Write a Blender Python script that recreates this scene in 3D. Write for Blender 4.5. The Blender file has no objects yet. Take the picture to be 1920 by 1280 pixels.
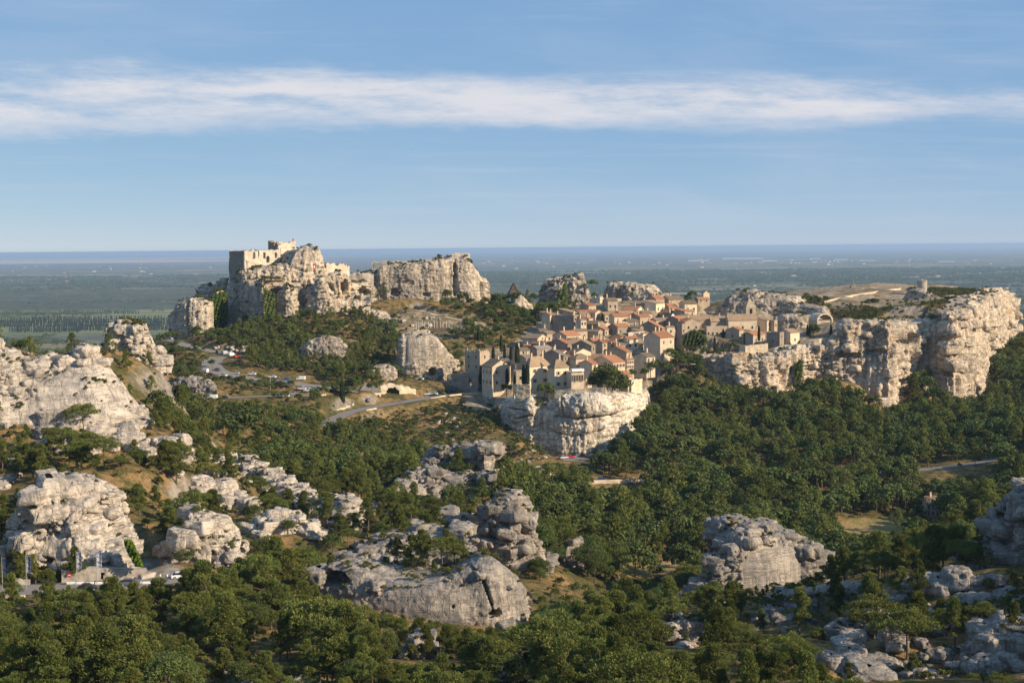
import bpy, math, random
import numpy as np
from mathutils import Matrix, Vector
random.seed(7); RNG = np.random.default_rng(7)
S = bpy.context.scene; COL = S.collection
R = math.radians
# ---------------------------------------------------------------- camera, sky, sun, exposure
CZ = 245.0                       # camera altitude (m); the plain lies at PLAIN
PLAIN = 5.0
F = 2667.0; PITCH = R(3.76); ROLL = R(0.55)
fwd = np.array([0, math.cos(PITCH), -math.sin(PITCH)])
r0 = np.array([1.0, 0, 0]); u0 = np.array([0, math.sin(PITCH), math.cos(PITCH)])
rt = math.cos(ROLL)*r0 - math.sin(ROLL)*u0
up = math.sin(ROLL)*r0 + math.cos(ROLL)*u0
cd = bpy.data.cameras.new('camera'); cam = bpy.data.objects.new('camera', cd); COL.objects.link(cam)
cd.lens = 50.0; cd.sensor_width = 36.0; cd.clip_start = 1.0; cd.clip_end = 400000.0
M = Matrix(((rt[0], up[0], -fwd[0], 0), (rt[1], up[1], -fwd[1], 0), (rt[2], up[2], -fwd[2], CZ), (0, 0, 0, 1)))
cam.matrix_world = M; S.camera = cam

SUN_AZ, SUN_EL = R(117), R(26)   # azimuth clockwise from +Y (view direction)
sd = bpy.data.lights.new('sun', 'SUN'); sun = bpy.data.objects.new('sun', sd); COL.objects.link(sun)
sd.energy = 4.9; sd.angle = R(0.53); sd.color = (1.0, 0.82, 0.60)
sv = Vector((math.sin(SUN_AZ)*math.cos(SUN_EL), math.cos(SUN_AZ)*math.cos(SUN_EL), math.sin(SUN_EL)))
sun.rotation_euler = sv.to_track_quat('Z', 'Y').to_euler(); sun.location = (300, -200, 600)

W = bpy.data.worlds.new('World'); S.world = W; W.use_nodes = True
def build_world():
    nt = W.node_tree; N = nt.nodes; L = nt.links; N.clear()
    def nd(t, **k):
        n = N.new(t)
        for a, v in k.items(): setattr(n, a, v)
        return n
    def m(op, a, b=None, c=None):
        n = nd('ShaderNodeMath', operation=op)
        for i, v in enumerate((a, b, c)):
            if v is None: continue
            if isinstance(v, (int, float)): n.inputs[i].default_value = v
            else: L.new(v, n.inputs[i])
        return n.outputs[0]
    sky = nd('ShaderNodeTexSky', sky_type='NISHITA'); sky.sun_disc = False
    sky.sun_elevation = SUN_EL; sky.sun_rotation = SUN_AZ; sky.altitude = 250
    sky.air_density = 0.5; sky.dust_density = 0.0; sky.ozone_density = 6.0
    bg = nd('ShaderNodeBackground'); bg.inputs[1].default_value = 0.108
    vm = nd('ShaderNodeVectorMath', operation='MULTIPLY_ADD'); L.new(sky.outputs[0], vm.inputs[0])   # white balance of the sky light
    vm.inputs[1].default_value = (0.56, 0.31, 0.10); vm.inputs[2].default_value = (0.105/0.108, 0.218/0.108, 0.415/0.108)
    L.new(vm.outputs[0], bg.inputs[0])
    tc = nd('ShaderNodeTexCoord'); sp = nd('ShaderNodeSeparateXYZ'); L.new(tc.outputs['Generated'], sp.inputs[0])
    x, y, z = sp.outputs
    ys = m('MAXIMUM', y, 0.05)
    a = m('DIVIDE', x, ys); e = m('DIVIDE', z, ys)       # tangent azimuth and elevation
    # gentle warp
    cw = nd('ShaderNodeCombineXYZ'); L.new(m('MULTIPLY', a, 5.0), cw.inputs[0]); L.new(m('MULTIPLY', e, 22.0), cw.inputs[1])
    nw = nd('ShaderNodeTexNoise'); nw.inputs['Scale'].default_value = 1.0; nw.inputs['Detail'].default_value = 3; L.new(cw.outputs[0], nw.inputs['Vector'])
    warp = m('SUBTRACT', nw.outputs[0], 0.5)
    def noise(sx, sy, scale, det, rough, off):
        c = nd('ShaderNodeCombineXYZ')
        L.new(m('MULTIPLY', a, sx), c.inputs[0])
        L.new(m('ADD', m('MULTIPLY', e, sy), m('ADD', m('MULTIPLY', warp, 0.7), m('MULTIPLY', a, 1.2))), c.inputs[1]); c.inputs[2].default_value = off
        n = nd('ShaderNodeTexNoise'); n.inputs['Scale'].default_value = scale; n.inputs['Detail'].default_value = det; n.inputs['Roughness'].default_value = rough
        L.new(c.outputs[0], n.inputs['Vector']); return n.outputs[0]
    # upper and lower edge of the cloud bank as curves over azimuth
    def curve(pts, src):
        r = nd('ShaderNodeValToRGB'); r.color_ramp.interpolation = 'B_SPLINE' if False else 'EASE'
        el = r.color_ramp.elements
        pts = [((px-960)/2667/0.8+0.5, (458-py)/2667*6) for px, py in pts]
        el[0].position = pts[0][0]; el[0].color = (pts[0][1],)*3+(1,)
        el[1].position = pts[-1][0]; el[1].color = (pts[-1][1],)*3+(1,)
        for p, v in pts[1:-1]:
            q = el.new(p); q.color = (v, v, v, 1)
        L.new(m('ADD', m('DIVIDE', src, 0.8), 0.5), r.inputs[0])
        return m('DIVIDE', r.outputs[0], 6.0)
    top = curve([(-100, 118), (200, 118), (520, 128), (760, 140), (960, 160), (1200, 162), (1420, 158), (1600, 176), (1800, 184), (2000, 192)], a)
    bot = curve([(-100, 246), (100, 246), (400, 240), (700, 236), (960, 240), (1200, 246), (1380, 256), (1560, 248), (1750, 226), (2000, 236)], a)
    n1 = noise(6, 34, 1.0, 10, 0.68, 1.3); n2 = noise(16, 80, 1.0, 9, 0.70, 4.1)
    tt = m('ADD', top, m('MULTIPLY', m('SUBTRACT', n1, 0.5), 0.045)); bb = m('ADD', bot, m('MULTIPLY', m('SUBTRACT', n2, 0.5), 0.03))
    def sstep(v, lo, hi):
        n = nd('ShaderNodeMapRange', interpolation_type='SMOOTHSTEP'); L.new(v, n.inputs[0]); n.inputs[1].default_value = lo; n.inputs[2].default_value = hi; return n.outputs[0]
    mt = sstep(m('SUBTRACT', tt, e), -0.012, 0.014); mb = sstep(m('SUBTRACT', e, bb), -0.004, 0.014)
    dens = m('MULTIPLY', m('MULTIPLY', mt, mb), m('ADD', 0.12, m('MULTIPLY', sstep(m('ADD', m('MULTIPLY', n1, 0.6), m('MULTIPLY', n2, 0.4)), 0.32, 0.60), 0.88)))
    veil = m('MULTIPLY', sstep(noise(3, 14, 1.0, 6, 0.6, 8.8), 0.42, 0.75), 0.16)
    lowband = m('MULTIPLY', sstep(noise(5, 120, 1.0, 5, 0.6, 2.8), 0.5, 0.75), 0.10)
    fac = m('MINIMUM', m('ADD', m('MULTIPLY', dens, 0.90), m('ADD', veil, lowband)), 0.92)
    fac = m('MULTIPLY', fac, sstep(z, 0.002, 0.03))
    # one far small cumulus puff near the right
    b2 = nd('ShaderNodeBackground'); b2.inputs[0].default_value = (0.87, 0.86, 0.90, 1); b2.inputs[1].default_value = 0.63
    mx = nd('ShaderNodeMixShader'); L.new(fac, mx.inputs[0]); L.new(bg.outputs[0], mx.inputs[1]); L.new(b2.outputs[0], mx.inputs[2])
    out = nd('ShaderNodeOutputWorld'); L.new(mx.outputs[0], out.inputs[0])
build_world()
S.view_settings.view_transform = 'Standard'; S.view_settings.look = 'None'; S.view_settings.gamma = 1
S.view_settings.use_curve_mapping = False; S.view_settings.exposure = 0.50
S.cycles.max_bounces = 6; S.cycles.diffuse_bounces = 3; S.cycles.glossy_bounces = 2; S.cycles.transmission_bounces = 3; S.cycles.volume_bounces = 0
S.cycles.transparent_max_bounces = 8

# ---------------------------------------------------------------- pixel <-> world (photo pixels, 1920 x 1280)
def P(px, py, D):
    px = np.asarray(px, float); py = np.asarray(py, float); D = np.asarray(D, float)
    d = F*fwd + np.multiply.outer(px-960, rt) - np.multiply.outer(py-640, up)
    k = D/d[..., 1]
    p = d*k[..., None]; p[..., 2] += CZ
    return p
def proj(p):
    q = np.asarray(p, float) - np.array([0, 0, CZ]); w = q@fwd
    w = np.where(np.abs(w) < 1e-3, 1e-3, w)
    return 960+F*(q@rt)/w, 640-F*(q@up)/w, w

# ---------------------------------------------------------------- numpy noise
_perm = np.random.default_rng(3).integers(0, 2**31, 4096).astype(np.int64)
def _h(i, j, k):
    a = _perm[(i + 57*j + 1013*k) & 4095]
    return _perm[(a + j*31 + k*7 + i*3) & 4095]
_G = np.random.default_rng(5).normal(size=(256, 3)); _G /= np.linalg.norm(_G, axis=1)[:, None]
def perlin(p):
    p = np.asarray(p, float); f0 = np.floor(p); f = p-f0; i = f0.astype(np.int64)
    u = f*f*f*(f*(f*6-15)+10); r = 0
    for dx in (0, 1):
        wx = u[:, 0] if dx else 1-u[:, 0]
        for dy in (0, 1):
            wy = u[:, 1] if dy else 1-u[:, 1]
            for dz in (0, 1):
                wz = u[:, 2] if dz else 1-u[:, 2]
                g = _G[_h(i[:, 0]+dx, i[:, 1]+dy, i[:, 2]+dz) & 255]
                r = r + wx*wy*wz*((f-np.array([dx, dy, dz]))*g).sum(1)
    return r*1.5
def fbm(p, n=4, g=0.5):
    r = 0; a = 1
    for k in range(n): r = r + a*perlin(p*2**k+k*17.3); a *= g
    return r
def worley(p):
    """F1, F2 and a value per cell"""
    p = np.asarray(p, float); i0 = np.floor(p).astype(np.int64)
    f1 = np.full(len(p), 9.0); f2 = f1.copy(); cid = np.zeros(len(p))
    for dx in (-1, 0, 1):
        for dy in (-1, 0, 1):
            for dz in (-1, 0, 1):
                c = i0+np.array([dx, dy, dz]); h = _h(c[:, 0], c[:, 1], c[:, 2])
                q = c+np.stack([(h & 1023)/1023., ((h >> 10) & 1023)/1023., ((h >> 20) & 1023)/1023.], 1)*0.9
                d = np.sqrt(((q-p)**2).sum(1)); n = d < f1
                f2 = np.where(n, f1, np.minimum(f2, d)); cid = np.where(n, (h % 997)/997., cid); f1 = np.where(n, d, f1)
    return f1, f2, cid
def sst(x, a, b):
    t = np.clip((x-a)/(b-a), 0, 1); return t*t*(3-2*t)

# ---------------------------------------------------------------- object helpers
def meta(o, label=None, cat=None, group=None, kind=None):
    if label: o['label'] = label
    if cat: o['category'] = cat
    if group: o['group'] = group
    if kind: o['kind'] = kind
    return o
def link(name, me, mats, parent=None, loc=None):
    o = bpy.data.objects.new(name, me); COL.objects.link(o)
    if parent: o.parent = parent
    if loc is not None: o.location = loc
    for m_ in (mats if isinstance(mats, (list, tuple)) else [mats]):
        if me and m_ and len(me.materials) < (len(mats) if isinstance(mats, (list, tuple)) else 1): me.materials.append(m_)
    return o
def npmesh(name, v, faces, smooth=True, mi=None):
    """faces: int array (n,3) or (n,4)"""
    v = np.asarray(v, np.float32); faces = np.asarray(faces, np.int32); n, k = faces.shape
    me = bpy.data.meshes.new(name); me.vertices.add(len(v)); me.vertices.foreach_set('co', v.ravel())
    me.loops.add(n*k); me.loops.foreach_set('vertex_index', faces.ravel())
    me.polygons.add(n); me.polygons.foreach_set('loop_start', np.arange(n, dtype=np.int32)*k)
    me.polygons.foreach_set('loop_total', np.full(n, k, np.int32))
    me.polygons.foreach_set('use_smooth', np.full(n, smooth))
    if mi is not None: me.polygons.foreach_set('material_index', np.asarray(mi, np.int32))
    me.update(calc_edges=True); return me
def gridfaces(nu, nv):
    i = np.arange(nu-1)[:, None]*nv+np.arange(nv-1)[None, :]
    return np.stack([i, i+nv, i+nv+1, i+1], -1).reshape(-1, 4)
def empty(name, loc, rz=0, **k):
    o = bpy.data.objects.new(name, None); COL.objects.link(o); o.location = loc; o.rotation_euler = (0, 0, rz)
    o.empty_display_size = 0.5
    return meta(o, **k)

# ---------------------------------------------------------------- materials
def mat(name):
    m = bpy.data.materials.new(name); m.use_nodes = True; nt = m.node_tree; nt.nodes.clear()
    class K: pass
    k = K(); k.m = m; k.nt = nt
    def nd(t, **a):
        n = nt.nodes.new(t)
        for x, v in a.items(): setattr(n, x, v)
        return n
    def put(n, i, v):
        if hasattr(v, 'links') or isinstance(v, bpy.types.NodeSocket): nt.links.new(v, n.inputs[i])
        else:
            if isinstance(v, (tuple, list)) and len(v) == 3 and n.inputs[i].type == 'RGBA': v = (*v, 1)
            n.inputs[i].default_value = v
    k.nd = nd; k.put = put
    def math_(op, a, b=0.0, clamp=False):
        n = nd('ShaderNodeMath', operation=op); n.use_clamp = clamp; put(n, 0, a); put(n, 1, b); return n.outputs[0]
    k.math = math_
    k.coord = nd('ShaderNodeTexCoord'); k.geo = nd('ShaderNodeNewGeometry')
    def mapping(src, sc, loc=(0, 0, 0), rot=(0, 0, 0)):
        n = nd('ShaderNodeMapping'); put(n, 0, src); n.inputs['Scale'].default_value = sc; n.inputs['Location'].default_value = loc; n.inputs['Rotation'].default_value = rot; return n.outputs[0]
    k.map = mapping
    def noise(vec, scale, det=4, rough=0.5, dist=0.0):
        n = nd('ShaderNodeTexNoise'); put(n, 'Vector', vec); n.inputs['Scale'].default_value = scale; n.inputs['Detail'].default_value = det; n.inputs['Roughness'].default_value = rough; n.inputs['Distortion'].default_value = dist; return n.outputs[0]
    k.noise = noise
    def step(v, a, b, c=0.0, d=1.0):
        n = nd('ShaderNodeMapRange', interpolation_type='SMOOTHSTEP'); put(n, 0, v); n.inputs[1].default_value = a; n.inputs[2].default_value = b; n.inputs[3].default_value = c; n.inputs[4].default_value = d; return n.outputs[0]
    k.step = step
    def mix(f, a, b, mode='MIX'):
        n = nd('ShaderNodeMix', data_type='RGBA', blend_type=mode); put(n, 0, f); put(n, 6, a); put(n, 7, b); return n.outputs[2]
    k.mix = mix
    def bump(h, dist, strength=1.0, nrm=None):
        n = nd('ShaderNodeBump'); put(n, 'Height', h); n.inputs['Distance'].default_value = dist; n.inputs['Strength'].default_value = strength
        if nrm is not None: put(n, 'Normal', nrm)
        return n.outputs[0]
    k.bump = bump
    def done(col, rough=0.9, nrm=None, spec=0.2, metal=0.0, emis=None, es=0):
        b = nd('ShaderNodeBsdfPrincipled'); put(b, 'Base Color', col); put(b, 'Roughness', rough); b.inputs['Specular IOR Level'].default_value = spec; b.inputs['Metallic'].default_value = metal
        if nrm is not None: put(b, 'Normal', nrm)
        if emis: put(b, 'Emission Color', emis); b.inputs['Emission Strength'].default_value = es
        o = nd('ShaderNodeOutputMaterial'); nt.links.new(b.outputs[0], o.inputs[0]); k.bsdf = b; return m
    k.done = done
    return k

def rock_mat(name, light=(0.50, 0.45, 0.38), grey=(0.27, 0.255, 0.235), warm=(0.50, 0.33, 0.17), gshift=0.0, wamt=0.5, sc=1.0, bamp=1.0):
    k = mat(name); pos = k.geo.outputs['Position']
    big = k.noise(pos, 0.035*sc, 5, 0.6, 0.5)
    mid = k.noise(pos, 0.25*sc, 6, 0.65)
    fine = k.noise(pos, 1.6*sc, 5, 0.7)
    streak = k.noise(k.map(pos, (0.55*sc, 0.55*sc, 0.035*sc)), 1.0, 5, 0.65, 0.3)
    strat = k.noise(k.map(pos, (0.03*sc, 0.03*sc, 0.9*sc)), 1.0, 4, 0.6, 0.2)
    g = k.math('ADD', k.math('MULTIPLY', big, 0.9), k.math('ADD', k.math('MULTIPLY', streak, 0.8), k.math('MULTIPLY', mid, 0.5)))
    c = k.mix(k.step(g, 0.95-gshift, 1.30-gshift), light, grey)
    w = k.math('ADD', k.math('MULTIPLY', k.noise(k.map(pos, (1, 1, 1), (40, 9, 3)), 0.045*sc, 5, 0.6, 1.0), 1.0), k.math('MULTIPLY', strat, 0.5))
    c = k.mix(k.math('MULTIPLY', k.step(w, 0.80, 1.0), wamt), c, warm)
    c = k.mix(k.step(fine, 0.56, 0.75, 0, 0.45), c, (0.13, 0.12, 0.105))
    c = k.mix(k.step(k.noise(pos, 0.9*sc, 3, 0.6), 0.62, 0.72, 0, 0.35), c, (0.62, 0.57, 0.50))
    # dark lichen on upward faces
    nz = k.nd('ShaderNodeSeparateXYZ'); k.put(nz, 0, k.geo.outputs['Normal'])
    li = k.math('MULTIPLY', k.step(nz.outputs[2], 0.55, 0.95), k.step(mid, 0.42, 0.62, 0, 0.45))
    c = k.mix(li, c, (0.17, 0.155, 0.125))
    c1 = k.noise(k.map(pos, (0.22*sc, 0.22*sc, 0.07*sc)), 1.0, 5, 0.6, 0.4); c2 = k.noise(k.map(pos, (0.06*sc, 0.06*sc, 0.42*sc), (7, 3, 1)), 1.0, 5, 0.6, 0.3)
    ab = lambda v: k.math('ABSOLUTE', k.math('SUBTRACT', v, 0.5))
    crack = k.math('MINIMUM', k.step(ab(c1), 0.004, 0.022), k.step(ab(c2), 0.003, 0.02))
    c = k.mix(k.math('MULTIPLY', k.math('SUBTRACT', 1.0, crack), 0.5), c, (0.12, 0.11, 0.095))
    h = k.math('ADD', k.math('ADD', k.math('MULTIPLY', fine, 0.5), k.math('MULTIPLY', mid, 1.3)), k.math('ADD', k.math('MULTIPLY', crack, 0.25), k.math('ADD', k.math('MULTIPLY', strat, 0.55), k.math('MULTIPLY', streak, 0.9))))
    n = k.bump(h, 1.0*bamp/sc, 0.75)
    return k.done(c, 0.95, n, 0.1)
def plain_mat(name, col, rough=0.8, var=0.12, nscale=3.0, spec=0.3, metal=0.0, bump=0.0):
    k = mat(name); pos = k.coord.outputs['Object']
    n = k.noise(pos, nscale, 4, 0.6)
    c = k.mix(k.math('MULTIPLY', n, var*2), col, tuple(x*0.55 for x in col))
    return k.done(c, rough, k.bump(n, bump) if bump else None, spec, metal)
def leaf_mat(name, a, b, trans=0.25, dead=None):
    k = mat(name); oi = k.nd('ShaderNodeObjectInfo')
    n = k.noise(k.geo.outputs['Position'], 0.9, 3, 0.6)
    c = k.mix(k.step(n, 0.3, 0.7), a, b)
    hs = k.nd('ShaderNodeHueSaturation'); k.put(hs, 'Color', c)
    k.put(hs, 'Hue', k.math('ADD', 0.456, k.math('MULTIPLY', k.noise(k.map(oi.outputs['Location'], (1, 1, 1)), 0.41, 2), 0.075)))
    k.put(hs, 'Value', k.math('ADD', 0.42, k.math('ADD', k.math('MULTIPLY', k.noise(k.map(oi.outputs['Location'], (1, 1, 1)), 0.05, 2), 0.95), k.math('MULTIPLY', oi.outputs['Random'], 0.65))))
    hs.inputs['Saturation'].default_value = 1.0
    d = k.nd('ShaderNodeBsdfDiffuse'); k.put(d, 'Color', hs.outputs[0])
    t = k.nd('ShaderNodeBsdfTranslucent'); k.put(t, 'Color', hs.outputs[0])
    mx = k.nd('ShaderNodeMixShader'); mx.inputs[0].default_value = trans
    k.nt.links.new(d.outputs[0], mx.inputs[1]); k.nt.links.new(t.outputs[0], mx.inputs[2])
    o = k.nd('ShaderNodeOutputMaterial'); k.nt.links.new(mx.outputs[0], o.inputs[0]); return k.m

MR = {}
MR['cliff'] = rock_mat('cliff_limestone', (0.66, 0.545, 0.41), (0.36, 0.31, 0.26), (0.52, 0.33, 0.16), -0.08, 0.6, 0.7, 1.2)
MR['castle'] = rock_mat('castle_limestone', (0.62, 0.52, 0.395), (0.33, 0.29, 0.245), (0.52, 0.36, 0.19), -0.03, 0.6, 0.8, 1.1)
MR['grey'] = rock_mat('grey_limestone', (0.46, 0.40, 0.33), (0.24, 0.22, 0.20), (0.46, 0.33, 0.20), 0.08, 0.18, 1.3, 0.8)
MR['slab'] = rock_mat('white_limestone', (0.58, 0.505, 0.415), (0.34, 0.305, 0.265), (0.50, 0.38, 0.25), 0.0, 0.2, 1.1, 0.8)
MR['white'] = rock_mat('fresh_limestone', (0.72, 0.64, 0.52), (0.46, 0.40, 0.335), (0.60, 0.40, 0.20), -0.12, 0.6, 0.7, 1.0)
# ---------------------------------------------------------------- terrain control points
CP = []                                   # world control points of the ground
def g(px, py, D):
    CP.append(P(px, py, D))
def gw(x, y, dz): CP.append(np.array([x, y, CZ+dz]))
# bottom foreground
for px, py, D in [(-100, 1290, 200), (200, 1295, 200), (480, 1300, 200), (750, 1290, 205), (960, 1290, 210), (1200, 1290, 205), (1440, 1280, 200), (1700, 1270, 195), (1920, 1250, 190), (2050, 1240, 185),
        (-60, 1230, 245), (300, 1225, 245), (600, 1230, 245), (800, 1235, 260), (1000, 1225, 260), (1240, 1215, 255), (1500, 1200, 240), (1700, 1190, 228), (1900, 1170, 225),
        (300, 1160, 280), (480, 1165, 283), (600, 1195, 275), (1150, 1170, 310), (1330, 1150, 300), (1500, 1120, 290), (1640, 1095, 280), (1760, 1075, 270), (1880, 1060, 262),
        (-50, 1112, 285), (60, 1108, 287), (150, 1103, 289), (230, 1098, 291), (290, 1092, 293), (320, 1085, 297), (400, 1095, 300), (520, 1130, 300), (575, 1150, 300),
        (300, 1058, 312), (345, 1050, 316), (300, 1020, 335), (560, 1110, 320),
        (0, 960, 350), (150, 880, 365), (250, 860, 375), (330, 860, 380), (0, 880, 380), (200, 830, 400), (330, 830, 405), (-80, 850, 390),
        (380, 985, 350), (450, 1020, 345), (500, 1010, 350), (560, 1020, 350), (430, 870, 420), (400, 845, 440), (320, 800, 430), (700, 1000, 368), (650, 1020, 355), (700, 1060, 332),
        (560, 905, 440), (640, 930, 420), (700, 940, 420), (660, 900, 470), (720, 905, 460), (800, 1000, 375), (860, 990, 380), (1080, 1100, 350), (1030, 1160, 320),
        (1060, 1060, 400), (1100, 1130, 370), (1200, 1120, 390)]: g(px, py, D)
# left ridge and its back side; unseen right hill raised to shade lower right
for px, py, D in [(-80, 620, 440), (0, 640, 450), (60, 665, 455), (120, 670, 458), (200, 655, 465), (235, 670, 465), (280, 700, 470), (310, 700, 480), (-80, 700, 430), (0, 790, 410), (100, 800, 410), (200, 808, 406), (280, 802, 416), (310, 780, 432), (370, 840, 440)]: g(px, py, D)
for x, y, dz in [(-170, 520, -80), (-130, 560, -78), (-100, 540, -85), (-300, 520, -60), (-400, 480, -40), (-250, 650, -110), (-400, 700, -130), (-260, 800, -130), (-350, 1000, -200), (-520, 900, -190), (-520, 500, -50), (-520, 250, -30), (-300, 300, -40), (-300, 150, -30), (-150, 150, -48), (0, 120, -54), (120, 130, -48), (60, 130, -56), (90, 165, -60), (250, 150, 14), (190, 130, 2), (200, 190, 4), (190, 240, -28), (150, 300, -48), (230, 330, -45), (330, 420, -60), (300, 220, 8), (420, 300, 0), (600, 200, 10), (600, 450, -60)]: gw(x, y, dz)
# ravine behind the left ridge, lower car parks, road
for px, py, D in [(300, 790, 500), (340, 800, 505), (400, 830, 510), (450, 842, 515), (500, 856, 520), (560, 856, 522), (610, 855, 525), (400, 870, 480), (520, 880, 480), (600, 880, 480), (680, 870, 520),
        (290, 748, 620), (340, 747, 622), (400, 748, 628), (470, 742, 640), (540, 752, 645), (590, 748, 650), (640, 742, 655), (300, 705, 640), (330, 700, 655), (380, 720, 660), (440, 718, 672), (500, 728, 672), (560, 738, 668), (620, 738, 668),
        (400, 700, 690), (440, 702, 695), (500, 705, 700), (560, 712, 700), (640, 735, 690), (400, 680, 720), (440, 672, 730), (470, 676, 730), (520, 680, 728), (420, 662, 745), (390, 668, 740), (350, 660, 745), (330, 645, 760),
        (310, 635, 790), (360, 632, 790), (420, 632, 780), (450, 640, 765), (470, 650, 755),
        (330, 790, 560), (400, 800, 565), (480, 795, 580), (560, 800, 590), (600, 790, 610), (660, 775, 640)]: g(px, py, D)
# road in front of the village
ROAD_A = [(600, 800, 610), (640, 778, 640), (680, 766, 655), (720, 760, 668), (760, 753, 680), (800, 746, 692), (840, 741, 702), (875, 738, 712), (905, 738, 716), (935, 736, 712)]
for q in ROAD_A: g(*q)
# castle slope
for px, py, D in [(480, 610, 800), (540, 600, 805), (600, 600, 800), (560, 640, 780), (620, 650, 770), (680, 660, 765), (640, 690, 740), (700, 700, 730), (560, 690, 735), (720, 730, 705), (780, 715, 720), (860, 718, 728),
        (640, 590, 815), (700, 620, 800), (660, 570, 860), (720, 560, 865), (780, 560, 865), (720, 585, 835), (780, 590, 830), (830, 590, 832), (860, 600, 830), (800, 620, 808), (850, 620, 800), (880, 640, 790), (870, 670, 775), (840, 570, 860), (900, 575, 860), (940, 580, 860),
        (930, 620, 815), (940, 660, 780), (900, 690, 745), (990, 560, 890), (1000, 590, 860), (990, 630, 815)]: g(px, py, D)
for x, y, dz in [(-90, 960, -60), (-20, 960, -60), (-150, 900, -70), (-170, 1000, -120), (-60, 1060, -110), (-240, 860, -110), (60, 1050, -80), (150, 1080, -70)]: gw(x, y, dz)
# slope under the road
for px, py, D in [(700, 800, 640), (760, 800, 645), (820, 800, 645), (880, 790, 655), (920, 770, 675), (700, 840, 600), (760, 850, 600), (820, 850, 605), (880, 860, 600), (940, 845, 615), (960, 815, 630), (1000, 845, 625), (920, 880, 585), (980, 878, 590), (1030, 872, 598)]: g(px, py, D)
# small car park under the front cliff and the lower road
ROAD_B = [(900, 905, 560), (960, 905, 570), (1040, 907, 577), (1120, 903, 585), (1200, 900, 590), (1300, 893, 592), (1400, 893, 594), (1450, 892, 596), (1560, 888, 600), (1660, 884, 603), (1740, 880, 606), (1820, 870, 607), (1880, 860, 606), (1960, 848, 600)]
for q in ROAD_B: g(*q)
for px, py, D in [(1045, 858, 622), (1080, 858, 624), (1120, 862, 620), (1060, 872, 605), (1110, 880, 600), (1180, 850, 650), (1250, 830, 680)]: g(px, py, D)
# village
for px, py, D in [(880, 705, 745), (930, 715, 725), (975, 725, 668), (1000, 720, 675), (1040, 728, 662), (1090, 728, 660), (1150, 728, 662), (1190, 726, 668), (960, 690, 715), (1040, 685, 720), (1120, 690, 715), (1200, 690, 715),
        (1000, 640, 790), (1060, 640, 785), (1130, 645, 775), (1200, 650, 765), (1260, 660, 755), (1060, 600, 835), (1130, 600, 835), (1200, 600, 835), (1280, 625, 800), (1350, 645, 785), (1300, 665, 755),
        (1100, 570, 880), (1180, 565, 885), (1250, 570, 880), (1330, 590, 860), (1400, 618, 810), (1480, 620, 800), (1540, 610, 800), (1420, 640, 788), (1050, 575, 880), (1300, 555, 900), (1420, 580, 860)]: g(px, py, D)
# wooded slope below the plateau
for px, py, D in [(1240, 720, 730), (1240, 760, 700), (1300, 730, 725), (1350, 770, 690), (1450, 770, 700), (1300, 820, 655), (1400, 840, 645), (1550, 800, 690), (1550, 850, 640), (1700, 820, 680), (1700, 850, 640), (1800, 800, 730), (1860, 740, 800), (1900, 700, 870), (1920, 680, 920), (1960, 660, 1000), (1900, 800, 700), (2000, 720, 800), (2050, 800, 660)]: g(px, py, D)
# valley floor and its fields
for px, py, D in [(1100, 950, 530), (1100, 1000, 480), (1200, 1060, 450), (1260, 1062, 450), (1200, 1090, 430), (1300, 1000, 500), (1250, 950, 540), (1400, 950, 540), (1450, 930, 560), (1560, 1000, 520), (1600, 985, 530), (1700, 978, 535), (1760, 975, 535), (1850, 950, 545), (1560, 960, 545), (1640, 935, 560), (1760, 920, 565), (1900, 920, 560), (1600, 1040, 470), (1700, 1050, 440), (1750, 1060, 400), (1300, 1130, 380), (1420, 1140, 370), (1560, 1110, 370), (1600, 1080, 400), (1980, 930, 500), (1000, 1000, 440), (980, 960, 480)]: g(px, py, D)
# plateau top
for px, py, D in [(1500, 555, 960), (1560, 575, 900), (1600, 590, 850), (1700, 590, 860), (1620, 560, 950), (1700, 565, 930), (1750, 560, 930), (1800, 570, 900), (1560, 545, 1030), (1650, 545, 1050), (1720, 545, 1050), (1850, 545, 1040), (1600, 538, 1120), (1700, 540, 1120), (1800, 538, 1150), (1880, 541, 1150), (1480, 560, 950)]: g(px, py, D)
for x, y, dz in [(150, 1250, -55), (250, 1280, -55), (400, 1280, -60), (500, 1200, -90), (520, 1000, -110), (480, 850, -100), (620, 1400, -160), (300, 1420, -180), (100, 1400, -160), (0, 1300, -190), (-200, 1300, -220), (-500, 1300, -238), (620, 700, -80), (620, 1000, -140), (300, 1500, -235), (-500, 1500, -240), (620, 1500, -235)]: gw(x, y, dz)

# ---------------------------------------------------------------- rock outcrops: (px, top, bottom, distance, thickness)
ROCKS = []
def rockdef(name, rows, label, group=None, **k): ROCKS.append((name, rows, label, group, k))
def _front(rows):
    rows = np.array(rows, float); p = P(rows[:, 0], rows[:, 2], rows[:, 3]); t = P(rows[:, 0], rows[:, 1], rows[:, 3])
    d = np.gradient(p[:, :2], axis=0); d /= np.linalg.norm(d, axis=1)[:, None]+1e-9
    n = np.stack([d[:, 1], -d[:, 0]], 1); return rows, p, t, n
def dens(rows, step=12.0):
    rows = np.array(rows, float); p = P(rows[:, 0], rows[:, 2], rows[:, 3]); s = np.r_[0, np.cumsum(np.linalg.norm(np.diff(p[:, :2], axis=0), axis=1))]
    q = np.linspace(0, s[-1], max(2, int(s[-1]/step)+1)); return np.stack([np.interp(q, s, rows[:, i]) for i in range(rows.shape[1])], 1)
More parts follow.
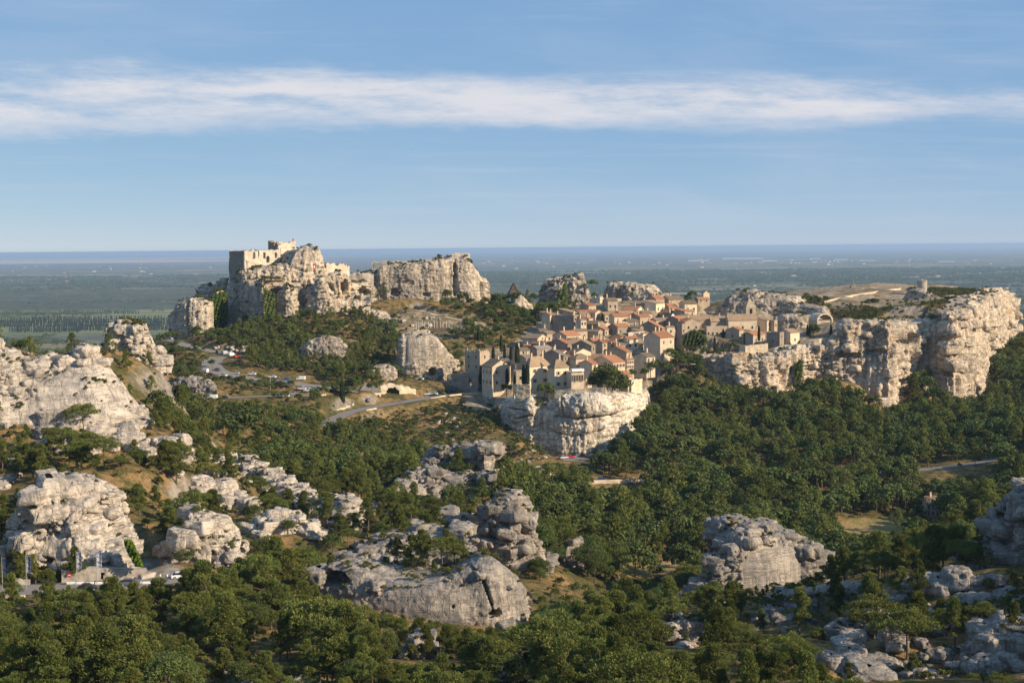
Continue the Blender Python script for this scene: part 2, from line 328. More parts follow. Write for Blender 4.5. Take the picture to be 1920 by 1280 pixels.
# the long plateau cliff at the right
CLIFF = [(1300, 668, 690, 765, 10), (1320, 662, 700, 752, 12), (1350, 668, 708, 745, 12), (1385, 672, 738, 738, 14), (1440, 672, 742, 742, 14), (1472, 668, 738, 748, 14), (1500, 650, 715, 756, 14), (1545, 648, 702, 760, 14), (1572, 625, 706, 759, 16), (1590, 607, 712, 758, 18), (1615, 602, 718, 757, 18), (1640, 606, 748, 755, 20), (1665, 608, 776, 751, 20), (1684, 610, 774, 756, 20), (1692, 608, 735, 768, 20),
         (1704, 604, 705, 778, 20), (1724, 602, 700, 784, 20), (1745, 600, 712, 783, 20), (1758, 598, 730, 778, 20), (1772, 594, 752, 771, 20), (1800, 588, 758, 772, 20), (1822, 582, 756, 784, 20), (1840, 572, 748, 806, 20), (1850, 562, 700, 850, 20), (1862, 555, 672, 905, 20), (1880, 550, 662, 960, 20), (1894, 545, 655, 1010, 20), (1902, 548, 650, 1075, 20), (1900, 552, 645, 1150, 20)]
FRONT = [(938, 752, 775, 672, 8), (952, 744, 792, 655, 8), (975, 740, 812, 645, 9), (998, 745, 833, 641, 9), (1008, 762, 838, 643, 10), (1022, 755, 845, 643, 12), (1050, 740, 856, 636, 14), (1090, 738, 858, 633, 14), (1130, 737, 842, 634, 14), (1165, 735, 828, 638, 14), (1192, 735, 812, 648, 14), (1207, 738, 798, 664, 12), (1214, 735, 780, 690, 10), (1218, 728, 760, 715, 10)]
CLIFFS = [('plateau_cliff', CLIFF, 'long pale limestone cliff holding up the bare plateau on the right', None,
           dict(mat='cliff', open=True, amp=(3.0, 1.5, 0.55, 2.3), res=0.7, e=0.35, caves=[(1700, 636, 16, 12, 7), (1590, 665, 25, 7, 3), (1785, 635, 30, 7, 4), (1520, 690, 25, 5, 2), (1400, 700, 20, 6, 2), (1428, 669, 7, 5, 5), (1645, 660, 20, 5, 3), (1870, 600, 8, 30, 3), (1785, 700, 34, 5, 4), (1480, 695, 15, 10, 4)])),
          ('village_crag', FRONT, 'bulging pale limestone crag under the front houses of the village', None,
           dict(mat='white', open=True, amp=(1.6, 1.2, 0.9, 0.9), res=0.42, e=0.4, smooth=0.4, bulge=[(1110, 762, 75, 20, -1.8)], cracks=[(1040, 781, 1085, 785, 1.6, 2.0), (1085, 785, 1150, 778, 1.9, 3.2), (1150, 778, 1190, 765, 1.6, 2.2), (1040, 812, 1090, 818, 1.2, 1.6), (1090, 818, 1150, 800, 1.2, 1.6), (1052, 742, 1056, 785, 1.3, 2), (965, 785, 1000, 778, 1.6, 3), (958, 765, 985, 770, 1.5, 2.5), (1028, 802, 1060, 822, 1.2, 1.5), (1060, 822, 1100, 812, 1.2, 1.5)]))]
for nm, rows, *_ in CLIFFS:
    rr, p, t, n = _front(dens(rows, 9.0))
    for i in range(len(rr)):
        CP.append(np.array([p[i, 0]+n[i, 0]*6, p[i, 1]+n[i, 1]*6, p[i, 2]-0.5]))
        CP.append(np.array([p[i, 0]-n[i, 0]*2.5, p[i, 1]-n[i, 1]*2.5, p[i, 2]-2.5]))
        k_ = rr[i, 4]; CP.append(np.array([t[i, 0]-n[i, 0]*(0.75*k_+2), t[i, 1]-n[i, 1]*(0.75*k_+2), t[i, 2]-1.0]))
        CP.append(np.array([t[i, 0]-n[i, 0]*(k_+9), t[i, 1]-n[i, 1]*(k_+9), t[i, 2]-0.3]))
A0 = (1.6, 0.9, 0.6, 0.3)
rockdef('rock_slab', [(-70, 610, 800, 396, 16), (-20, 640, 798, 398, 16), (40, 672, 795, 400, 16), (110, 668, 800, 402, 16), (170, 655, 805, 404, 16), (205, 640, 806, 407, 14), (232, 645, 805, 411, 12), (255, 692, 803, 415, 10), (276, 735, 801, 419, 8), (293, 776, 799, 423, 5)],
        'huge smooth white limestone slab sloping down the left hillside', mat='slab', slope=0.55, amp=(2.2, 1.3, 0.8, 0.1), smoothbox=[(175, 735, 105, 60), (35, 765, 40, 30), (235, 720, 40, 60)], e=0.6, res=0.38)
rockdef('rock_outcrop', [(194, 640, 672, 478, 8), (197, 606, 680, 478, 14), (225, 604, 690, 476, 16), (250, 610, 690, 474, 16), (262, 604, 692, 476, 16), (284, 606, 692, 480, 12), (287, 640, 692, 480, 12), (308, 650, 694, 480, 10), (313, 670, 694, 482, 6)],
        'pale blocky outcrop with shrubs on top above the smooth white slab', mat='slab', amp=(1.2, 1.5, 1.0, 0.2), res=0.4, e=0.35, caves=[(290, 676, 10, 5, 3), (258, 667, 2.5, 3, 2)])
rockdef('rock_outcrop', [(8, 985, 1098, 310, 10), (18, 930, 1100, 305, 20), (40, 900, 1102, 302, 24), (62, 882, 1100, 302, 24), (85, 884, 1100, 302, 24), (105, 895, 1100, 302, 24), (122, 925, 1100, 300, 24), (150, 945, 1098, 300, 24), (158, 965, 1098, 300, 22), (185, 985, 1096, 299, 20), (200, 1000, 1096, 299, 18), (225, 1012, 1095, 299, 16), (243, 1035, 1095, 299, 14), (256, 1060, 1094, 299, 10), (262, 1080, 1093, 300, 7)],
        'craggy grey outcrop with a dark cave door beside the flagpoles at left', mat='slab', amp=(2.2, 1.6, 1.2, 0.2), res=0.28, e=0.42, smoothbox=[(105, 1030, 35, 25), (165, 1010, 30, 35)], caves=[(93, 1076, 21, 14, 8), (85, 1052, 15, 7, 3), (205, 1052, 5, 10, 2), (40, 1040, 10, 14, 2)])
rockdef('rock_outcrop', [(308, 1020, 1085, 322, 8), (316, 985, 1090, 318, 14), (330, 965, 1092, 316, 16), (352, 948, 1092, 316, 18), (385, 945, 1092, 317, 18), (408, 968, 1092, 318, 16), (418, 1005, 1092, 318, 14), (435, 1030, 1092, 316, 10), (452, 1036, 1090, 316, 7)],
        'layered grey outcrop right of the shaded cave mouth and sandy path', mat='slab', amp=(1.5, 0.9, 0.9, 0.2), res=0.3, e=0.5, caves=[(400, 1050, 5, 20, 2)])
rockdef('rock_wall', [(398, 850, 868, 470, 6), (430, 852, 880, 455, 8), (480, 880, 910, 432, 9), (520, 902, 945, 412, 10), (560, 920, 985, 395, 12), (600, 925, 1000, 385, 13), (640, 935, 995, 380, 12), (660, 962, 990, 378, 6)],
        'line of cracked pale boulders stepping down through the pines left of centre', mat='slab', amp=(1.6, 1.8, 0.9, 0.1), res=0.34, e=0.6)
rockdef('rock_ledge', [(292, 925, 955, 385, 6), (315, 893, 962, 380, 12), (350, 890, 965, 378, 13), (400, 912, 968, 376, 13), (440, 925, 965, 376, 12), (480, 935, 962, 378, 7)],
        'pale rock ledge with round holes among pines above the cave path', mat='slab', amp=(1.4, 1.5, 1.0, 0.1), res=0.34, e=0.55, caves=[(378, 925, 8, 5, 2)])
rockdef('rock_ledge', [(432, 990, 1010, 362, 6), (455, 968, 1015, 358, 12), (500, 955, 1018, 355, 13), (545, 958, 1018, 354, 13), (585, 962, 1012, 356, 11), (604, 985, 1005, 358, 6)],
        'stepped pale rock ledge between the pines below the line of boulders', mat='slab', amp=(1.4, 1.6, 1.0, 0.1), res=0.34, e=0.55)
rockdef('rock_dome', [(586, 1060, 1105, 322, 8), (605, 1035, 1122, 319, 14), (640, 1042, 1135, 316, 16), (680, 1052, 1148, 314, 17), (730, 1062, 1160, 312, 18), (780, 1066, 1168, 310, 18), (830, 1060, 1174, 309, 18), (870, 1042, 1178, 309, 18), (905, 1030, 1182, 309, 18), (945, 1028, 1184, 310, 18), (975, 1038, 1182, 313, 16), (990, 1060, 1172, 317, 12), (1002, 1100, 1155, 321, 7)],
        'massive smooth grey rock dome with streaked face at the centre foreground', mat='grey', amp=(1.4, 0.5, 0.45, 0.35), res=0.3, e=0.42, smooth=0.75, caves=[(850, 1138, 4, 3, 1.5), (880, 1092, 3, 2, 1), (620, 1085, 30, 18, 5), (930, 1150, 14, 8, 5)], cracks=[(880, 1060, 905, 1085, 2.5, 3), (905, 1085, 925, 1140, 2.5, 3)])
rockdef('rock_ledge', [(600, 1040, 1075, 345, 8), (640, 1012, 1078, 342, 14), (690, 998, 1082, 340, 16), (740, 990, 1084, 338, 16), (790, 986, 1086, 337, 16), (840, 982, 1086, 336, 16), (880, 976, 1080, 336, 14), (910, 1005, 1070, 338, 8)],
        'layered pale rock terrace directly above the smooth grey dome', mat='grey', amp=(1.4, 1.0, 1.6, 0.1), res=0.32, e=0.7, slope=0.9)
rockdef('rock_tower', [(775, 985, 1040, 392, 6), (800, 955, 1045, 388, 10), (840, 962, 1050, 383, 11), (880, 962, 1058, 376, 11), (900, 938, 1068, 371, 13), (930, 926, 1075, 368, 13), (965, 924, 1078, 368, 13), (992, 930, 1078, 370, 12), (1008, 950, 1076, 372, 11), (1014, 1000, 1074, 374, 9), (1032, 1032, 1072, 377, 7), (1042, 1056, 1070, 379, 5)],
        'tall knobbly rock tower with orange hollows right of the grey dome', mat='grey', amp=(1.4, 1.5, 1.1, 0.3), res=0.3, e=0.3, caves=[(990, 1000, 8, 5, 3), (985, 1025, 7, 4, 2.5), (1000, 1060, 6, 5, 2)])
rockdef('rock_crest', [(742, 930, 960, 440, 7), (758, 900, 960, 440, 12), (785, 880, 955, 442, 14), (812, 872, 950, 444, 14), (840, 876, 945, 446, 14), (880, 885, 945, 448, 12), (905, 880, 935, 446, 10), (918, 890, 920, 444, 5)],
        'stepped grey rocks halfway up the central ridge under dark shrubs', mat='grey', amp=(1.5, 1.9, 1.0, 0.2), res=0.36, e=0.5, slope=0.3)
rockdef('rock_crest', [(775, 880, 895, 470, 5), (795, 852, 895, 470, 10), (825, 834, 892, 470, 12), (860, 828, 890, 470, 12), (895, 826, 890, 468, 12), (905, 828, 892, 464, 8), (908, 850, 892, 462, 5)],
        'flat topped grey crag crowning the central ridge', mat='grey', amp=(1.0, 1.3, 0.9, 0.3), res=0.36, e=0.35, cracks=[(840, 855, 900, 860, 1.5, 2.5)])
rockdef('rock_outcrop', [(1052, 1020, 1060, 402, 5), (1058, 1002, 1064, 400, 8), (1072, 1004, 1066, 398, 8), (1086, 1020, 1064, 398, 8), (1095, 1040, 1060, 399, 5)],
        'small pale rock head standing alone in the forest right of the knobbly tower', mat='grey', amp=(0.8, 0.9, 0.6, 0.2), res=0.3, e=0.5)
rockdef('quarry_rock', [(1272, 1120, 1135, 368, 8), (1284, 1080, 1138, 366, 20), (1305, 1035, 1138, 364, 26), (1335, 1008, 1136, 362, 28), (1370, 985, 1130, 362, 30), (1400, 970, 1128, 362, 30), (1440, 968, 1120, 364, 30), (1480, 972, 1110, 366, 30), (1512, 968, 1100, 369, 28), (1532, 982, 1092, 372, 24), (1540, 1010, 1088, 374, 16), (1544, 1038, 1084, 376, 8)],
        'big grey rock with one flat quarried face and shrubs on its top', mat='grey', amp=(2.0, 1.2, 0.9, 0.3), res=0.3, e=0.5, flat=[(1393, 1022, 1508, 1120)], caves=[(1400, 1045, 3, 3, 1)])
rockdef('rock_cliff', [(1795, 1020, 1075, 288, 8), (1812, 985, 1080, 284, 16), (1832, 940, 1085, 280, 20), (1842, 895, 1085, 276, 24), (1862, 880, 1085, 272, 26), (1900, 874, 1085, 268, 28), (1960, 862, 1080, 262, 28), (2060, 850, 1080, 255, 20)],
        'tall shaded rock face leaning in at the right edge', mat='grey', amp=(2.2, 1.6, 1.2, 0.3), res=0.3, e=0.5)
for rr, lb in [([(1548, 1205, 1240, 250, 5), (1565, 1150, 1240, 248, 10), (1610, 1135, 1235, 246, 12), (1660, 1140, 1225, 245, 12), (1692, 1160, 1215, 245, 7)], 'shaded stepped rock ledge in the lower right with a pale rim'),
               ([(1690, 1235, 1252, 228, 4), (1705, 1210, 1260, 226, 7), (1740, 1210, 1262, 225, 7), (1756, 1235, 1255, 226, 4)], 'squared grey block among pines near the bottom right'),
               ([(1790, 1200, 1240, 226, 5), (1815, 1175, 1245, 224, 10), (1860, 1172, 1245, 222, 10), (1905, 1195, 1240, 222, 8), (1935, 1215, 1235, 224, 5)], 'rounded pale boulders at the right edge above the bottom corner'),
               ([(1625, 1272, 1290, 218, 4), (1660, 1245, 1295, 214, 9), (1720, 1240, 1295, 212, 10), (1780, 1252, 1290, 212, 7), (1830, 1270, 1290, 212, 5)], 'low pale rock ledge along the bottom edge at right'),
               ([(1740, 1085, 1110, 266, 5), (1765, 1062, 1115, 264, 9), (1810, 1060, 1112, 262, 9), (1850, 1080, 1108, 262, 7), (1890, 1090, 1110, 262, 6)], 'broken white ledge below the tall shaded rock face'),
               ([(1235, 1200, 1215, 275, 4), (1255, 1160, 1215, 274, 8), (1290, 1145, 1212, 274, 9), (1325, 1152, 1205, 276, 6)], 'pale fissured ledge between two rounded pines right of centre'),
               ([(1405, 1160, 1180, 282, 4), (1430, 1130, 1182, 281, 8), (1470, 1118, 1180, 281, 9), (1520, 1100, 1170, 283, 9), (1550, 1110, 1160, 285, 6)], 'jumbled grey rocks below the quarried rock face'),
               ([(1840, 1125, 1150, 250, 4), (1870, 1110, 1155, 248, 8), (1925, 1105, 1150, 246, 8)], 'shaded round boulder against the right edge of the view'),
               ([(738, 1225, 1240, 268, 5), (745, 1185, 1244, 266, 9), (775, 1180, 1246, 265, 9), (812, 1182, 1244, 265, 9), (829, 1200, 1238, 267, 5)], 'big squared boulder with an orange streak among pines at bottom centre'),
               ([(376, 1278, 1288, 226, 4), (390, 1256, 1290, 225, 7), (440, 1255, 1290, 225, 7), (466, 1270, 1288, 226, 4)], 'flat pale rock cut by the bottom edge left of centre'),
               ([(525, 1280, 1290, 222, 3), (540, 1266, 1292, 221, 6), (590, 1268, 1292, 221, 6), (625, 1278, 1290, 222, 4)], 'low white rock shelf at the bottom edge'),
               ([(755, 1282, 1292, 216, 3), (775, 1272, 1294, 215, 6), (815, 1270, 1294, 215, 6), (835, 1280, 1292, 216, 4)], 'small rounded white rock at the bottom edge below the squared boulder'),
               ([(925, 1270, 1285, 232, 4), (940, 1245, 1288, 231, 7), (975, 1240, 1288, 231, 8), (990, 1260, 1285, 232, 5)], 'grey layered rock near the bottom edge at centre')]:
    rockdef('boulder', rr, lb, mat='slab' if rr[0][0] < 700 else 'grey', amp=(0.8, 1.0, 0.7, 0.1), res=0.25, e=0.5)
rockdef('quarry_rock', [(744, 640, 705, 742, 8), (748, 620, 708, 738, 22), (765, 618, 710, 734, 26), (800, 621, 710, 733, 26), (826, 624, 708, 735, 22), (842, 645, 704, 738, 16), (856, 672, 698, 742, 8), (860, 676, 692, 745, 5)],
        'grey block with a smooth sawn face on the slope below the castle', mat='castle', amp=(1.2, 0.9, 0.7, 0.2), res=0.5, e=0.3, flat=[(757, 626, 846, 682)], caves=[(812, 698, 9, 8, 5)])
# castle hill
rockdef('castle_rock', [(316, 600, 636, 815, 7), (319, 585, 640, 812, 12), (330, 568, 641, 808, 14), (346, 560, 642, 803, 14), (352, 557, 642, 801, 14), (370, 560, 641, 800, 14), (396, 558, 640, 802, 14), (402, 565, 636, 810, 12)],
        'pale quarried rock tower standing alone at the left foot of the castle hill', mat='castle', amp=(1.0, 0.8, 0.5, 0.9), res=0.5, e=0.3, cracks=[(349, 565, 352, 632, 2.5, 4)])
rockdef('castle_rock', [(396, 590, 634, 822, 8), (402, 556, 634, 820, 14), (412, 545, 632, 822, 14), (424, 542, 628, 826, 12), (430, 548, 620, 830, 8)],
        'ivy covered rock shoulder between the rock tower and the shaded buttress', mat='castle', amp=(0.8, 0.8, 0.5, 0.6), res=0.5, e=0.4)
rockdef('castle_rock', [(412, 620, 632, 850, 8), (420, 560, 632, 848, 14), (428, 524, 628, 845, 20), (440, 521, 626, 838, 22), (455, 523, 624, 828, 22), (470, 530, 618, 818, 22), (482, 524, 610, 810, 22), (494, 523, 602, 804, 18), (497, 530, 600, 806, 10)],
        'tall shaded buttress of sheer grey rock under the castle wall', mat='castle', amp=(1.0, 0.6, 0.4, 1.0), res=0.5, e=0.22)
rockdef('castle_rock', [(440, 515, 545, 836, 8), (450, 503, 545, 830, 18), (475, 500, 545, 829, 22), (510, 497, 545, 830, 24), (545, 493, 545, 832, 26), (556, 470, 560, 834, 30), (575, 463, 570, 835, 34), (596, 465, 580, 836, 34), (608, 467, 585, 838, 32), (611, 490, 590, 838, 32), (618, 505, 592, 840, 28), (632, 540, 590, 842, 22), (655, 560, 585, 846, 12)],
        'high rugged rock peak beside the keep ruins', mat='castle', amp=(1.8, 1.2, 1.0, 0.7), res=0.5, e=0.35, caves=[(552, 533, 5, 7, 3), (520, 545, 4, 4, 2), (505, 522, 4, 4, 2)])
rockdef('castle_rock', [(512, 560, 592, 820, 8), (518, 540, 598, 812, 16), (535, 533, 604, 806, 20), (556, 535, 604, 808, 20), (562, 540, 594, 818, 18), (572, 534, 594, 816, 18), (585, 524, 588, 810, 20), (602, 520, 584, 808, 20), (615, 530, 590, 808, 18), (640, 556, 596, 812, 14), (662, 566, 590, 818, 8)],
        'lower bulging rock face under the peak with dark gullies', mat='castle', amp=(1.6, 1.3, 0.9, 0.7), res=0.5, e=0.4, caves=[(568, 560, 6, 22, 4)])
rockdef('castle_rock', [(652, 530, 560, 885, 8), (656, 512, 562, 880, 14), (672, 511, 562, 874, 16), (694, 512, 562, 868, 16), (704, 510, 562, 864, 16), (708, 497, 562, 862, 20), (730, 495, 562, 861, 22), (760, 497, 564, 860, 22), (790, 492, 566, 860, 22), (820, 487, 568, 861, 22), (838, 484, 568, 862, 22), (848, 480, 572, 864, 22), (862, 480, 572, 864, 22), (880, 481, 574, 863, 22), (890, 490, 574, 864, 20), (898, 500, 574, 866, 18), (906, 518, 574, 868, 16), (916, 522, 574, 870, 12), (921, 545, 572, 872, 6)],
        'long sheer tawny rock wall of the castle quarry ending in a rounded bluff', mat='castle', amp=(1.6, 0.7, 0.45, 0.55), res=0.5, e=0.25, caves=[(690, 545, 14, 9, 5), (740, 548, 10, 7, 4), (660, 545, 5, 12, 3), (800, 552, 8, 4, 3), (765, 530, 14, 6, 1.2), (853, 525, 4, 42, 3.5), (904, 545, 3, 18, 2.5)])
rockdef('castle_rock', [(612, 575, 600, 832, 6), (640, 560, 602, 826, 10), (665, 562, 604, 824, 12), (690, 575, 606, 824, 10), (720, 588, 608, 824, 8), (745, 600, 612, 822, 6)],
        'broken pale rocks with shrubs below the castle rampart', mat='castle', amp=(1.2, 1.6, 0.9, 0.3), res=0.5, e=0.5, slope=0.5)
rockdef('castle_rock', [(366, 545, 560, 862, 5), (375, 530, 566, 860, 10), (395, 538, 570, 858, 12), (415, 522, 570, 858, 14), (430, 520, 560, 860, 10)],
        'dark rock knob behind the left shoulder of the castle', mat='castle', amp=(1.0, 1.2, 0.7, 0.4), res=0.6, e=0.5)
rockdef('castle_rock', [(606, 535, 566, 842, 6), (618, 512, 566, 840, 12), (640, 508, 566, 840, 14), (655, 516, 566, 842, 14), (664, 530, 566, 846, 12), (680, 528, 566, 850, 12), (700, 530, 566, 852, 12), (712, 545, 566, 854, 8)],
        'hollowed rock rooms between the peak and the quarry wall', mat='castle', amp=(1.0, 0.8, 0.6, 0.8), res=0.45, e=0.25, caves=[(623, 545, 4, 13, 4), (646, 538, 8, 14, 5), (682, 546, 12, 9, 5), (662, 550, 3, 10, 3)])
rockdef('rock_outcrop', [(555, 655, 672, 755, 6), (575, 636, 680, 750, 10), (610, 626, 686, 748, 10), (640, 632, 686, 748, 8), (655, 650, 680, 750, 5)],
        'shaded grey scar in the wooded slope below the castle', mat='castle', amp=(1.0, 1.1, 0.7, 0.4), res=0.6, e=0.4)
rockdef('rock_outcrop', [(692, 690, 706, 712, 4), (705, 682, 710, 710, 8), (730, 682, 712, 710, 8), (748, 692, 710, 712, 5)],
        'small reddish rock scar left of the sawn grey block', mat='castle', amp=(0.8, 0.8, 0.6, 0.3), res=0.5, e=0.4)
# crags behind the village
rockdef('rock_crag', [(1010, 545, 585, 905, 6), (1014, 524, 588, 900, 12), (1035, 518, 592, 895, 14), (1050, 520, 596, 892, 14), (1062, 518, 596, 892, 14), (1078, 514, 594, 892, 12), (1096, 511, 590, 892, 11), (1099, 530, 588, 892, 12), (1112, 548, 585, 895, 10), (1124, 562, 582, 898, 5)],
        'jagged crag with an upturned pale slab behind the village', mat='castle', amp=(1.6, 1.8, 1.0, 0.3), res=0.6, e=0.4, caves=[(1060, 550, 8, 20, 4), (1020, 540, 4, 5, 4)])
rockdef('rock_crag', [(1128, 560, 592, 905, 7), (1136, 530, 594, 902, 16), (1150, 529, 596, 898, 18), (1180, 530, 598, 893, 18), (1205, 532, 598, 890, 18), (1218, 545, 598, 886, 16), (1230, 550, 598, 884, 16), (1252, 548, 600, 884, 16), (1268, 562, 602, 884, 14), (1285, 580, 602, 884, 10), (1296, 590, 602, 886, 5)],
        'humped grey crag rising straight out of the upper village roofs', mat='castle', amp=(1.6, 1.4, 0.8, 0.4), res=0.6, e=0.4, caves=[(1185, 543, 3, 5, 3), (1225, 560, 8, 8, 4), (1160, 555, 8, 12, 3)])
rockdef('rock_crag', [(1334, 590, 600, 905, 6), (1345, 562, 605, 900, 16), (1362, 550, 608, 896, 20), (1390, 543, 610, 892, 22), (1412, 540, 612, 890, 22), (1430, 548, 612, 888, 22), (1462, 552, 612, 886, 22), (1480, 566, 614, 880, 20), (1510, 572, 614, 874, 16), (1528, 578, 614, 868, 12), (1545, 590, 614, 862, 6)],
        'broad grey crag with a bush on its summit behind the bell tower', mat='castle', amp=(1.8, 1.4, 0.8, 0.4), res=0.6, e=0.5, slope=0.2)
rockdef('rock_crag', [(1286, 590, 600, 895, 4), (1292, 572, 604, 892, 7), (1302, 570, 604, 891, 7), (1308, 590, 602, 893, 4)],
        'small pale rock stump between the two crags', mat='castle', amp=(0.6, 0.8, 0.5, 0.3), res=0.5, e=0.4)
rockdef('rock_crag', [(1448, 596, 625, 832, 6), (1465, 588, 628, 828, 12), (1500, 588, 628, 825, 12), (1530, 590, 625, 826, 12), (1548, 600, 622, 828, 6)],
        'grey sawn rock wall behind the two small houses at the cliff end of the village', mat='castle', amp=(0.8, 0.6, 0.5, 0.3), res=0.5, e=0.25)
rockdef('rock_crest', [(1690, 560, 572, 975, 4), (1698, 543, 572, 972, 8), (1715, 541, 572, 968, 9), (1730, 548, 572, 962, 9), (1748, 560, 575, 950, 8), (1762, 570, 578, 940, 4)],
        'jagged rock rib running down the plateau below the round tank', mat='castle', amp=(0.9, 1.3, 0.7, 0.2), res=0.6, e=0.5)
rockdef('rock_outcrop', [(952, 585, 600, 872, 4), (960, 563, 602, 870, 8), (975, 552, 602, 870, 8), (990, 560, 600, 870, 8), (1005, 575, 598, 872, 5)],
        'low pale rocks beneath the dark wooden frame on the ridge', mat='castle', amp=(0.8, 1.0, 0.6, 0.3), res=0.6, e=0.5)
rockdef('rock_ledge', [(305, 725, 745, 640, 4), (325, 705, 750, 638, 9), (360, 700, 752, 636, 9), (392, 712, 750, 636, 8), (408, 728, 748, 636, 4)],
        'shaded grey ledge between the lower and upper car parks', mat='grey', amp=(1.0, 1.4, 0.8, 0.2), res=0.45, e=0.5)
for name, rows, *_ in ROCKS:
    rr, p, t, n = _front(dens(rows, 14.0))
    for i in range(len(rr)):
        if rr[i, 3] > 190: CP.append(np.array([p[i, 0]+n[i, 0]*3, p[i, 1]+n[i, 1]*3, p[i, 2]+0.3]))

# ---------------------------------------------------------------- heightfield
TX0, TX1, TY0, TY1, TS = -520.0, 620.0, 120.0, 1500.0, 2.0
def solve_terrain():
    C = np.array(CP)
    # merge points that lie almost on top of each other
    keep = []
    for i in range(len(C)):
        if all((C[i, 0]-C[j, 0])**2+(C[i, 1]-C[j, 1])**2 > 6.0 for j in keep): keep.append(i)
    C = C[keep]; n = len(C); c2 = 10.0
    D = np.sqrt(((C[:, None, :2]-C[None, :, :2])**2).sum(-1)+c2)
    A = np.zeros((n+3, n+3)); A[:n, :n] = -D; A[:n, :n] += np.eye(n)*0.8
    Q = np.c_[np.ones(n), C[:, :2]/500]; A[:n, n:] = Q; A[n:, :n] = Q.T
    w = np.linalg.solve(A, np.r_[C[:, 2], 0, 0, 0])
    xs = np.arange(TX0, TX1+1, TS); ys = np.arange(TY0, TY1+1, TS)
    X, Y = np.meshgrid(xs, ys, indexing='ij'); Z = np.zeros(X.shape)
    fx = X.ravel(); fy = Y.ravel(); out = np.empty(len(fx))
    for s in range(0, len(fx), 20000):
        d = np.sqrt((fx[s:s+20000, None]-C[None, :, 0])**2+(fy[s:s+20000, None]-C[None, :, 1])**2+c2)
        out[s:s+20000] = -d@w[:n]+w[n]+w[n+1]*fx[s:s+20000]/500+w[n+2]*fy[s:s+20000]/500
    Z = out.reshape(X.shape)
    return xs, ys, X, Y, Z
xs, ys, GX, GY, GZ = solve_terrain()
def clamp_cliffs():
    for nm, rows, *_ in CLIFFS:
        rr, p, t, n = _front(dens(rows, 2.5)); x0, x1, y0, y1 = p[:, 0].min()-32, p[:, 0].max()+32, p[:, 1].min()-32, p[:, 1].max()+32
        i0, i1, j0, j1 = int((x0-TX0)/TS), int((x1-TX0)/TS), int((y0-TY0)/TS), int((y1-TY0)/TS)
        sx, sy = GX[i0:i1, j0:j1], GY[i0:i1, j0:j1]; dx = sx[..., None]-p[:, 0]; dy = sy[..., None]-p[:, 1]; d2 = np.hypot(dx, dy); a = d2.argmin(-1); m = d2.min(-1)
        s = (sx-p[a, 0])*n[a, 0]+(sy-p[a, 1])*n[a, 1]; g_ = GZ[i0:i1, j0:j1]
        lim = np.where(s > -1.0, p[a, 2]+0.5+0.35*np.maximum(s, 0), t[a, 2]-0.4)
        GZ[i0:i1, j0:j1] = np.where(m < 30, np.minimum(g_, lim), g_)
clamp_cliffs()
def H(x, y):
    x = np.asarray(x, float); y = np.asarray(y, float)
    fx = np.clip((x-TX0)/TS, 0, len(xs)-1.001); fy = np.clip((y-TY0)/TS, 0, len(ys)-1.001)
    i = fx.astype(int); j = fy.astype(int); a = fx-i; b = fy-j
    return GZ[i, j]*(1-a)*(1-b)+GZ[i+1, j]*a*(1-b)+GZ[i, j+1]*(1-a)*b+GZ[i+1, j+1]*a*b
_nz = fbm(np.stack([GX.ravel()/28, GY.ravel()/28, np.zeros(GX.size)], 1), 5, 0.55).reshape(GX.shape)
_gs = np.hypot(*np.gradient(GZ, TS)); _n2 = fbm(np.stack([GX.ravel()/7, GY.ravel()/7, np.ones(GX.size)*4], 1), 3, 0.6).reshape(GX.shape)
GZ = GZ+_nz*1.3+_n2*sst(_gs, 0.5, 1.1)*1.6
clamp_cliffs()
# roads: (points, half width); the ground is levelled under them
ROADS = {}
def hit(px, py, dmin=185.0, dmax=1400.0):
    """first ground point seen through a photo pixel"""
    D = np.arange(dmin, dmax, 1.0); q = P(np.full(len(D), px), np.full(len(D), py), D)
    h = H(q[:, 0], q[:, 1]); w = np.where(q[:, 2] <= h)[0]
    if len(w) == 0: return q[-1]
    p = q[w[0]].copy(); p[2] = h[w[0]]; return p
def road(name, pts, hw, label_kind='road', raw=False, blend=4.0):
    global GZ
    p = np.array([P(*q) if len(q) == 3 else hit(*q) for q in pts]) if not raw else np.array(pts, float)
    s = np.r_[0, np.cumsum(np.linalg.norm(np.diff(p[:, :2], axis=0), axis=1))]
    q = np.linspace(0, s[-1], int(s[-1]/2.0)+2); c = np.stack([np.interp(q, s, p[:, i]) for i in range(3)], 1)
    k = np.ones(9)/9
    cp = np.pad(c, ((4, 4), (0, 0)), mode='edge')
    c = np.stack([np.convolve(cp[:, i], k, 'valid') for i in range(3)], 1)
    # level terrain
    x0, x1 = c[:, 0].min()-20, c[:, 0].max()+20; y0, y1 = c[:, 1].min()-20, c[:, 1].max()+20
    i0, i1 = int((x0-TX0)/TS), int((x1-TX0)/TS)+1; j0, j1 = int((y0-TY0)/TS), int((y1-TY0)/TS)+1
    i0 = max(i0, 0); j0 = max(j0, 0)
    sx, sy = GX[i0:i1, j0:j1], GY[i0:i1, j0:j1]
    d = np.sqrt((sx[..., None]-c[:, 0])**2+(sy[..., None]-c[:, 1])**2); a = d.argmin(-1); m = d.min(-1)
    w = 1-sst(m, hw+1.5, hw+1.5+blend)
    GZ[i0:i1, j0:j1] = GZ[i0:i1, j0:j1]*(1-w)+(c[a, 2]-0.06)*w
    ROADS[name] = (c, hw); return c
RA = road('ra', ROAD_A, 3.6)
RB = road('rb', ROAD_B, 3.2)
RC = road('rc', [(-60, 1108, 285.5), (60, 1106, 287), (150, 1102, 289), (230, 1098, 291), (290, 1091, 293.5), (330, 1082, 298), (360, 1078, 303)], 4.5)
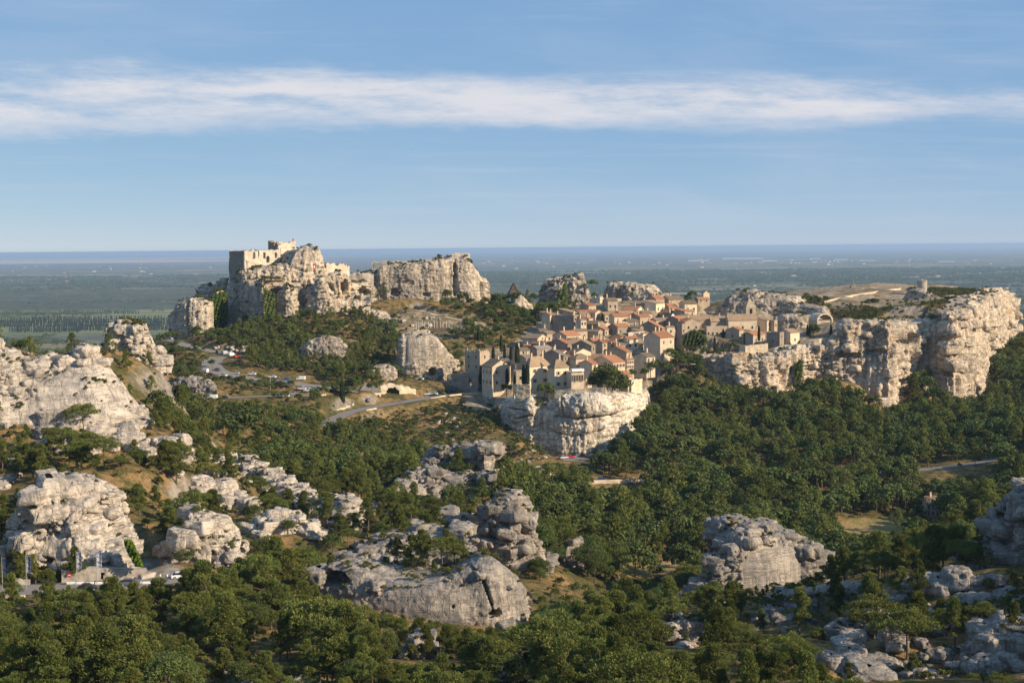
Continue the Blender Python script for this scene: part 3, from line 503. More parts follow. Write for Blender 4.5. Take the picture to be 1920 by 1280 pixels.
RD = road('rd', [(425, 664, 748), (400, 672, 735), (395, 684, 716), (405, 696, 700), (440, 706, 690), (500, 712, 688), (560, 720, 682), (620, 728, 676), (680, 735, 676)], 5.0)
RE = road('re', [(250, 748, 612), (290, 748, 620), (340, 747, 622), (400, 747, 630), (460, 744, 640), (520, 742, 652), (580, 742, 660), (640, 742, 668)], 3.5)
RF = road('rf', [(425, 664, 748), (380, 655, 755), (340, 645, 765), (320, 636, 785)], 4.0)
RG = road('rg', [(440, 850, 512), (480, 855, 518), (540, 857, 520), (600, 856, 524), (640, 850, 532), (680, 846, 545)], 3.0)
RH = road('rh', [(935, 736, 712), (900, 742, 716), (880, 728, 724), (850, 716, 732), (800, 712, 735)], 3.0)
RI = road('ri', [(780, 580, 850), (800, 585, 843), (815, 590, 838), (840, 596, 832), (870, 600, 828), (900, 606, 824)], 2.2)
RJ = road('rj', [(1045, 860, 620), (1080, 860, 621), (1110, 862, 619)], 6.0)
RK = road('rk', [(1030, 872, 598), (980, 878, 590), (920, 882, 585)], 1.6)
# ---------------------------------------------------------------- terrain meshes
def ground_mat():
    k = mat('garrigue_ground'); pos = k.geo.outputs['Position']
    a = k.noise(pos, 0.05, 5, 0.6, 0.6); b = k.noise(pos, 0.35, 5, 0.65); c3 = k.noise(pos, 1.7, 4, 0.7)
    c = k.mix(k.step(b, 0.4, 0.62), (0.30, 0.185, 0.085), (0.085, 0.085, 0.03))
    c = k.mix(k.step(a, 0.45, 0.62, 0, 0.75), c, (0.055, 0.065, 0.022))
    c = k.mix(k.step(c3, 0.55, 0.72, 0, 0.55), c, (0.32, 0.275, 0.21))
    c = k.mix(k.step(k.noise(pos, 0.8, 3, 0.6), 0.60, 0.70, 0, 0.7), c, (0.03, 0.04, 0.014))
    at = k.nd('ShaderNodeAttribute', attribute_name='zone')
    sp = k.nd('ShaderNodeSeparateColor'); k.put(sp, 0, at.outputs['Color'])
    # red channel: bare pale rock; green: meadow / dry grass; blue: bare plateau
    rk = k.mix(k.step(b, 0.35, 0.6), (0.36, 0.33, 0.29), (0.22, 0.19, 0.15))
    c = k.mix(sp.outputs[0], c, rk)
    md = k.mix(k.step(k.noise(pos, 0.12, 4, 0.6), 0.4, 0.6), (0.22, 0.20, 0.075), (0.34, 0.235, 0.11))
    c = k.mix(sp.outputs[1], c, md)
    pl = k.mix(k.step(b, 0.4, 0.6), (0.40, 0.33, 0.245), (0.24, 0.19, 0.12))
    pl = k.mix(k.step(a, 0.5, 0.6), pl, (0.20, 0.145, 0.085))
    c = k.mix(sp.outputs[2], c, pl)
    h = k.math('ADD', k.math('MULTIPLY', b, 0.8), k.math('MULTIPLY', c3, 0.45))
    return k.done(c, 1.0, k.bump(h, 1.2, 0.8), 0.0)
def inpoly(px, py, poly):
    px = np.asarray(px); py = np.asarray(py); c = np.zeros(px.shape, bool); n = len(poly)
    for i in range(n):
        x1, y1 = poly[i]; x2, y2 = poly[(i+1) % n]
        t = ((y1 > py) != (y2 > py)) & (px < (x2-x1)*(py-y1)/((y2-y1) if y2 != y1 else 1e-9)+x1)
        c ^= t
    return c
Z_BARE = [[(150, 1090), (290, 1100), (345, 1075), (320, 1045), (270, 1050)]]
Z_FIELD = [[(1165, 1082), (1170, 1058), (1240, 1048), (1290, 1052), (1270, 1075)],
           [(1572, 998), (1568, 976), (1690, 966), (1718, 978), (1690, 993), (1610, 1008)],
           
           [(930, 885), (960, 878), (1040, 882), (1040, 905), (960, 908)]]
Z_PLAT = [[(1470, 560), (1480, 530), (1900, 530), (1900, 560), (1760, 560), (1700, 580), (1570, 580), (1540, 560)]]
Z_CAST = [[(700, 600), (770, 575), (880, 590), (940, 620), (860, 640), (800, 640), (740, 620)]]
_gp = np.stack([GX.ravel(), GY.ravel(), GZ.ravel()], 1); _px, _py, _w = proj(_gp)
zone = np.zeros((len(_gp), 4), np.float32); zone[:, 3] = 1
gy, gx = np.gradient(GZ, TS)[1], np.gradient(GZ, TS)[0]; slope = np.sqrt(gx**2+gy**2).ravel()
zone[:, 0] = sst(slope, 0.9, 1.5)*0.8
for z in Z_BARE: zone[:, 0] = np.maximum(zone[:, 0], inpoly(_px, _py, z))
for z in Z_FIELD: zone[:, 1] = np.maximum(zone[:, 1], inpoly(_px, _py, z)*(_w > 400))
for z in Z_PLAT: zone[:, 2] = np.maximum(zone[:, 2], inpoly(_px, _py, z)*(_w > 860))
_v = [(868, 765), (868, 655), (955, 650), (1010, 600), (1070, 595), (1090, 560), (1240, 565), (1330, 575), (1540, 590), (1600, 600), (1560, 640), (1420, 668), (1330, 664), (1290, 695), (1240, 700), (1215, 760), (930, 770)]
zone[:, 2] = np.maximum(zone[:, 2], 0.85*inpoly(_px, _py, _v)*(_w > 600))
for z in Z_CAST: zone[:, 2] = np.maximum(zone[:, 2], 0.6*inpoly(_px, _py, z)*(_w > 700))
me = npmesh('hills', _gp, gridfaces(len(xs), len(ys)))
ca = me.color_attributes.new('zone', 'FLOAT_COLOR', 'POINT'); ca.data.foreach_set('color', zone.ravel())
hills = link('hills', me, ground_mat()); meta(hills, kind='structure')

MASK_ROAD = []
def road_mesh(name, key, m, lift=0.05, hw=None, z=None):
    c, w0 = ROADS[key]; hw = hw or w0
    d = np.gradient(c[:, :2], axis=0); d /= np.linalg.norm(d, axis=1)[:, None]+1e-9; n = np.stack([d[:, 1], -d[:, 0]], 1)
    v = []
    for o in (-hw, -hw/3, hw/3, hw): v.append(np.c_[c[:, :2]+n*o, c[:, 2]+lift])
    v = np.stack(v, 1).reshape(-1, 3)
    o = link(name, npmesh(name, v, gridfaces(len(c), 4)[:, ::-1]), m); return meta(o, kind='structure')
def asphalt():
    k = mat('asphalt'); pos = k.geo.outputs['Position']
    n = k.noise(pos, 0.3, 5, 0.6); c = k.mix(n, (0.17, 0.155, 0.14), (0.26, 0.235, 0.205)); return k.done(c, 0.9, None, 0.2)
MASPH = asphalt(); MTRACK = plain_mat('pale_track', (0.50, 0.44, 0.34), 1.0, 0.2, 0.3, 0.0)
for nm, key in (('road', 'ra'), ('road', 'rb'), ('road', 'rc'), ('car_park', 'rd'), ('road', 're'), ('road', 'rf'), ('road', 'rg'), ('road', 'rh'), ('car_park', 'rj')): road_mesh(nm, key, MASPH, 0.05+0.01*ord(key[1])/50)
road_mesh('path', 'ri', MTRACK); road_mesh('path', 'rk', MTRACK)

# ---------------------------------------------------------------- rock meshes
def blob(seed, n=13, pw=0.42, amp=0.2):
    th, ph = np.meshgrid(np.linspace(0, 2*math.pi, 2*n+1)[:-1], np.linspace(0.02, math.pi-0.02, n), indexing='ij'); d = np.stack([np.cos(th)*np.sin(ph), np.sin(th)*np.sin(ph), np.cos(ph)], -1).reshape(-1, 3)
    s = np.sign(d)*np.abs(d)**pw; q = s+seed*9.1; f1, f2, cid = worley(q/0.8)
    s = s*(1+amp*fbm(q/0.9, 3)+amp*(cid-0.5)+0.10*(sst(f2-f1, 0, .2)-1))[:, None]; nu, nv = 2*n, n
    i, j = np.meshgrid(np.arange(nu), np.arange(nv-1), indexing='ij'); i, j = i.ravel(), j.ravel(); k = (i+1) % nu
    return s, np.stack([i*nv+j, i*nv+j+1, k*nv+j+1, k*nv+j], 1)
BLOB = [blob(i+1, pw=(0.42, 0.3, 0.5)[i % 3], amp=(0.2, 0.26)[i % 2]) for i in range(10)]
def rock_mesh(name, rows, mat='cliff', amp=(2, 1, 0.6, 0.4), res=0.5, e=0.5, slope=0.0, open=False, caves=(), cracks=(), flat=(), smoothbox=(), smooth=0.0, bulge=()):
    rows, p0, t0, _ = _front(np.array(rows, float))
    if not open: t0 = P(rows[:, 0], rows[:, 1], rows[:, 3]+0.8*rows[:, 4]+slope*0.5*(p0[:, 2]*-1+t0[:, 2]))
    s = np.r_[0, np.cumsum(np.linalg.norm(np.diff(p0[:, :2], axis=0), axis=1))]; L = s[-1]
    nu = max(8, int(L/res)); q = np.linspace(0, L, nu)
    f = lambda a: np.interp(q, s, a)
    px, D, T = f(rows[:, 0]), f(rows[:, 3]), f(rows[:, 4])
    X, Y = f(p0[:, 0]), f(p0[:, 1]); zb = f(p0[:, 2])-3.0; zt = f(t0[:, 2])
    kk = max(1, int(2.5/res)); ker = np.ones(2*kk+1)/(2*kk+1)
    sm = lambda a: np.convolve(np.pad(a, (kk, kk), mode='edge'), ker, 'valid')
    X, Y, zb = sm(X), sm(Y), sm(zb); kk2 = max(1, int(0.8/res)); ker2 = np.ones(2*kk2+1)/(2*kk2+1)
    zt = np.convolve(np.pad(zt, (kk2, kk2), mode='edge'), ker2, 'valid')
    d = np.stack([np.gradient(X), np.gradient(Y)], 1); d /= np.linalg.norm(d, axis=1)[:, None]+1e-9
    N = np.stack([d[:, 1], -d[:, 0]], 1)
    if not open:
        u = np.minimum(q, L-q); N = sm(N[:, 0])[:, None]*[1, 0]+sm(N[:, 1])[:, None]*[0, 1]; N /= np.linalg.norm(N, axis=1)[:, None]
        T = T*np.sqrt(np.clip(u/(0.35*T.max()+0.1), 0, 1))
    zt = zt+fbm(np.stack([X/5, Y/5, np.zeros(nu)], 1), 3)*amp[1]*0.5
    Hh = zt-zb
    ph = np.linspace(0, math.pi*(1.0 if not open else 0.5), 800)
    ca = np.sign(np.cos(ph))*np.abs(np.cos(ph))**e; sa = np.abs(np.sin(ph))**e
    if open: ca = np.r_[ca, np.linspace(0, -1, 60)]; sa = np.r_[sa, np.ones(60)]
    Tm, Hm = T.mean()/2, Hh.mean()
    al = np.r_[0, np.cumsum(np.hypot(np.diff(ca*Tm), np.diff(sa*Hm)))]
    nv = max(10, int(al[-1]/res)); qq = np.linspace(0, al[-1], nv); a = np.interp(qq, al, ca); b = np.interp(qq, al, sa)
    off = (a[None, :]-1)*T[:, None]/2+slope*(1-b[None, :])*Hh[:, None]*(a[None, :] > -0.2) - slope*0.6*Hh[:, None]
    V = np.stack([X[:, None]+N[:, 0:1]*off, Y[:, None]+N[:, 1:2]*off, zb[:, None]+Hh[:, None]*b[None, :]], -1)
    def normals(V):
        du = np.gradient(V, axis=0); dv = np.gradient(V, axis=1); n = np.cross(du, dv); return n/(np.linalg.norm(n, axis=-1, keepdims=True)+1e-9)
    n = normals(V)
    pts = V.reshape(-1, 3); nn = n.reshape(-1, 3)
    sx, sy, _ = proj(pts)
    wgt = np.full(len(pts), 1.0)
    if smooth: wgt *= 1-smooth*sst(fbm(pts/25, 2), -0.5, 0.1)
    for cx, cy, rx, ry in smoothbox:
        r = np.sqrt(((sx-cx)/rx)**2+((sy-cy)/ry)**2); wgt = np.minimum(wgt, 0.12+0.88*sst(r, 0.75, 1.15))
    fl = np.ones(len(pts))
    for x0, y0, x1, y1 in flat:
        m = np.minimum(np.minimum(sx-x0, x1-sx), np.minimum(sy-y0, y1-sy)); fl = np.minimum(fl, 1-sst(m, -1.5, 1.5))
    wp = pts+np.stack([fbm(pts/9+3, 2), fbm(pts/9+7, 2), fbm(pts/14+11, 2)], 1)*2.2
    big = fbm(pts/np.array([13, 13, 18.]), 2)
    cs = max(2.2, amp[1]*3.0)
    f1, f2, cid = worley(wp/np.array([cs, cs, cs*0.62])); cr = sst(f2-f1, 0.0, 0.22)
    cr = sst(f2-f1, 0.0, 0.13); th_ = cid*43.0; fv = np.stack([np.cos(th_), np.sin(th_), np.cos(th_*1.7)*0.8], 1)
    block = (cid-0.5)*0.8+(cr-1)*0.75+((np.mod(wp/cs, 1)-0.5)*0).sum(1)+0.75*((wp/cs-np.floor(wp/cs+cid[:, None])-0.5)*fv*0).sum(1)
    g1, g2, gid = worley((wp+21)/np.array([cs*0.42, cs*0.42, cs*0.26])); block += 0.45*((gid-0.5)*0.9+(sst(g2-g1, 0, 0.15)-1)*0.6)
    st = perlin(np.stack([wp[:, 0]/26, wp[:, 1]/26, wp[:, 2]/1.5], 1))+0.6*perlin(np.stack([wp[:, 0]/12, wp[:, 1]/12, wp[:, 2]/0.7], 1))
    zz = wp[:, 2]/(2.0+1.2*min(1.5, amp[1]))+0.9*fbm(np.stack([wp[:, 0]/22, wp[:, 1]/22, wp[:, 2]/40], 1), 2)+0.35*fbm(pts/6+2, 1); fz = zz-np.floor(zz)
    st = np.tanh(st*3.0)*0.55+(np.sqrt(np.clip(1-(2*fz-1)**4, 0, 1))-0.85)*1.5+(((np.floor(zz).astype(int)*7919) % 13)/13.-0.5)*0.9
    fl_ = perlin(np.stack([pts[:, 0]/3.0, pts[:, 1]/3.0, pts[:, 2]/30], 1))+0.5*perlin(np.stack([pts[:, 0]/1.3, pts[:, 1]/1.3, pts[:, 2]/15], 1))
    fin = fbm(pts/1.6, 3, 0.6)
    dsp = amp[0]*big*(0.35+0.65*wgt)+wgt*(amp[1]*block*0.95+amp[2]*0.38*st+amp[3]*fl_)+(0.3+0.7*wgt)*fin*min(0.4, 0.2+amp[1]*0.1)
    pit = sst(fbm(pts/2.6+31, 2), 0.38, 0.7); dsp -= pit*0.7*wgt*min(1.0, amp[1])
    dsp *= fl; dsp -= (1-fl)*0.9
    for cx, cy, rx, ry, dp in bulge:
        r = np.sqrt(((sx-cx)/rx)**2+((sy-cy)/ry)**2); dsp -= dp*(1-sst(r, 0.2, 1.2))
    k = nn.copy(); k[:, 2] *= 0.55
    if open: # keep the buried back edge where it is
        e_ = np.broadcast_to(np.linspace(0, 1, nv)[None, :], (nu, nv)).ravel(); dsp *= 1-sst(e_, 0.93, 1.0)
    pts = pts+k*dsp[:, None]
    # hollows
    front = (nn[:, 1] < 0.3)
    w2 = fbm(pts/2.5+5, 2)*0.35
    for cx, cy, rx, ry, dp in caves:
        r = np.sqrt(((sx-cx)/rx)**2+((sy-cy)/ry)**2)+w2
        m = (1-sst(r, 0.75, 1.0))*front; pts[:, :2] -= nn[:, :2]*(m*dp)[:, None]
    for x0, y0, x1, y1, wd, dp in cracks:
        dx, dy = x1-x0, y1-y0; t = np.clip(((sx-x0)*dx+(sy-y0)*dy)/(dx*dx+dy*dy), 0, 1)
        r = np.hypot(sx-x0-dx*t, sy-y0-dy*t)/wd+w2*0.8
        m = (1-sst(r, 0.6, 1.1))*front; pts[:, :2] -= nn[:, :2]*(m*dp)[:, None]
    G = pts.reshape(nu, nv, 3); V_, F_2 = [pts], [gridfaces(nu, nv)]
    if (D.mean() < 500 and L > 3) or name == 'plateau_cliff':      # broken blocks that are part of the same rock mass
        rg = np.random.default_rng(int(rows[0, 0]*3+rows[0, 3])); ok = np.where((wgt*fl > 0.6) & (nn[:, 2] > -0.15) & (nn[:, 1] < 0.5))[0]
        if len(ok):
            nb = int(len(ok)*res*res/((110 if open else 60) if D.mean() > 500 else 7.0 if smooth == 0 else 45)); sc = min(1.0, 0.35+Hh.mean()/16)*(1.7 if D.mean() > 500 else 1)
            for i in rg.choice(ok, min(nb, 260, len(ok)), replace=False):
                bv, bf = BLOB[int(rg.integers(len(BLOB)))]; s_ = sc*(0.55+2.1*rg.random()**2.2); a_ = rg.random()*6.28; ca_, sa_ = math.cos(a_), math.sin(a_)
                q_ = bv*np.array([1.5, 1.15, 0.75])*s_; q_ = np.stack([q_[:, 0]*ca_-q_[:, 1]*sa_, q_[:, 0]*sa_+q_[:, 1]*ca_, q_[:, 2]+q_[:, 0]*rg.normal()*0.10], 1)+pts[i]-nn[i]*s_*0.35
                F_2.append(bf+sum(map(len, V_))); V_.append(q_)
    return npmesh(name, np.concatenate(V_), np.concatenate(F_2)), G
ROCKTOP = []
for name, rows, label, group, k in CLIFFS+ROCKS:
    me, pts = rock_mesh(name, rows, **k)
    o = link(name, me, MR[k.get('mat', 'cliff')]); meta(o, label, 'cliff' if 'cliff' in name or 'crag' in name else 'rock', group)
    ROCKTOP.append((name, pts))
# how high things stand: terrain plus rocks, as a grid for planting and for sight lines
HZ = GZ.copy(); ISROCK = np.zeros(GZ.shape, bool)
for nm, pts in ROCKTOP:
    q = pts.reshape(-1, 3); i = np.clip(((q[:, 0]-TX0)/TS).round().astype(int), 0, len(xs)-1); j = np.clip(((q[:, 1]-TY0)/TS).round().astype(int), 0, len(ys)-1)
    hi = q[:, 2] > GZ[i, j]+0.4
    np.maximum.at(HZ, (i[hi], j[hi]), q[hi, 2]); ISROCK[i[hi], j[hi]] = True
def HR(x, y):
    i = np.clip(np.round((np.asarray(x)-TX0)/TS).astype(int), 0, len(xs)-1); j = np.clip(np.round((np.asarray(y)-TY0)/TS).astype(int), 0, len(ys)-1); return HZ[i, j], ISROCK[i, j]

# ---------------------------------------------------------------- the plain
def plain_land():
    k = mat('plain_land'); pos = k.geo.outputs['Position']
    # fields run roughly across the view
    v = k.nd('ShaderNodeTexVoronoi', feature='F1'); k.put(v, 'Vector', k.map(pos, (1/900., 1/420., 1), rot=(0, 0, 0.12))); v.inputs['Scale'].default_value = 1
    cv = k.nd('ShaderNodeSeparateColor'); k.put(cv, 0, v.outputs['Color'])
    ve = k.nd('ShaderNodeTexVoronoi', feature='DISTANCE_TO_EDGE'); k.put(ve, 'Vector', k.map(pos, (1/900., 1/420., 1), rot=(0, 0, 0.12))); ve.inputs['Scale'].default_value = 1
    field = k.mix(cv.outputs[0], (0.13, 0.16, 0.07), (0.27, 0.23, 0.13)); field = k.mix(k.step(cv.outputs[1], 0.72, 0.78), field, (0.40, 0.33, 0.22))
    rows = k.noise(k.map(pos, (1/500., 1/18., 1), rot=(0, 0, 0.12)), 1.0, 3, 0.6)
    field = k.mix(k.step(rows, 0.5, 0.62, 0, 0.6), field, (0.05, 0.075, 0.025))
    field = k.mix(k.step(ve.outputs[0], 0.03, 0.07, 1, 0), field, (0.022, 0.034, 0.014))
    wood = k.mix(k.step(k.noise(k.map(pos, (1/70., 1/30., 1)), 1.0, 6, 0.75), 0.38, 0.66), (0.016, 0.026, 0.022), (0.22, 0.23, 0.17))
    sp = k.nd('ShaderNodeSeparateXYZ'); k.put(sp, 0, pos); y = sp.outputs[1]
    w1 = k.noise(k.map(pos, (1/2600., 1/1100., 1)), 1.0, 7, 0.65, 0.4)
    # nearer the hills more meadow, beyond it woods and scrub
    f = k.step(k.math('ADD', k.math('MULTIPLY', w1, 0.75), k.math('MULTIPLY', k.noise(k.map(pos, (1/1300., 1/260., 1)), 1.0, 5, 0.7), 0.25)), 0.485, 0.50)
    near = k.math('MULTIPLY', k.step(y, 4000, 4300), k.step(y, 6100, 6500, 1, 0)); left = k.step(sp.outputs[0], -200, 400, 1, 0)
    meadow = k.math('MULTIPLY', k.math('MULTIPLY', near, left), k.step(w1, 0.30, 0.36))
    c = k.mix(f, field, wood)
    c = k.mix(meadow, c, k.mix(k.step(k.noise(k.map(pos, (1/1500., 1/110., 1)), 1, 4, 0.6), 0.4, 0.6), (0.12, 0.16, 0.06), (0.25, 0.235, 0.12)))
    # big pale stubble plain far off to the left, rice fields farther
    st = k.math('MULTIPLY', k.math('MULTIPLY', k.step(y, 30000, 31500), k.step(y, 52000, 60000, 1, 0)), k.step(k.noise(k.map(pos, (1/14000., 1/9000., 1), (3.3, 1, 0)), 1, 3), 0.40, 0.47))
    st = k.math('MULTIPLY', st, k.step(sp.outputs[0], -9000, -3000, 1, 0.0))
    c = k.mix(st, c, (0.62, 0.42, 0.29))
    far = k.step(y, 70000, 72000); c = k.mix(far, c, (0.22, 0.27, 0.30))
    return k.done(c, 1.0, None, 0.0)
v = []; Ys = np.concatenate([[-20000, 0, 600, 1200, 1500, 2500, 4000], np.geomspace(6000, 150000, 20)])
Xs = np.concatenate([-np.geomspace(150000, 1500, 14), [-600, 0, 650], np.geomspace(1500, 150000, 14)])
PX_, PY_ = np.meshgrid(Xs, Ys, indexing='ij')
o = link('plain', npmesh('plain', np.stack([PX_.ravel(), PY_.ravel(), np.full(PX_.size, PLAIN)], 1), gridfaces(len(Xs), len(Ys)), False), plain_land()); meta(o, kind='structure')
# ---------------------------------------------------------------- trees: meshes
LM = {'pine': leaf_mat('pine_needles', (0.070, 0.095, 0.026), (0.140, 0.155, 0.040), 0.22),
      'oak': leaf_mat('oak_leaves', (0.045, 0.070, 0.024), (0.105, 0.130, 0.040), 0.22),
      'bush': leaf_mat('scrub_leaves', (0.055, 0.070, 0.020), (0.125, 0.125, 0.038), 0.2),
      'cyp': leaf_mat('cypress_leaves', (0.014, 0.024, 0.010), (0.035, 0.048, 0.018), 0.12),
      'ivy': leaf_mat('ivy_leaves', (0.045, 0.085, 0.012), (0.095, 0.14, 0.022), 0.2)}
MBARK = plain_mat('bark', (0.15, 0.115, 0.085), 0.95, 0.4, 6.0, 0.05, 0.0, 0.02)
def leafcloud(rg, cen, rad, n, size, flat=0.75, low=-0.35, aspect=0.6, needle=False):
    """n small leaf faces spread over the outer part of each clump"""
    C, Dv = [], []
    for c, r in zip(cen, rad):
        k = max(6, int(n*(r/np.mean(rad))**2)); d = rg.normal(size=(k, 3)); d /= np.linalg.norm(d, axis=1)[:, None]
        d = d[d[:, 2] > low-rg.random(len(d))*0.5]
        rr = r*(0.62+0.42*rg.random(len(d))); q = d*rr[:, None]; q[:, 2] *= flat
        C.append(q+c); Dv.append(d)
    C = np.concatenate(C); Dv = np.concatenate(Dv); m = len(C)
    nrm = Dv*0.8+rg.normal(size=(m, 3))*0.55+np.array([0, 0, 0.25]); nrm /= np.linalg.norm(nrm, axis=1)[:, None]
    t = np.cross(nrm, rg.normal(size=(m, 3))); t /= np.linalg.norm(t, axis=1)[:, None]; b = np.cross(nrm, t)
    if needle:
        t = Dv*0.9+rg.normal(size=(m, 3))*0.5+np.array([0, 0, 0.45]); t /= np.linalg.norm(t, axis=1)[:, None]; b = np.cross(t, rg.normal(size=(m, 3))); b /= np.linalg.norm(b, axis=1)[:, None]; nrm = np.cross(t, b)
    s = size*(0.6+0.8*rg.random(m))[:, None]
    v = np.stack([C-t*s*0.5, C+b*s*aspect*0.5+nrm*s*0.1, C+t*s*0.5, C-b*s*aspect*0.5-nrm*s*0.1], 1).reshape(-1, 3)
    return v, np.arange(m*4).reshape(-1, 4)
def tube(path, rad, k=6):
    path = np.array(path, float); v = []; n = len(path)
    for i in range(n):
        d = path[min(i+1, n-1)]-path[max(i-1, 0)]; d /= np.linalg.norm(d)+1e-9
        a = np.cross(d, [0.3, 1, 0.2]); a /= np.linalg.norm(a); b = np.cross(d, a)
        for j in range(k):
            t = 2*math.pi*j/k; v.append(path[i]+rad[i]*(math.cos(t)*a+math.sin(t)*b))
    f = [(i*k+j, i*k+(j+1) % k, (i+1)*k+(j+1) % k, (i+1)*k+j) for i in range(n-1) for j in range(k)]
    return np.array(v), np.array(f)
def merge(parts):
    V, Fc, o = [], [], 0
    for v, f in parts: V.append(v); Fc.append(np.asarray(f)+o); o += len(v)
    return np.concatenate(V), np.concatenate(Fc)
def crown_pts(rg, h, kind, nc):
    cen, rad = [], []
    if kind == 'pine':
        w = h*rg.uniform(0.32, 0.44); z0 = h*rg.uniform(0.22, 0.34); lean = rg.normal(size=2)*0.04*h
        cone = rg.random() < 0.75
        for i in range(nc):
            t = (i+0.5)/nc; z = z0+(h*0.93-z0)*t; wr = w*((math.sin(math.pi*min(1, 0.18+t*0.80))**0.75) if not cone else (1.02-t)**0.75*min(1, 0.6+3*t))*rg.uniform(0.45, 1.12)
            a = i*2.399+rg.uniform(-.5, .5); cen.append([math.cos(a)*wr+lean[0]*t, math.sin(a)*wr+lean[1]*t, z+rg.normal()*0.04*h]); rad.append(h*rg.uniform(0.065, 0.105))
            if i % 3 == 0: cen.append([math.cos(a)*wr*0.4, math.sin(a)*wr*0.4, z+0.02*h]); rad.append(h*0.12)
        cen.append([lean[0], lean[1], h*0.95]); rad.append(h*0.09)
    elif kind == 'flat':      # umbrella shaped old pine
        w = h*0.52
        for i in range(nc):
            r = w*math.sqrt((i+0.5)/nc); a = i*2.399; cen.append([math.cos(a)*r, math.sin(a)*r, h*(0.86-0.22*(r/w)**2)+rg.normal()*0.04*h]); rad.append(h*rg.uniform(0.11, 0.16))
    elif kind == 'oak':
        w = h*rg.uniform(0.40, 0.50); zc = h*0.56
        for i in range(nc):
            d = rg.normal(size=3); d /= np.linalg.norm(d); d[2] = abs(d[2])*1.1-0.35; q = rg.uniform(0.6, 0.95)
            cen.append([d[0]*w*q, d[1]*w*q, zc+d[2]*h*0.38*q]); rad.append(h*rg.uniform(0.13, 0.20))
    return np.array(cen), np.array(rad)
def make_tree(kind, seed, h, nc, n, size, lk, limbs=True):
    rg = np.random.default_rng(seed)
    if kind == 'cyp':
        m = int(n*nc); t = rg.random(m)**0.9; z = h*(0.06+0.94*t); r = h*0.10*np.sqrt(np.clip(1-((t-0.35)/0.66)**2, 0.0, 1))*rg.uniform(0.75, 1.05, m)+0.05; a = rg.random(m)*2*math.pi
        C = np.stack([np.cos(a)*r, np.sin(a)*r, z], 1); nrm = np.stack([np.cos(a), np.sin(a), np.full(m, 0.4)], 1)+rg.normal(size=(m, 3))*0.4; nrm /= np.linalg.norm(nrm, axis=1)[:, None]
        tt = np.cross(nrm, [0, 0, 1.0]); tt /= np.linalg.norm(tt, axis=1)[:, None]; b = np.cross(nrm, tt); s = size*(0.6+0.8*rg.random(m))[:, None]
        cv = np.stack([C-tt*s*.3, C+b*s*.7, C+tt*s*.3, C-b*s*.7], 1).reshape(-1, 3); cf = np.arange(m*4).reshape(-1, 4); cen = np.zeros((0, 3))
    else:
        cen, rad = crown_pts(rg, h, kind, nc); cv, cf = leafcloud(rg, cen, rad, n, size, low=-0.5 if kind == 'oak' else -0.25, aspect=0.6 if kind == 'oak' or size > 0.5 else 0.30, needle=kind in ('pine', 'flat') and size < 0.5)
    parts = [tube([[0, 0, -0.8], [0.02*h, 0, h*0.15], [0.01*h, 0.015*h, h*0.4], [0, 0.01*h, h*0.8]], [h*0.026, h*0.022, h*0.017, h*0.006])]
    if limbs:
        for c in cen[::2]:
            z0 = min(c[2]*0.72, h*0.7); p0 = np.array([0.01*h, 0.01*h, z0]); mid = (p0+c)/2+rg.normal(size=3)*0.02*h
            parts.append(tube([p0, mid, c], [h*0.010, h*0.007, h*0.003], 4))
    tv, tf = merge(parts)
    crown = npmesh(lk+'_crown', cv, cf, False); crown.materials.append(LM[lk])
    trunk = npmesh(lk+'_trunk', tv, tf, True); trunk.materials.append(MBARK)
    v, f = merge([(cv, cf), (tv, tf)]); both = npmesh(lk+'_tree', v, f, False, np.r_[np.zeros(len(cf)), np.ones(len(tf))]); both.materials.append(LM[lk]); both.materials.append(MBARK)
    return dict(crown=crown, trunk=trunk, both=both, h=h)
PROTO = {}
PROTO['pine_near'] = [make_tree('pine', 10+i, 9.0, nc, 420, 0.32, 'pine') for i, nc in enumerate((20, 24, 17, 26, 22, 19))]+[make_tree('flat', 31, 8.0, 22, 430, 0.31, 'pine'), make_tree('flat', 32, 7.0, 18, 430, 0.31, 'pine')]
PROTO['oak_near'] = [make_tree('oak', 20+i, 7.5, 24, 330, 0.24, 'oak') for i in range(3)]
PROTO['pine_far'] = [make_tree('pine', 40+i, 9.0, 20, 95, 0.50, 'pine', False) for i in range(4)]
PROTO['oak_far'] = [make_tree('oak', 50+i, 7.5, 15, 62, 0.62, 'oak', False) for i in range(5)]
PROTO['bush_near'] = [make_tree('oak', 60+i, 1.7, 9, 60, 0.20, 'bush', False) for i in range(4)]
PROTO['bush_far'] = [make_tree('oak', 70+i, 2.4, 8, 26, 0.45, 'bush', False) for i in range(4)]
PROTO['cyp'] = [make_tree('cyp', 80+i, 9.0, 1, 1300, 0.42, 'cyp') for i in range(2)]
def lowtree(seed, tall):
    rg = np.random.default_rng(seed); bm_c = []; cen = rg.normal(size=(7, 3))*[6.0, 5.0, 1.6]+[0, 0, 5.0]
    if tall: cen = np.stack([rg.normal(size=7)*0.5, rg.normal(size=7)*0.5, np.linspace(2, 19, 7)], 1)
    v, f = leafcloud(rg, cen, np.full(7, 3.6 if not tall else 2.2), 12, 3.2, low=-0.8); me = npmesh('far_tree', v, f, False); me.materials.append(LM['cyp'] if tall else LM['oak']); return dict(both=me, h=9.0)
PROTO['plain'] = [lowtree(i, False) for i in range(3)]; PROTO['poplar'] = [lowtree(9, True)]

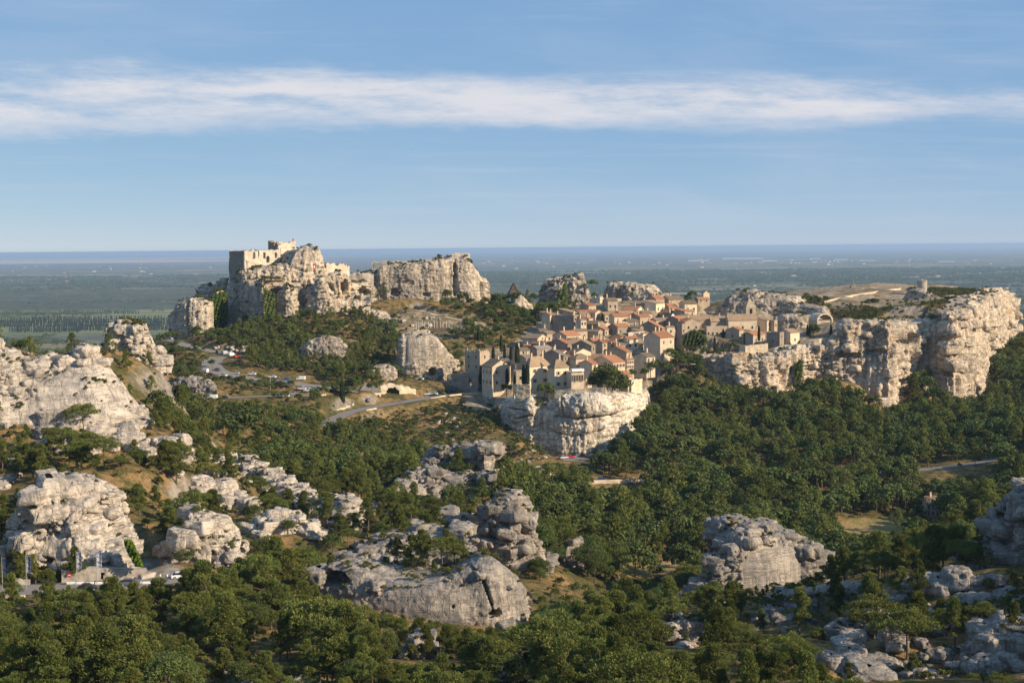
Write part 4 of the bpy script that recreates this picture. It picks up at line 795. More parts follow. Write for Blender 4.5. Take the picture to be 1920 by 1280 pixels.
def scatter(name, protos, pts, label, cat_kind='stuff', rnd=0.25):
    """one object holding very many copies of a few meshes, with geometry nodes"""
    pts = np.asarray(pts, float)           # x, y, z, scale, index
    if len(pts) == 0: return
    me = bpy.data.meshes.new(name); me.vertices.add(len(pts)); me.vertices.foreach_set('co', pts[:, :3].astype(np.float32).ravel())
    rg = np.random.default_rng(len(pts))
    a = me.attributes.new('scl', 'FLOAT', 'POINT'); a.data.foreach_set('value', pts[:, 3].astype(np.float32))
    a = me.attributes.new('idx', 'INT', 'POINT'); a.data.foreach_set('value', pts[:, 4].astype(np.int32))
    a = me.attributes.new('rot', 'FLOAT_VECTOR', 'POINT'); a.data.foreach_set('vector', np.stack([rg.normal(size=len(pts))*0.05, rg.normal(size=len(pts))*0.05, rg.random(len(pts))*6.283], 1).astype(np.float32).ravel())
    o = link(name, me, []); meta(o, label, None, None, 'stuff')
    c = bpy.data.collections.new(name+'_kinds')
    for i, p in enumerate(protos):
        q = bpy.data.objects.new(name+'_kind', p['both']); c.objects.link(q)
    ng = bpy.data.node_groups.new(name, 'GeometryNodeTree')
    ng.interface.new_socket('Geometry', in_out='INPUT', socket_type='NodeSocketGeometry'); ng.interface.new_socket('Geometry', in_out='OUTPUT', socket_type='NodeSocketGeometry')
    N, L = ng.nodes, ng.links; gi = N.new('NodeGroupInput'); go = N.new('NodeGroupOutput'); ip = N.new('GeometryNodeInstanceOnPoints')
    ci = N.new('GeometryNodeCollectionInfo'); ci.inputs[0].default_value = c; ci.inputs[1].default_value = True; ci.inputs[2].default_value = True
    def at(nm, ty):
        n = N.new('GeometryNodeInputNamedAttribute'); n.data_type = ty; n.inputs[0].default_value = nm; return n.outputs[0]
    L.new(gi.outputs[0], ip.inputs['Points']); L.new(ci.outputs[0], ip.inputs['Instance']); ip.inputs['Pick Instance'].default_value = True
    L.new(at('idx', 'INT'), ip.inputs['Instance Index']); L.new(at('scl', 'FLOAT'), ip.inputs['Scale'])
    e2r = N.new('FunctionNodeEulerToRotation'); L.new(at('rot', 'FLOAT_VECTOR'), e2r.inputs[0]); L.new(e2r.outputs[0], ip.inputs['Rotation'])
    L.new(ip.outputs[0], go.inputs[0]); m = o.modifiers.new('scatter', 'NODES'); m.node_group = ng; return o

# ---------------------------------------------------------------- where things grow
_rp = np.concatenate([c[:, :2] for c, w in ROADS.values()]); _rw = np.concatenate([np.full(len(c), w) for c, w in ROADS.values()])
def on_road(x, y, m=1.2):
    out = np.zeros(len(x), bool)
    for s in range(0, len(x), 4000):
        d = np.sqrt((x[s:s+4000, None]-_rp[None, :, 0])**2+(y[s:s+4000, None]-_rp[None, :, 1])**2); out[s:s+4000] = (d < _rw[None]+m).any(1)
    return out
def seen(x, y, z, tol=2.0):
    """is a point at height z above the ground line of sight of the camera"""
    ok = np.ones(len(x), bool)
    for t in np.linspace(0.12, 0.985, 90):
        sx, sy = x*t, y*t; h, _ = HR(sx, sy); inside = (sy > TY0+2)
        ok &= ~(inside & (h-tol > CZ+(z-CZ)*t))
    return ok
VILLAGE = [(868, 765), (868, 655), (955, 650), (1010, 600), (1070, 595), (1090, 560), (1240, 565), (1330, 575), (1540, 590), (1600, 600), (1560, 640), (1420, 668), (1330, 664), (1290, 695), (1240, 700), (1215, 760), (930, 770)]
CLEAR = [VILLAGE]+[z for z in Z_BARE]+[z for z in Z_FIELD]+[
    [(380, 700), (385, 652), (465, 652), (470, 690), (600, 706), (600, 722), (390, 716)], [(520, 735), (610, 725), (605, 748), (520, 752)],
    [(770, 590), (870, 590), (870, 625), (770, 625)], [(1030, 820), (1110, 820), (1110, 870), (1030, 870)],
    [(680, 765), (700, 735), (880, 712), (890, 740)], [(660, 545), (800, 545), (800, 580), (690, 585)]]
#        polygon, (Dmin, Dmax), spacing, probability, [(kind, weight, hmin, hmax)]
F_ = [(-200, 1400), (2200, 1400), (2200, 400), (-200, 400)]
# parts of the view where nothing may stand in front: polygon, only for plants nearer than this
KEEP = [([(1730, 930), (1770, 930), (1770, 966), (1735, 968)], 538), ([(1690, 1205), (1760, 1205), (1760, 1262), (1690, 1262)], 224), ([(1785, 1170), (1935, 1170), (1935, 1245), (1790, 1240)], 221), ([(1740, 1060), (1890, 1060), (1890, 1112), (1745, 1112)], 261), ([(1235, 1145), (1325, 1145), (1320, 1210), (1240, 1212)], 272), ([(1405, 1100), (1550, 1100), (1550, 1165), (1410, 1180)], 280), ([(1620, 1240), (1830, 1240), (1830, 1278), (1625, 1278)], 211), ([(376, 1255), (466, 1255), (466, 1278), (376, 1278)], 224), ([(530, 1266), (620, 1266), (620, 1278), (530, 1278)], 220), ([(925, 1240), (990, 1240), (990, 1278), (925, 1278)], 230), ([(1840, 870), (1930, 870), (1930, 1060), (1835, 1060)], 266),
        ([(600, 1045), (1000, 1040), (1002, 1120), (975, 1168), (850, 1168), (760, 1150), (690, 1132), (620, 1110)], 313), ([(15, 880), (160, 930), (275, 1060), (280, 1092), (120, 1085), (20, 1085)], 296), ([(315, 945), (410, 950), (450, 1035), (420, 1068), (330, 1060)], 315), ([(260, 1050), (330, 1050), (330, 1090), (270, 1092)], 296),
        ([(1285, 1105), (1300, 1045), (1380, 970), (1540, 970), (1540, 1060), (1500, 1085), (1410, 1092), (1340, 1080)], 360), ([(740, 1182), (828, 1182), (828, 1236), (745, 1236)], 262), ([(0, 650), (230, 640), (290, 775), (200, 800), (0, 790)], 400), ([(0, 1112), (60, 1112), (60, 1135), (0, 1140)], 285),
        ([(1560, 1140), (1690, 1140), (1690, 1220), (1560, 1230)], 243), ([(1060, 1005), (1095, 1005), (1095, 1058), (1060, 1058)], 395), ([(990, 760), (1200, 740), (1150, 830), (1060, 852), (1000, 830)], 636), ([(1020, 845), (1110, 845), (1110, 864), (1020, 864)], 620), ([(1130, 888), (1205, 886), (1205, 906), (1110, 908)], 588), ([(1720, 870), (1860, 862), (1860, 886), (1725, 892)], 606), ([(1580, 972), (1700, 968), (1690, 990), (1580, 995)], 520), ([(1175, 1052), (1280, 1048), (1265, 1078), (1175, 1080)], 440),
        ([(640, 745), (900, 725), (900, 742), (690, 775), (640, 782)], 700), ([(380, 655), (640, 700), (620, 752), (380, 740)], 640), ([(430, 655), (510, 600), (510, 690), (440, 700)], 700), ([(1330, 670), (1500, 680), (1560, 650), (1660, 640), (1690, 750), (1650, 765), (1560, 700), (1480, 730), (1340, 705)], 760), ([(1740, 620), (1850, 600), (1900, 560), (1900, 640), (1840, 740), (1780, 735)], 780),
        ([(400, 770), (490, 760), (490, 830), (400, 830)], 510), ([(750, 835), (905, 830), (905, 900), (780, 900)], 455), ([(900, 930), (1000, 930), (1035, 1050), (930, 1050)], 364)]
ZONES = [
 ('fg_low_left', [(-200, 1900), (-200, 1092), (340, 1085), (560, 1090), (640, 1160), (1000, 1170), (1240, 1140), (1240, 1900)], (168, 345), 4.5, 0.82, [('pine', 9, 4.0, 10.0), ('oak', 2, 3.5, 7), ('bush', 2, 1.2, 2.6)]),
 ('fg_low_right', [(1240, 1900), (1240, 1130), (1560, 1060), (2200, 1000), (2200, 1900)], (130, 345), 4.6, 0.66, [('pine', 6, 3.5, 9.5), ('bush', 5, 1.2, 2.6)]),
 ('left_hill', [(-200, 900), (-200, 560), (330, 600), (330, 830), (200, 900)], (330, 560), 4.4, 0.55, [('pine', 3, 3.5, 6.5), ('bush', 5, 1.4, 3.0)]),
 ('left_mid', [(-200, 1100), (-200, 830), (320, 800), (460, 840), (660, 900), (760, 860), (900, 900), (1000, 1060), (640, 1140), (560, 1110), (300, 1040), (250, 1010), (160, 1000)], (296, 480), 4.8, 0.70, [('pine', 7, 5, 9), ('bush', 3, 1.4, 2.8)]),
 ('ravine', [(280, 900), (280, 750), (460, 752), (660, 775), (760, 850), (900, 880), (900, 960), (640, 960), (420, 880)], (430, 690), 5.0, 0.80, [('pine', 3, 5, 9), ('oak', 5, 4.5, 8)]),
 ('castle_slope', [(430, 640), (480, 590), (610, 570), (740, 610), (760, 700), (700, 735), (640, 735), (480, 690)], (690, 850), 3.6, 0.93, [('oak', 8, 3.2, 6.5), ('pine', 3, 5, 8.5), ('bush', 3, 2, 3.4)]),
 ('castle_left', [(310, 660), (310, 628), (430, 615), (480, 600), (490, 650), (460, 690), (380, 690), (320, 745), (250, 745), (250, 660)], (610, 830), 3.8, 0.78, [('oak', 6, 3, 6.5), ('bush', 4, 1.5, 3)]),
 ('castle_terrace', [(640, 600), (700, 570), (800, 575), (880, 590), (960, 640), (860, 650), (760, 640)], (770, 870), 3.4, 0.50, [('bush', 9, 1.0, 2.2), ('oak', 1, 2.5, 4)]),
 ('castle_east', [(820, 660), (870, 600), (830, 565), (905, 545), (1010, 560), (1060, 590), (1010, 640), (960, 700), (870, 690)], (700, 920), 5.0, 0.85, [('oak', 8, 4, 8), ('pine', 2, 5, 8), ('bush', 2, 1.5, 3)]),
 ('road_slope', [(600, 770), (880, 738), (960, 745), (960, 800), (1040, 855), (1060, 880), (900, 885), (760, 860), (640, 840)], (570, 720), 2.3, 0.78, [('bush', 12, 1.2, 2.8), ('oak', 3, 2.4, 4.6)]),
 ('right_woods', [(1060, 1120), (900, 940), (960, 905), (1050, 905), (1110, 850), (1200, 790), (1220, 700), (1330, 670), (1340, 710), (1400, 745), (1480, 745), (1550, 705), (1600, 720), (1660, 790), (1700, 740), (1700, 650), (1760, 740), (1850, 760), (1850, 690), (1960, 620), (2200, 620), (2200, 1000), (1560, 1080), (1240, 1130)], (385, 1150), 4.8, 0.93, [('oak', 8, 3.5, 11.5), ('pine', 3, 6, 13), ('bush', 1, 2, 3.5)]),
 ('plateau', [(1560, 606), (1540, 585), (1590, 575), (1700, 583), (1780, 560), (1700, 545), (1880, 542), (1890, 556), (1830, 580), (1760, 602)], (790, 1150), 2.6, 0.9, [('bush', 9, 1.4, 3.0)]),
 ('village_rock', [(1000, 600), (1010, 555), (1130, 560), (1300, 560), (1480, 545), (1560, 570), (1340, 600)], (850, 950), 3.6, 0.75, [('oak', 5, 3, 6.5), ('bush', 5, 1.5, 3)]),
 ('open_slope', F_, (297, 900), 3.6, 0.62, [('bush', 9, 1.4, 3.0), ('oak', 3, 3.0, 6)]),
]
PLANTS = []      # kind, x, y, z, h, zone
def plant():
    occ = set()
    rg = np.random.default_rng(11)
    for zn, poly, (d0, d1), sp, pr, mix in ZONES:
        X, Y = np.meshgrid(np.arange(TX0+5, TX1-5, sp), np.arange(d0, d1, sp), indexing='ij'); X = X.ravel(); Y = Y.ravel()
        X = X+rg.uniform(-.48, .48, len(X))*sp; Y = Y+rg.uniform(-.48, .48, len(Y))*sp
        ok = (rg.random(len(X)) < pr) & (Y > 170); X, Y = X[ok], Y[ok]; Z = H(X, Y)
        clump = fbm(np.stack([X/16, Y/16, np.full(len(X), 3.)], 1), 2)
        px, py, w = proj(np.stack([X, Y, Z], 1)); ok = inpoly(px, py, poly) & (px > -350) & (px < 2350)
        if zn in ('left_hill', 'castle_terrace', 'road_slope', 'left_mid'): ok &= clump > -0.22
        for c in CLEAR: ok &= ~(inpoly(px, py, c) & (w > 280))
        hr, isr = HR(X, Y); ok &= ~on_road(X, Y, 1.2 if d0 < 300 else 3.0)
        ok &= ~isr
        PX, PY, Wd_ = px[ok], py[ok], w[ok]
        for n_, (x, y, z) in enumerate(zip(X[ok], Y[ok], Z[ok])):
            cell = (int(x/2.6), int(y/2.6))
            if zn == 'open_slope' and any((cell[0]+i_, cell[1]+j_) in occ for i_ in (-1, 0, 1) for j_ in (-1, 0, 1)): continue
            occ.add(cell)
            ks = [m_[1] for m_ in mix]; m_ = mix[rg.choice(len(mix), p=np.array(ks)/sum(ks))]
            hh = m_[2]*0.85+(m_[3]*1.15-m_[2]*0.85)*rg.random()**1.4; kd = m_[0]; a_, b_, c_ = PX[n_], PY[n_], Wd_[n_]
            for poly_, dk in KEEP:
                if c_ >= dk: continue
                for _ in range(4):
                    q_ = hh*F/c_; ww = q_*0.3; t_ = np.linspace(0, 1, 6)
                    if inpoly(a_+ww*np.array([0]*6+[1]*6+[-1]*6), np.r_[b_-q_*t_, b_-q_*t_*0.8, b_-q_*t_*0.8], poly_).any(): hh *= 0.68
                    else: break
                else: hh = 0
            if hh < 0.8: continue
            if hh < 2.3 and kd != 'bush': kd = 'bush'
            PLANTS.append([kd, x, y, z-0.15, hh, zn])
    # shrubs rooted on the rocks
    for (nm, pts) in ROCKTOP:
        du = np.gradient(pts, axis=0); dv = np.gradient(pts, axis=1); n = np.cross(du, dv); n /= np.linalg.norm(n, axis=-1, keepdims=True)+1e-9
        up_ = n[..., 2] > 0.62; c = fbm(pts.reshape(-1, 3)/np.array([7, 7, 5.])+9, 2).reshape(up_.shape); D0 = pts[..., 1].mean()
        if nm == 'village_crag': continue
        ii, jj = np.where((n[..., 2] > 0.45) & (c > 0.10))
        if len(ii) == 0: continue
        area = len(ii)*0.12 if D0 < 420 else len(ii)*0.35
        k = min(len(ii), int(area/(1.5 if D0 < 480 else 4)), 420 if nm == 'plateau_cliff' else 150)
        for s in rg.choice(len(ii), k, replace=False):
            p = pts[ii[s], jj[s]]; PLANTS.append(['bush', p[0], p[1], p[2]-0.1, rg.uniform(0.7, 1.8)*(1 if D0 < 480 else 1.5), nm])
plant()
EXTRA = []     # hand placed: kind, px, py of the foot, height, label
def tree_at(kind, px, py, h, label=None, D=None):
    p = P(px, py, D) if D else hit(px, py); PLANTS.append([kind, p[0], p[1], H(p[0], p[1]) if not D else p[2], h, ('!' + label) if label else 'hand'])
tree_at('oak', 450, 838, 17, 'big pale green tree standing alone with a bare forked trunk below the car parks', 515)
tree_at('pine', 472, 696, 13.5, 'large round pine standing by itself between the two car parks', 712)
for px, py, h in [(418, 722, 5.5), (452, 724, 5.8), (492, 732, 6.5), (535, 752, 5), (560, 755, 5), (590, 748, 5.5), (608, 742, 5.5)]: tree_at('oak', px, py, h)
for px, py, h, D in [(720, 557, 6.5, 838), (840, 568, 9.5, 842), (835, 580, 8, 835), (862, 590, 7, 830), (930, 575, 9, 855), (915, 590, 8, 845), (955, 600, 9, 840), (975, 620, 9, 825), (940, 615, 8, 825), (990, 600, 7, 850), (1110, 540, 6, 890), (1115, 565, 6, 880), (1085, 600, 7, 860), (1060, 595, 6, 870)]: tree_at('oak', px, py, h, D=D)
for px, py, h, D in [(958, 676, 7, 690), (970, 682, 9.5, 680), (946, 672, 7, 695), (902, 722, 10, 712), (951, 722, 8, 665), (965, 722, 5, 668), (982, 722, 9.5, 652), (989, 722, 10, 650), (1130, 622, 10, 812), (1336, 642, 8, 800), (1340, 655, 7, 790), (1356, 640, 7, 795), (1423, 640, 8.5, 778), (1396, 645, 6, 778), (1514, 632, 7, 792), (1558, 634, 7.5, 785), (1518, 632, 6.5, 790), (642, 765, 13, 655), (1005, 612, 9, 830), (1012, 620, 7, 825), (897, 640, 7, 780), (940, 660, 9, 740), (925, 680, 8, 730)]: tree_at('cyp', px, py, h, D=D)
for px, D, top, lb in [(88, 270, 1066, 'tall bushy pine hiding the cave door beside the second flagpole'), (22, 268, 1075, 'pine at the left edge before the leftmost flagpole'), (165, 268, 1100, 'pine before the road between third and fourth flagpoles'), (207, 266, 1083, 'pointed pine before the road right of the fourth flagpole'), (250, 270, 1090, 'dense pine before the right end of the concrete wall'), (300, 272, 1084, 'pine before the sandy path below the cave mouth'), (356, 276, 1066, 'tall pine before the foot of the layered outcrop'), (385, 270, 1052, 'tallest pine right of the layered outcrop'), (420, 280, 1062, 'pine right of the tallest pine by the layered outcrop')]:
    q = P(px, 1120, D); zz = float(H(q[0], q[1])); PLANTS.append(['pine', q[0], q[1], zz, float(P(px, top, D)[2]-zz), '!'+lb])
for px, py, D, h in [(745, 1050, 326, 6.0), (772, 1056, 324, 7.2), (800, 1060, 323, 7.8), (828, 1060, 322, 7.2), (852, 1052, 324, 6.4), (790, 1040, 332, 6.5), (838, 1036, 333, 6.0), (868, 1050, 324, 5.0), (640, 1010, 350, 6.5), (690, 985, 356, 7.5), (735, 975, 360, 7.5), (770, 968, 366, 6.5)]:
    q = P(px, py, D); PLANTS.append(['pine', q[0], q[1], q[2]-0.4, h, 'terrace'])
for px, D, h, lb in [(1500, 268, 9.5, 'wide umbrella pine with bare forked trunk in front of the quarried rock'), (1370, 290, 8.5, 'rounded sunlit pine standing left of the quarried face'), (1640, 262, 8, 'umbrella pine on the ridge between quarried rock and the shaded cliff'), (1720, 262, 8.5, 'broad pine nearest the tall shaded rock face'), (1340, 226, 10, 'big dense pine below the fissured ledge'), (1700, 226, 8.5, 'open crowned pine with leaning trunk above the squared block'), (1790, 228, 8, 'open crowned pine at right of the leaning one')]:
    q = P(px, 1150, D); PLANTS.append(['pine', q[0], q[1], float(H(q[0], q[1])), h, '!'+lb])
for px, py, h in [(398, 690, 5), (382, 682, 5.5), (486, 716, 4.5), (505, 728, 5), (522, 732, 5), (545, 728, 4.5), (470, 728, 5), (440, 730, 4.5), (405, 722, 5), (612, 735, 5), (628, 740, 5.5), (640, 728, 5), (655, 742, 5), (668, 730, 5.5), (600, 705, 5), (575, 700, 5.5), (550, 698, 5), (525, 694, 5), (500, 692, 5.5)]: tree_at('oak', px, py, h)
for i_, (px, py) in enumerate([(1480, 748), (1500, 745), (1522, 742), (1545, 738), (1560, 742), (1575, 750), (1592, 756), (1610, 762), (1628, 768), (1645, 778), (1530, 752), (1600, 772)]): tree_at('oak' if i_ % 3 else 'pine', px, py, 8+(i_*37 % 5)*0.7)
tree_at('oak', 1526, 634, 9, 'dark clipped round tree on the terrace before the vaulted ruin', 790)
for px, py, h, D in [(1122, 742, 13, 652), (1138, 740, 15.5, 651), (1152, 744, 14, 650), (1112, 736, 8, 655), (1148, 730, 12, 662), (1162, 744, 9, 650), (1022, 748, 8.5, 648), (1035, 748, 6, 646), (1012, 768, 5, 644), (1185, 712, 6, 690), (1210, 710, 6, 695), (950, 742, 6.5, 668), (902, 738, 4, 712), (1258, 680, 9, 740), (1270, 690, 8, 735), (1220, 705, 9, 715), (1232, 700, 8, 725), (1300, 668, 6, 765), (1320, 668, 6, 760), (1290, 680, 7, 745), (1345, 668, 5, 755), (1360, 668, 5, 755), (1375, 655, 5, 770), (1320, 650, 6, 780), (1420, 655, 4, 772), (1435, 655, 5, 770), (1310, 640, 7, 800), (1250, 700, 7, 722)]: tree_at('oak', px, py, h, D=D)
def front_label(kind, px, py, D, zn):
    what = {'pine': 'olive green pine', 'oak': 'dark green broadleaf tree', 'bush': 'low evergreen shrub', 'cyp': 'dark narrow cypress'}[kind]
    where = {'terrace': 'on the ledges behind the grey dome', 'open_slope': 'on the open dry slope', 'fg_low_left': 'in the grove at bottom left', 'fg_low_right': 'among pale rocks at lower right', 'left_hill': 'on the white rocky hillside at left', 'left_mid': 'among boulders in the left middle ground',
             'ravine': 'in the ravine below the car parks', 'castle_slope': 'on the wooded slope under the castle', 'castle_left': 'by the car parks under the castle', 'castle_terrace': 'on the dry castle terrace',
             'castle_east': 'in the grove between castle and village', 'road_slope': 'on the slope under the village road', 'right_woods': 'in the wood below the cliff', 'plateau': 'on the rim of the bare plateau', 'village_rock': 'between the crags behind the village', 'hand': 'in the village or car parks'}.get(zn, 'rooted on a '+zn.replace('_', ' '))
    where2 = ''
    if zn == 'fg_low_left': where2 = ' near the flagpoles' if px < 320 else (' under the grey dome' if 620 < px < 1020 else (' left of the grey dome' if px <= 620 else ' right of the grey dome'))
    if zn == 'right_woods': where2 = ' above the lower road' if py < 880 else (' by the small meadows' if py > 960 else ' under the lower road')
    return what+' '+where+where2
def put_plants():
    arr = PLANTS; x = np.array([a[1] for a in arr]); y = np.array([a[2] for a in arr]); z = np.array([a[3] for a in arr]); h = np.array([a[4] for a in arr])
    vis = seen(x, y, z+h) | np.array([a[5] in ('hand', 'terrace') or a[5][0] == '!' for a in arr])
    px, py, w = proj(np.stack([x, y, z], 1)); vis &= (px > -350) & (px < 2350) & (py-h/w*F < 1290)
    size = h/w*np.where((px < -30) | (px > 1950), 0.01, 1.0); rg = np.random.default_rng(5)
    print('PLANTS', len(arr), 'seen', int(vis.sum()))
    for kind, nm, cat in (('pine', 'pine_tree', 'pine tree'), ('oak', 'broadleaf_tree', 'tree'), ('bush', 'shrub', 'shrub'), ('cyp', 'cypress_tree', 'cypress')):
        idx = np.array([i for i in range(len(arr)) if arr[i][0] == kind and vis[i]]); idx = idx[np.argsort(-size[idx])]
        # hand placed ones first
        idx = np.array([i for i in idx if arr[i][5] in ('hand', 'terrace') or arr[i][5][0] == '!']+[i for i in idx if not (arr[i][5] in ('hand', 'terrace') or arr[i][5][0] == '!')])
        ind, rest = idx[:290], idx[290:]
        from collections import defaultdict
        byl = defaultdict(list)
        for i in ind: byl[front_label(kind, px[i], py[i], w[i], arr[i][5]) if arr[i][5][0] != '!' else arr[i][5][1:]].append(i)
        lab = {}
        for l, L_ in byl.items():
            for i in L_: lab[i] = l
            if len(L_) == 1: continue
            S_ = sorted(L_, key=lambda i: -size[i])
            done = set()
            for word, i in (('tallest ', S_[0]), ('leftmost ', min(L_, key=lambda i: px[i])), ('rightmost ', max(L_, key=lambda i: px[i])), ('nearest ', min(L_, key=lambda i: w[i])), ('farthest ', max(L_, key=lambda i: w[i]))):
                if i in done: continue
                done.add(i); lab[i] = word+l
        for i in ind:
            near = w[i] < 430; key = kind if kind == 'cyp' else kind+('_near' if near else '_far')
            nP = len(PROTO[key]); pi = int(rg.integers(nP))
            if key == 'pine_near' and pi >= 6 and rg.random() < 0.4: pi = int(rg.integers(6))
            pr = PROTO[key][pi]; sc = h[i]/pr['h']; grp = {'pine': 'pines growing on the slopes', 'oak': 'broadleaf trees of the valley and village', 'bush': 'shrubs of the rocky slopes', 'cyp': 'cypresses around the village'}[kind]
            rz = rg.random()*6.28; wd = sc*rg.uniform(0.85, 1.2)
            if near and kind in ('pine', 'oak'):
                r = empty(nm, (x[i], y[i], z[i]), rz, label=lab[i], cat=cat, group=grp); r.scale = (wd, wd, sc)
                for pn, me_ in (('trunk', pr['trunk']), ('crown', pr['crown'])):
                    c = bpy.data.objects.new(pn, me_); COL.objects.link(c); c.parent = r
            else:
                o = bpy.data.objects.new(nm, pr['both']); COL.objects.link(o); o.location = (x[i], y[i], z[i]); o.rotation_euler = (0, 0, rz); o.scale = (wd, wd, sc); meta(o, lab[i], cat, grp)
        if len(rest):
            for nearflag in (True, False):
                rr = [i for i in rest if (w[i] < 430) == nearflag]
                if not rr: continue
                key = kind if kind == 'cyp' else kind+('_near' if nearflag else '_far'); pr = PROTO[key]
                pp = []
                for i in rr:
                    k = int(rg.integers(len(pr))); pp.append((x[i], y[i], z[i], h[i]/pr[k]['h'], k))
                scatter({'pine': 'pine_wood', 'oak': 'valley_wood', 'bush': 'scrub', 'cyp': 'cypress_wood'}[kind], pr, pp, {'pine': 'rest of the pine wood', 'oak': 'dense broadleaf wood filling the valley', 'bush': 'low scrub covering the slopes', 'cyp': 'cypress belt'}[kind]+(' near by' if nearflag else ' farther off'))
        print(kind, len(idx))
put_plants()

# woods, hedges and poplar rows of the plain
def plain_trees():
    rg = np.random.default_rng(21); n = 110000
    Y = 1700*np.exp(rg.random(n)*math.log(14000/1700)); X = (rg.random(n)-0.5)*Y*0.80
    c = fbm(np.stack([X/900, Y/380, np.zeros(n)], 1), 4); hedge = np.abs(np.sin(Y/190+0.4*np.sin(X/700))) < 0.05; hedge2 = np.abs(np.sin(X/260+Y/2100)) < 0.035
    meadow = (Y > 4150) & (Y < 6300) & (X < 300)
    ok = ((c > 0.02) & ~meadow) | ((hedge | hedge2) & ~meadow & (rg.random(n) < 0.9)) | (meadow & (c > 0.42)) | (meadow & (np.abs(np.sin(Y/300)) < 0.03))
    X, Y = X[ok], Y[ok]
    pts = [(x, y, PLAIN, s, k) for x, y, s, k in zip(X, Y, rg.uniform(0.6, 1.3, len(X))*(1+0.5*(Y > 6500)*rg.random(len(X))+0.6*(Y > 9000)), rg.integers(0, 3, len(X)))]
    scatter('plain_woods', PROTO['plain'], pts, 'far woods and hedgerows scattered over the plain')
    pop = []
    for (px0, px1, py, hh) in [(0, 300, 612, 1.0), (60, 430, 600, 0.8), (120, 260, 588, 0.7), (20, 150, 622, 1.0), (230, 320, 608, 1.0), (0, 200, 605, 0.9), (140, 420, 619, 1.0)]:
        m = int((px1-px0)/2.1)
        for px in np.linspace(px0, px1, m):
            D = 240*F/(py-(474-0.0096*(px-0)))+rg.normal()*25; q = P(px+rg.normal()*1.0, py, D); pop.append((q[0], q[1], PLAIN, hh*rg.uniform(0.7, 1.1), 0))
    scatter('poplar_rows', PROTO['poplar'], pop, 'rows of tall dark poplars across the meadows at left')
plain_trees()
# ---------------------------------------------------------------- building materials
def stone_mat(name, a, b, sc=1.0, stain=0.35):
    k = mat(name); pos = k.geo.outputs['Position']
    n = k.noise(pos, 0.35*sc, 5, 0.65); f = k.noise(pos, 2.2, 4, 0.7); s = k.noise(k.map(pos, (0.9, 0.9, 0.10)), 1.0, 4, 0.6)
    c = k.mix(k.step(n, 0.35, 0.65), a, b); c = k.mix(k.step(s, 0.48, 0.7, 0, stain), c, tuple(v*0.5 for v in a))
    br = k.nd('ShaderNodeTexBrick'); k.put(br, 'Vector', k.map(pos, (1, 1, 1), rot=(math.pi/2, 0, 0.6))); br.inputs['Scale'].default_value = 0.9; br.inputs['Mortar Size'].default_value = 0.03
    br.inputs['Color1'].default_value = (1, 1, 1, 1); br.inputs['Color2'].default_value = (0.82, 0.82, 0.82, 1); br.inputs['Mortar'].default_value = (0.6, 0.6, 0.6, 1)
    c = k.mix(0.45, c, br.outputs[0], 'MULTIPLY'); c = k.mix(k.step(f, 0.55, 0.78, 0, 0.3), c, (0.12, 0.10, 0.085))
    return k.done(c, 0.95, k.bump(k.math('ADD', f, n), 0.12, 0.7), 0.05)
def tile_mat(name, a, b):
    k = mat(name); pos = k.geo.outputs['Position']; oi = k.nd('ShaderNodeObjectInfo')
    n = k.noise(pos, 0.55, 5, 0.7); f = k.noise(pos, 3.0, 3, 0.7)
    c = k.mix(k.step(n, 0.35, 0.65), a, b); c = k.mix(k.step(f, 0.5, 0.7, 0, 0.55), c, (0.13, 0.095, 0.07))
    hs = k.nd('ShaderNodeHueSaturation'); k.put(hs, 'Color', c); k.put(hs, 'Value', k.math('ADD', 0.75, k.math('MULTIPLY', oi.outputs['Random'], 0.5)))
    w = k.nd('ShaderNodeTexWave', wave_type='BANDS', bands_direction='X'); k.put(w, 'Vector', k.coord.outputs['Object']); w.inputs['Scale'].default_value = 0.9; w.inputs['Distortion'].default_value = 0.4
    return k.done(hs.outputs[0], 0.9, k.bump(k.math('ADD', w.outputs[1], f), 0.12, 0.8), 0.05)
WM = {'stone': stone_mat('wall_stone', (0.52, 0.42, 0.30), (0.40, 0.325, 0.235)), 'pale': stone_mat('wall_pale_stone', (0.70, 0.58, 0.42), (0.56, 0.455, 0.325)),
      'cream': stone_mat('wall_cream_render', (0.78, 0.66, 0.47), (0.70, 0.58, 0.41), 1, 0.1), 'dark': stone_mat('wall_dark_shaded_stone', (0.36, 0.30, 0.235), (0.27, 0.225, 0.175)),  # dark stone also colours sides that lie in shade
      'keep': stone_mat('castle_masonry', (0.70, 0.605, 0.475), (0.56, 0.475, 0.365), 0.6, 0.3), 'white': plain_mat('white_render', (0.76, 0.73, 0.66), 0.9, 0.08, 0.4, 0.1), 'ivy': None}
RM = {'terra': tile_mat('terracotta_tiles', (0.44, 0.19, 0.095), (0.33, 0.18, 0.105)), 'brown': tile_mat('weathered_tiles', (0.27, 0.205, 0.135), (0.20, 0.155, 0.11)), 'pale': tile_mat('pale_tiles', (0.38, 0.265, 0.17), (0.28, 0.20, 0.13)),
      'grey': tile_mat('grey_stone_roof', (0.29, 0.265, 0.23), (0.22, 0.20, 0.18))}
MGLASS = plain_mat('dark_pane', (0.025, 0.025, 0.028), 0.25, 0.1, 2, 0.5); MFRAME = plain_mat('window_frame', (0.55, 0.48, 0.38), 0.8, 0.1); MSHUT = plain_mat('shutter_paint', (0.34, 0.21, 0.16), 0.8, 0.2); MSHUT2 = plain_mat('grey_shutter_paint', (0.45, 0.46, 0.44), 0.8, 0.2)
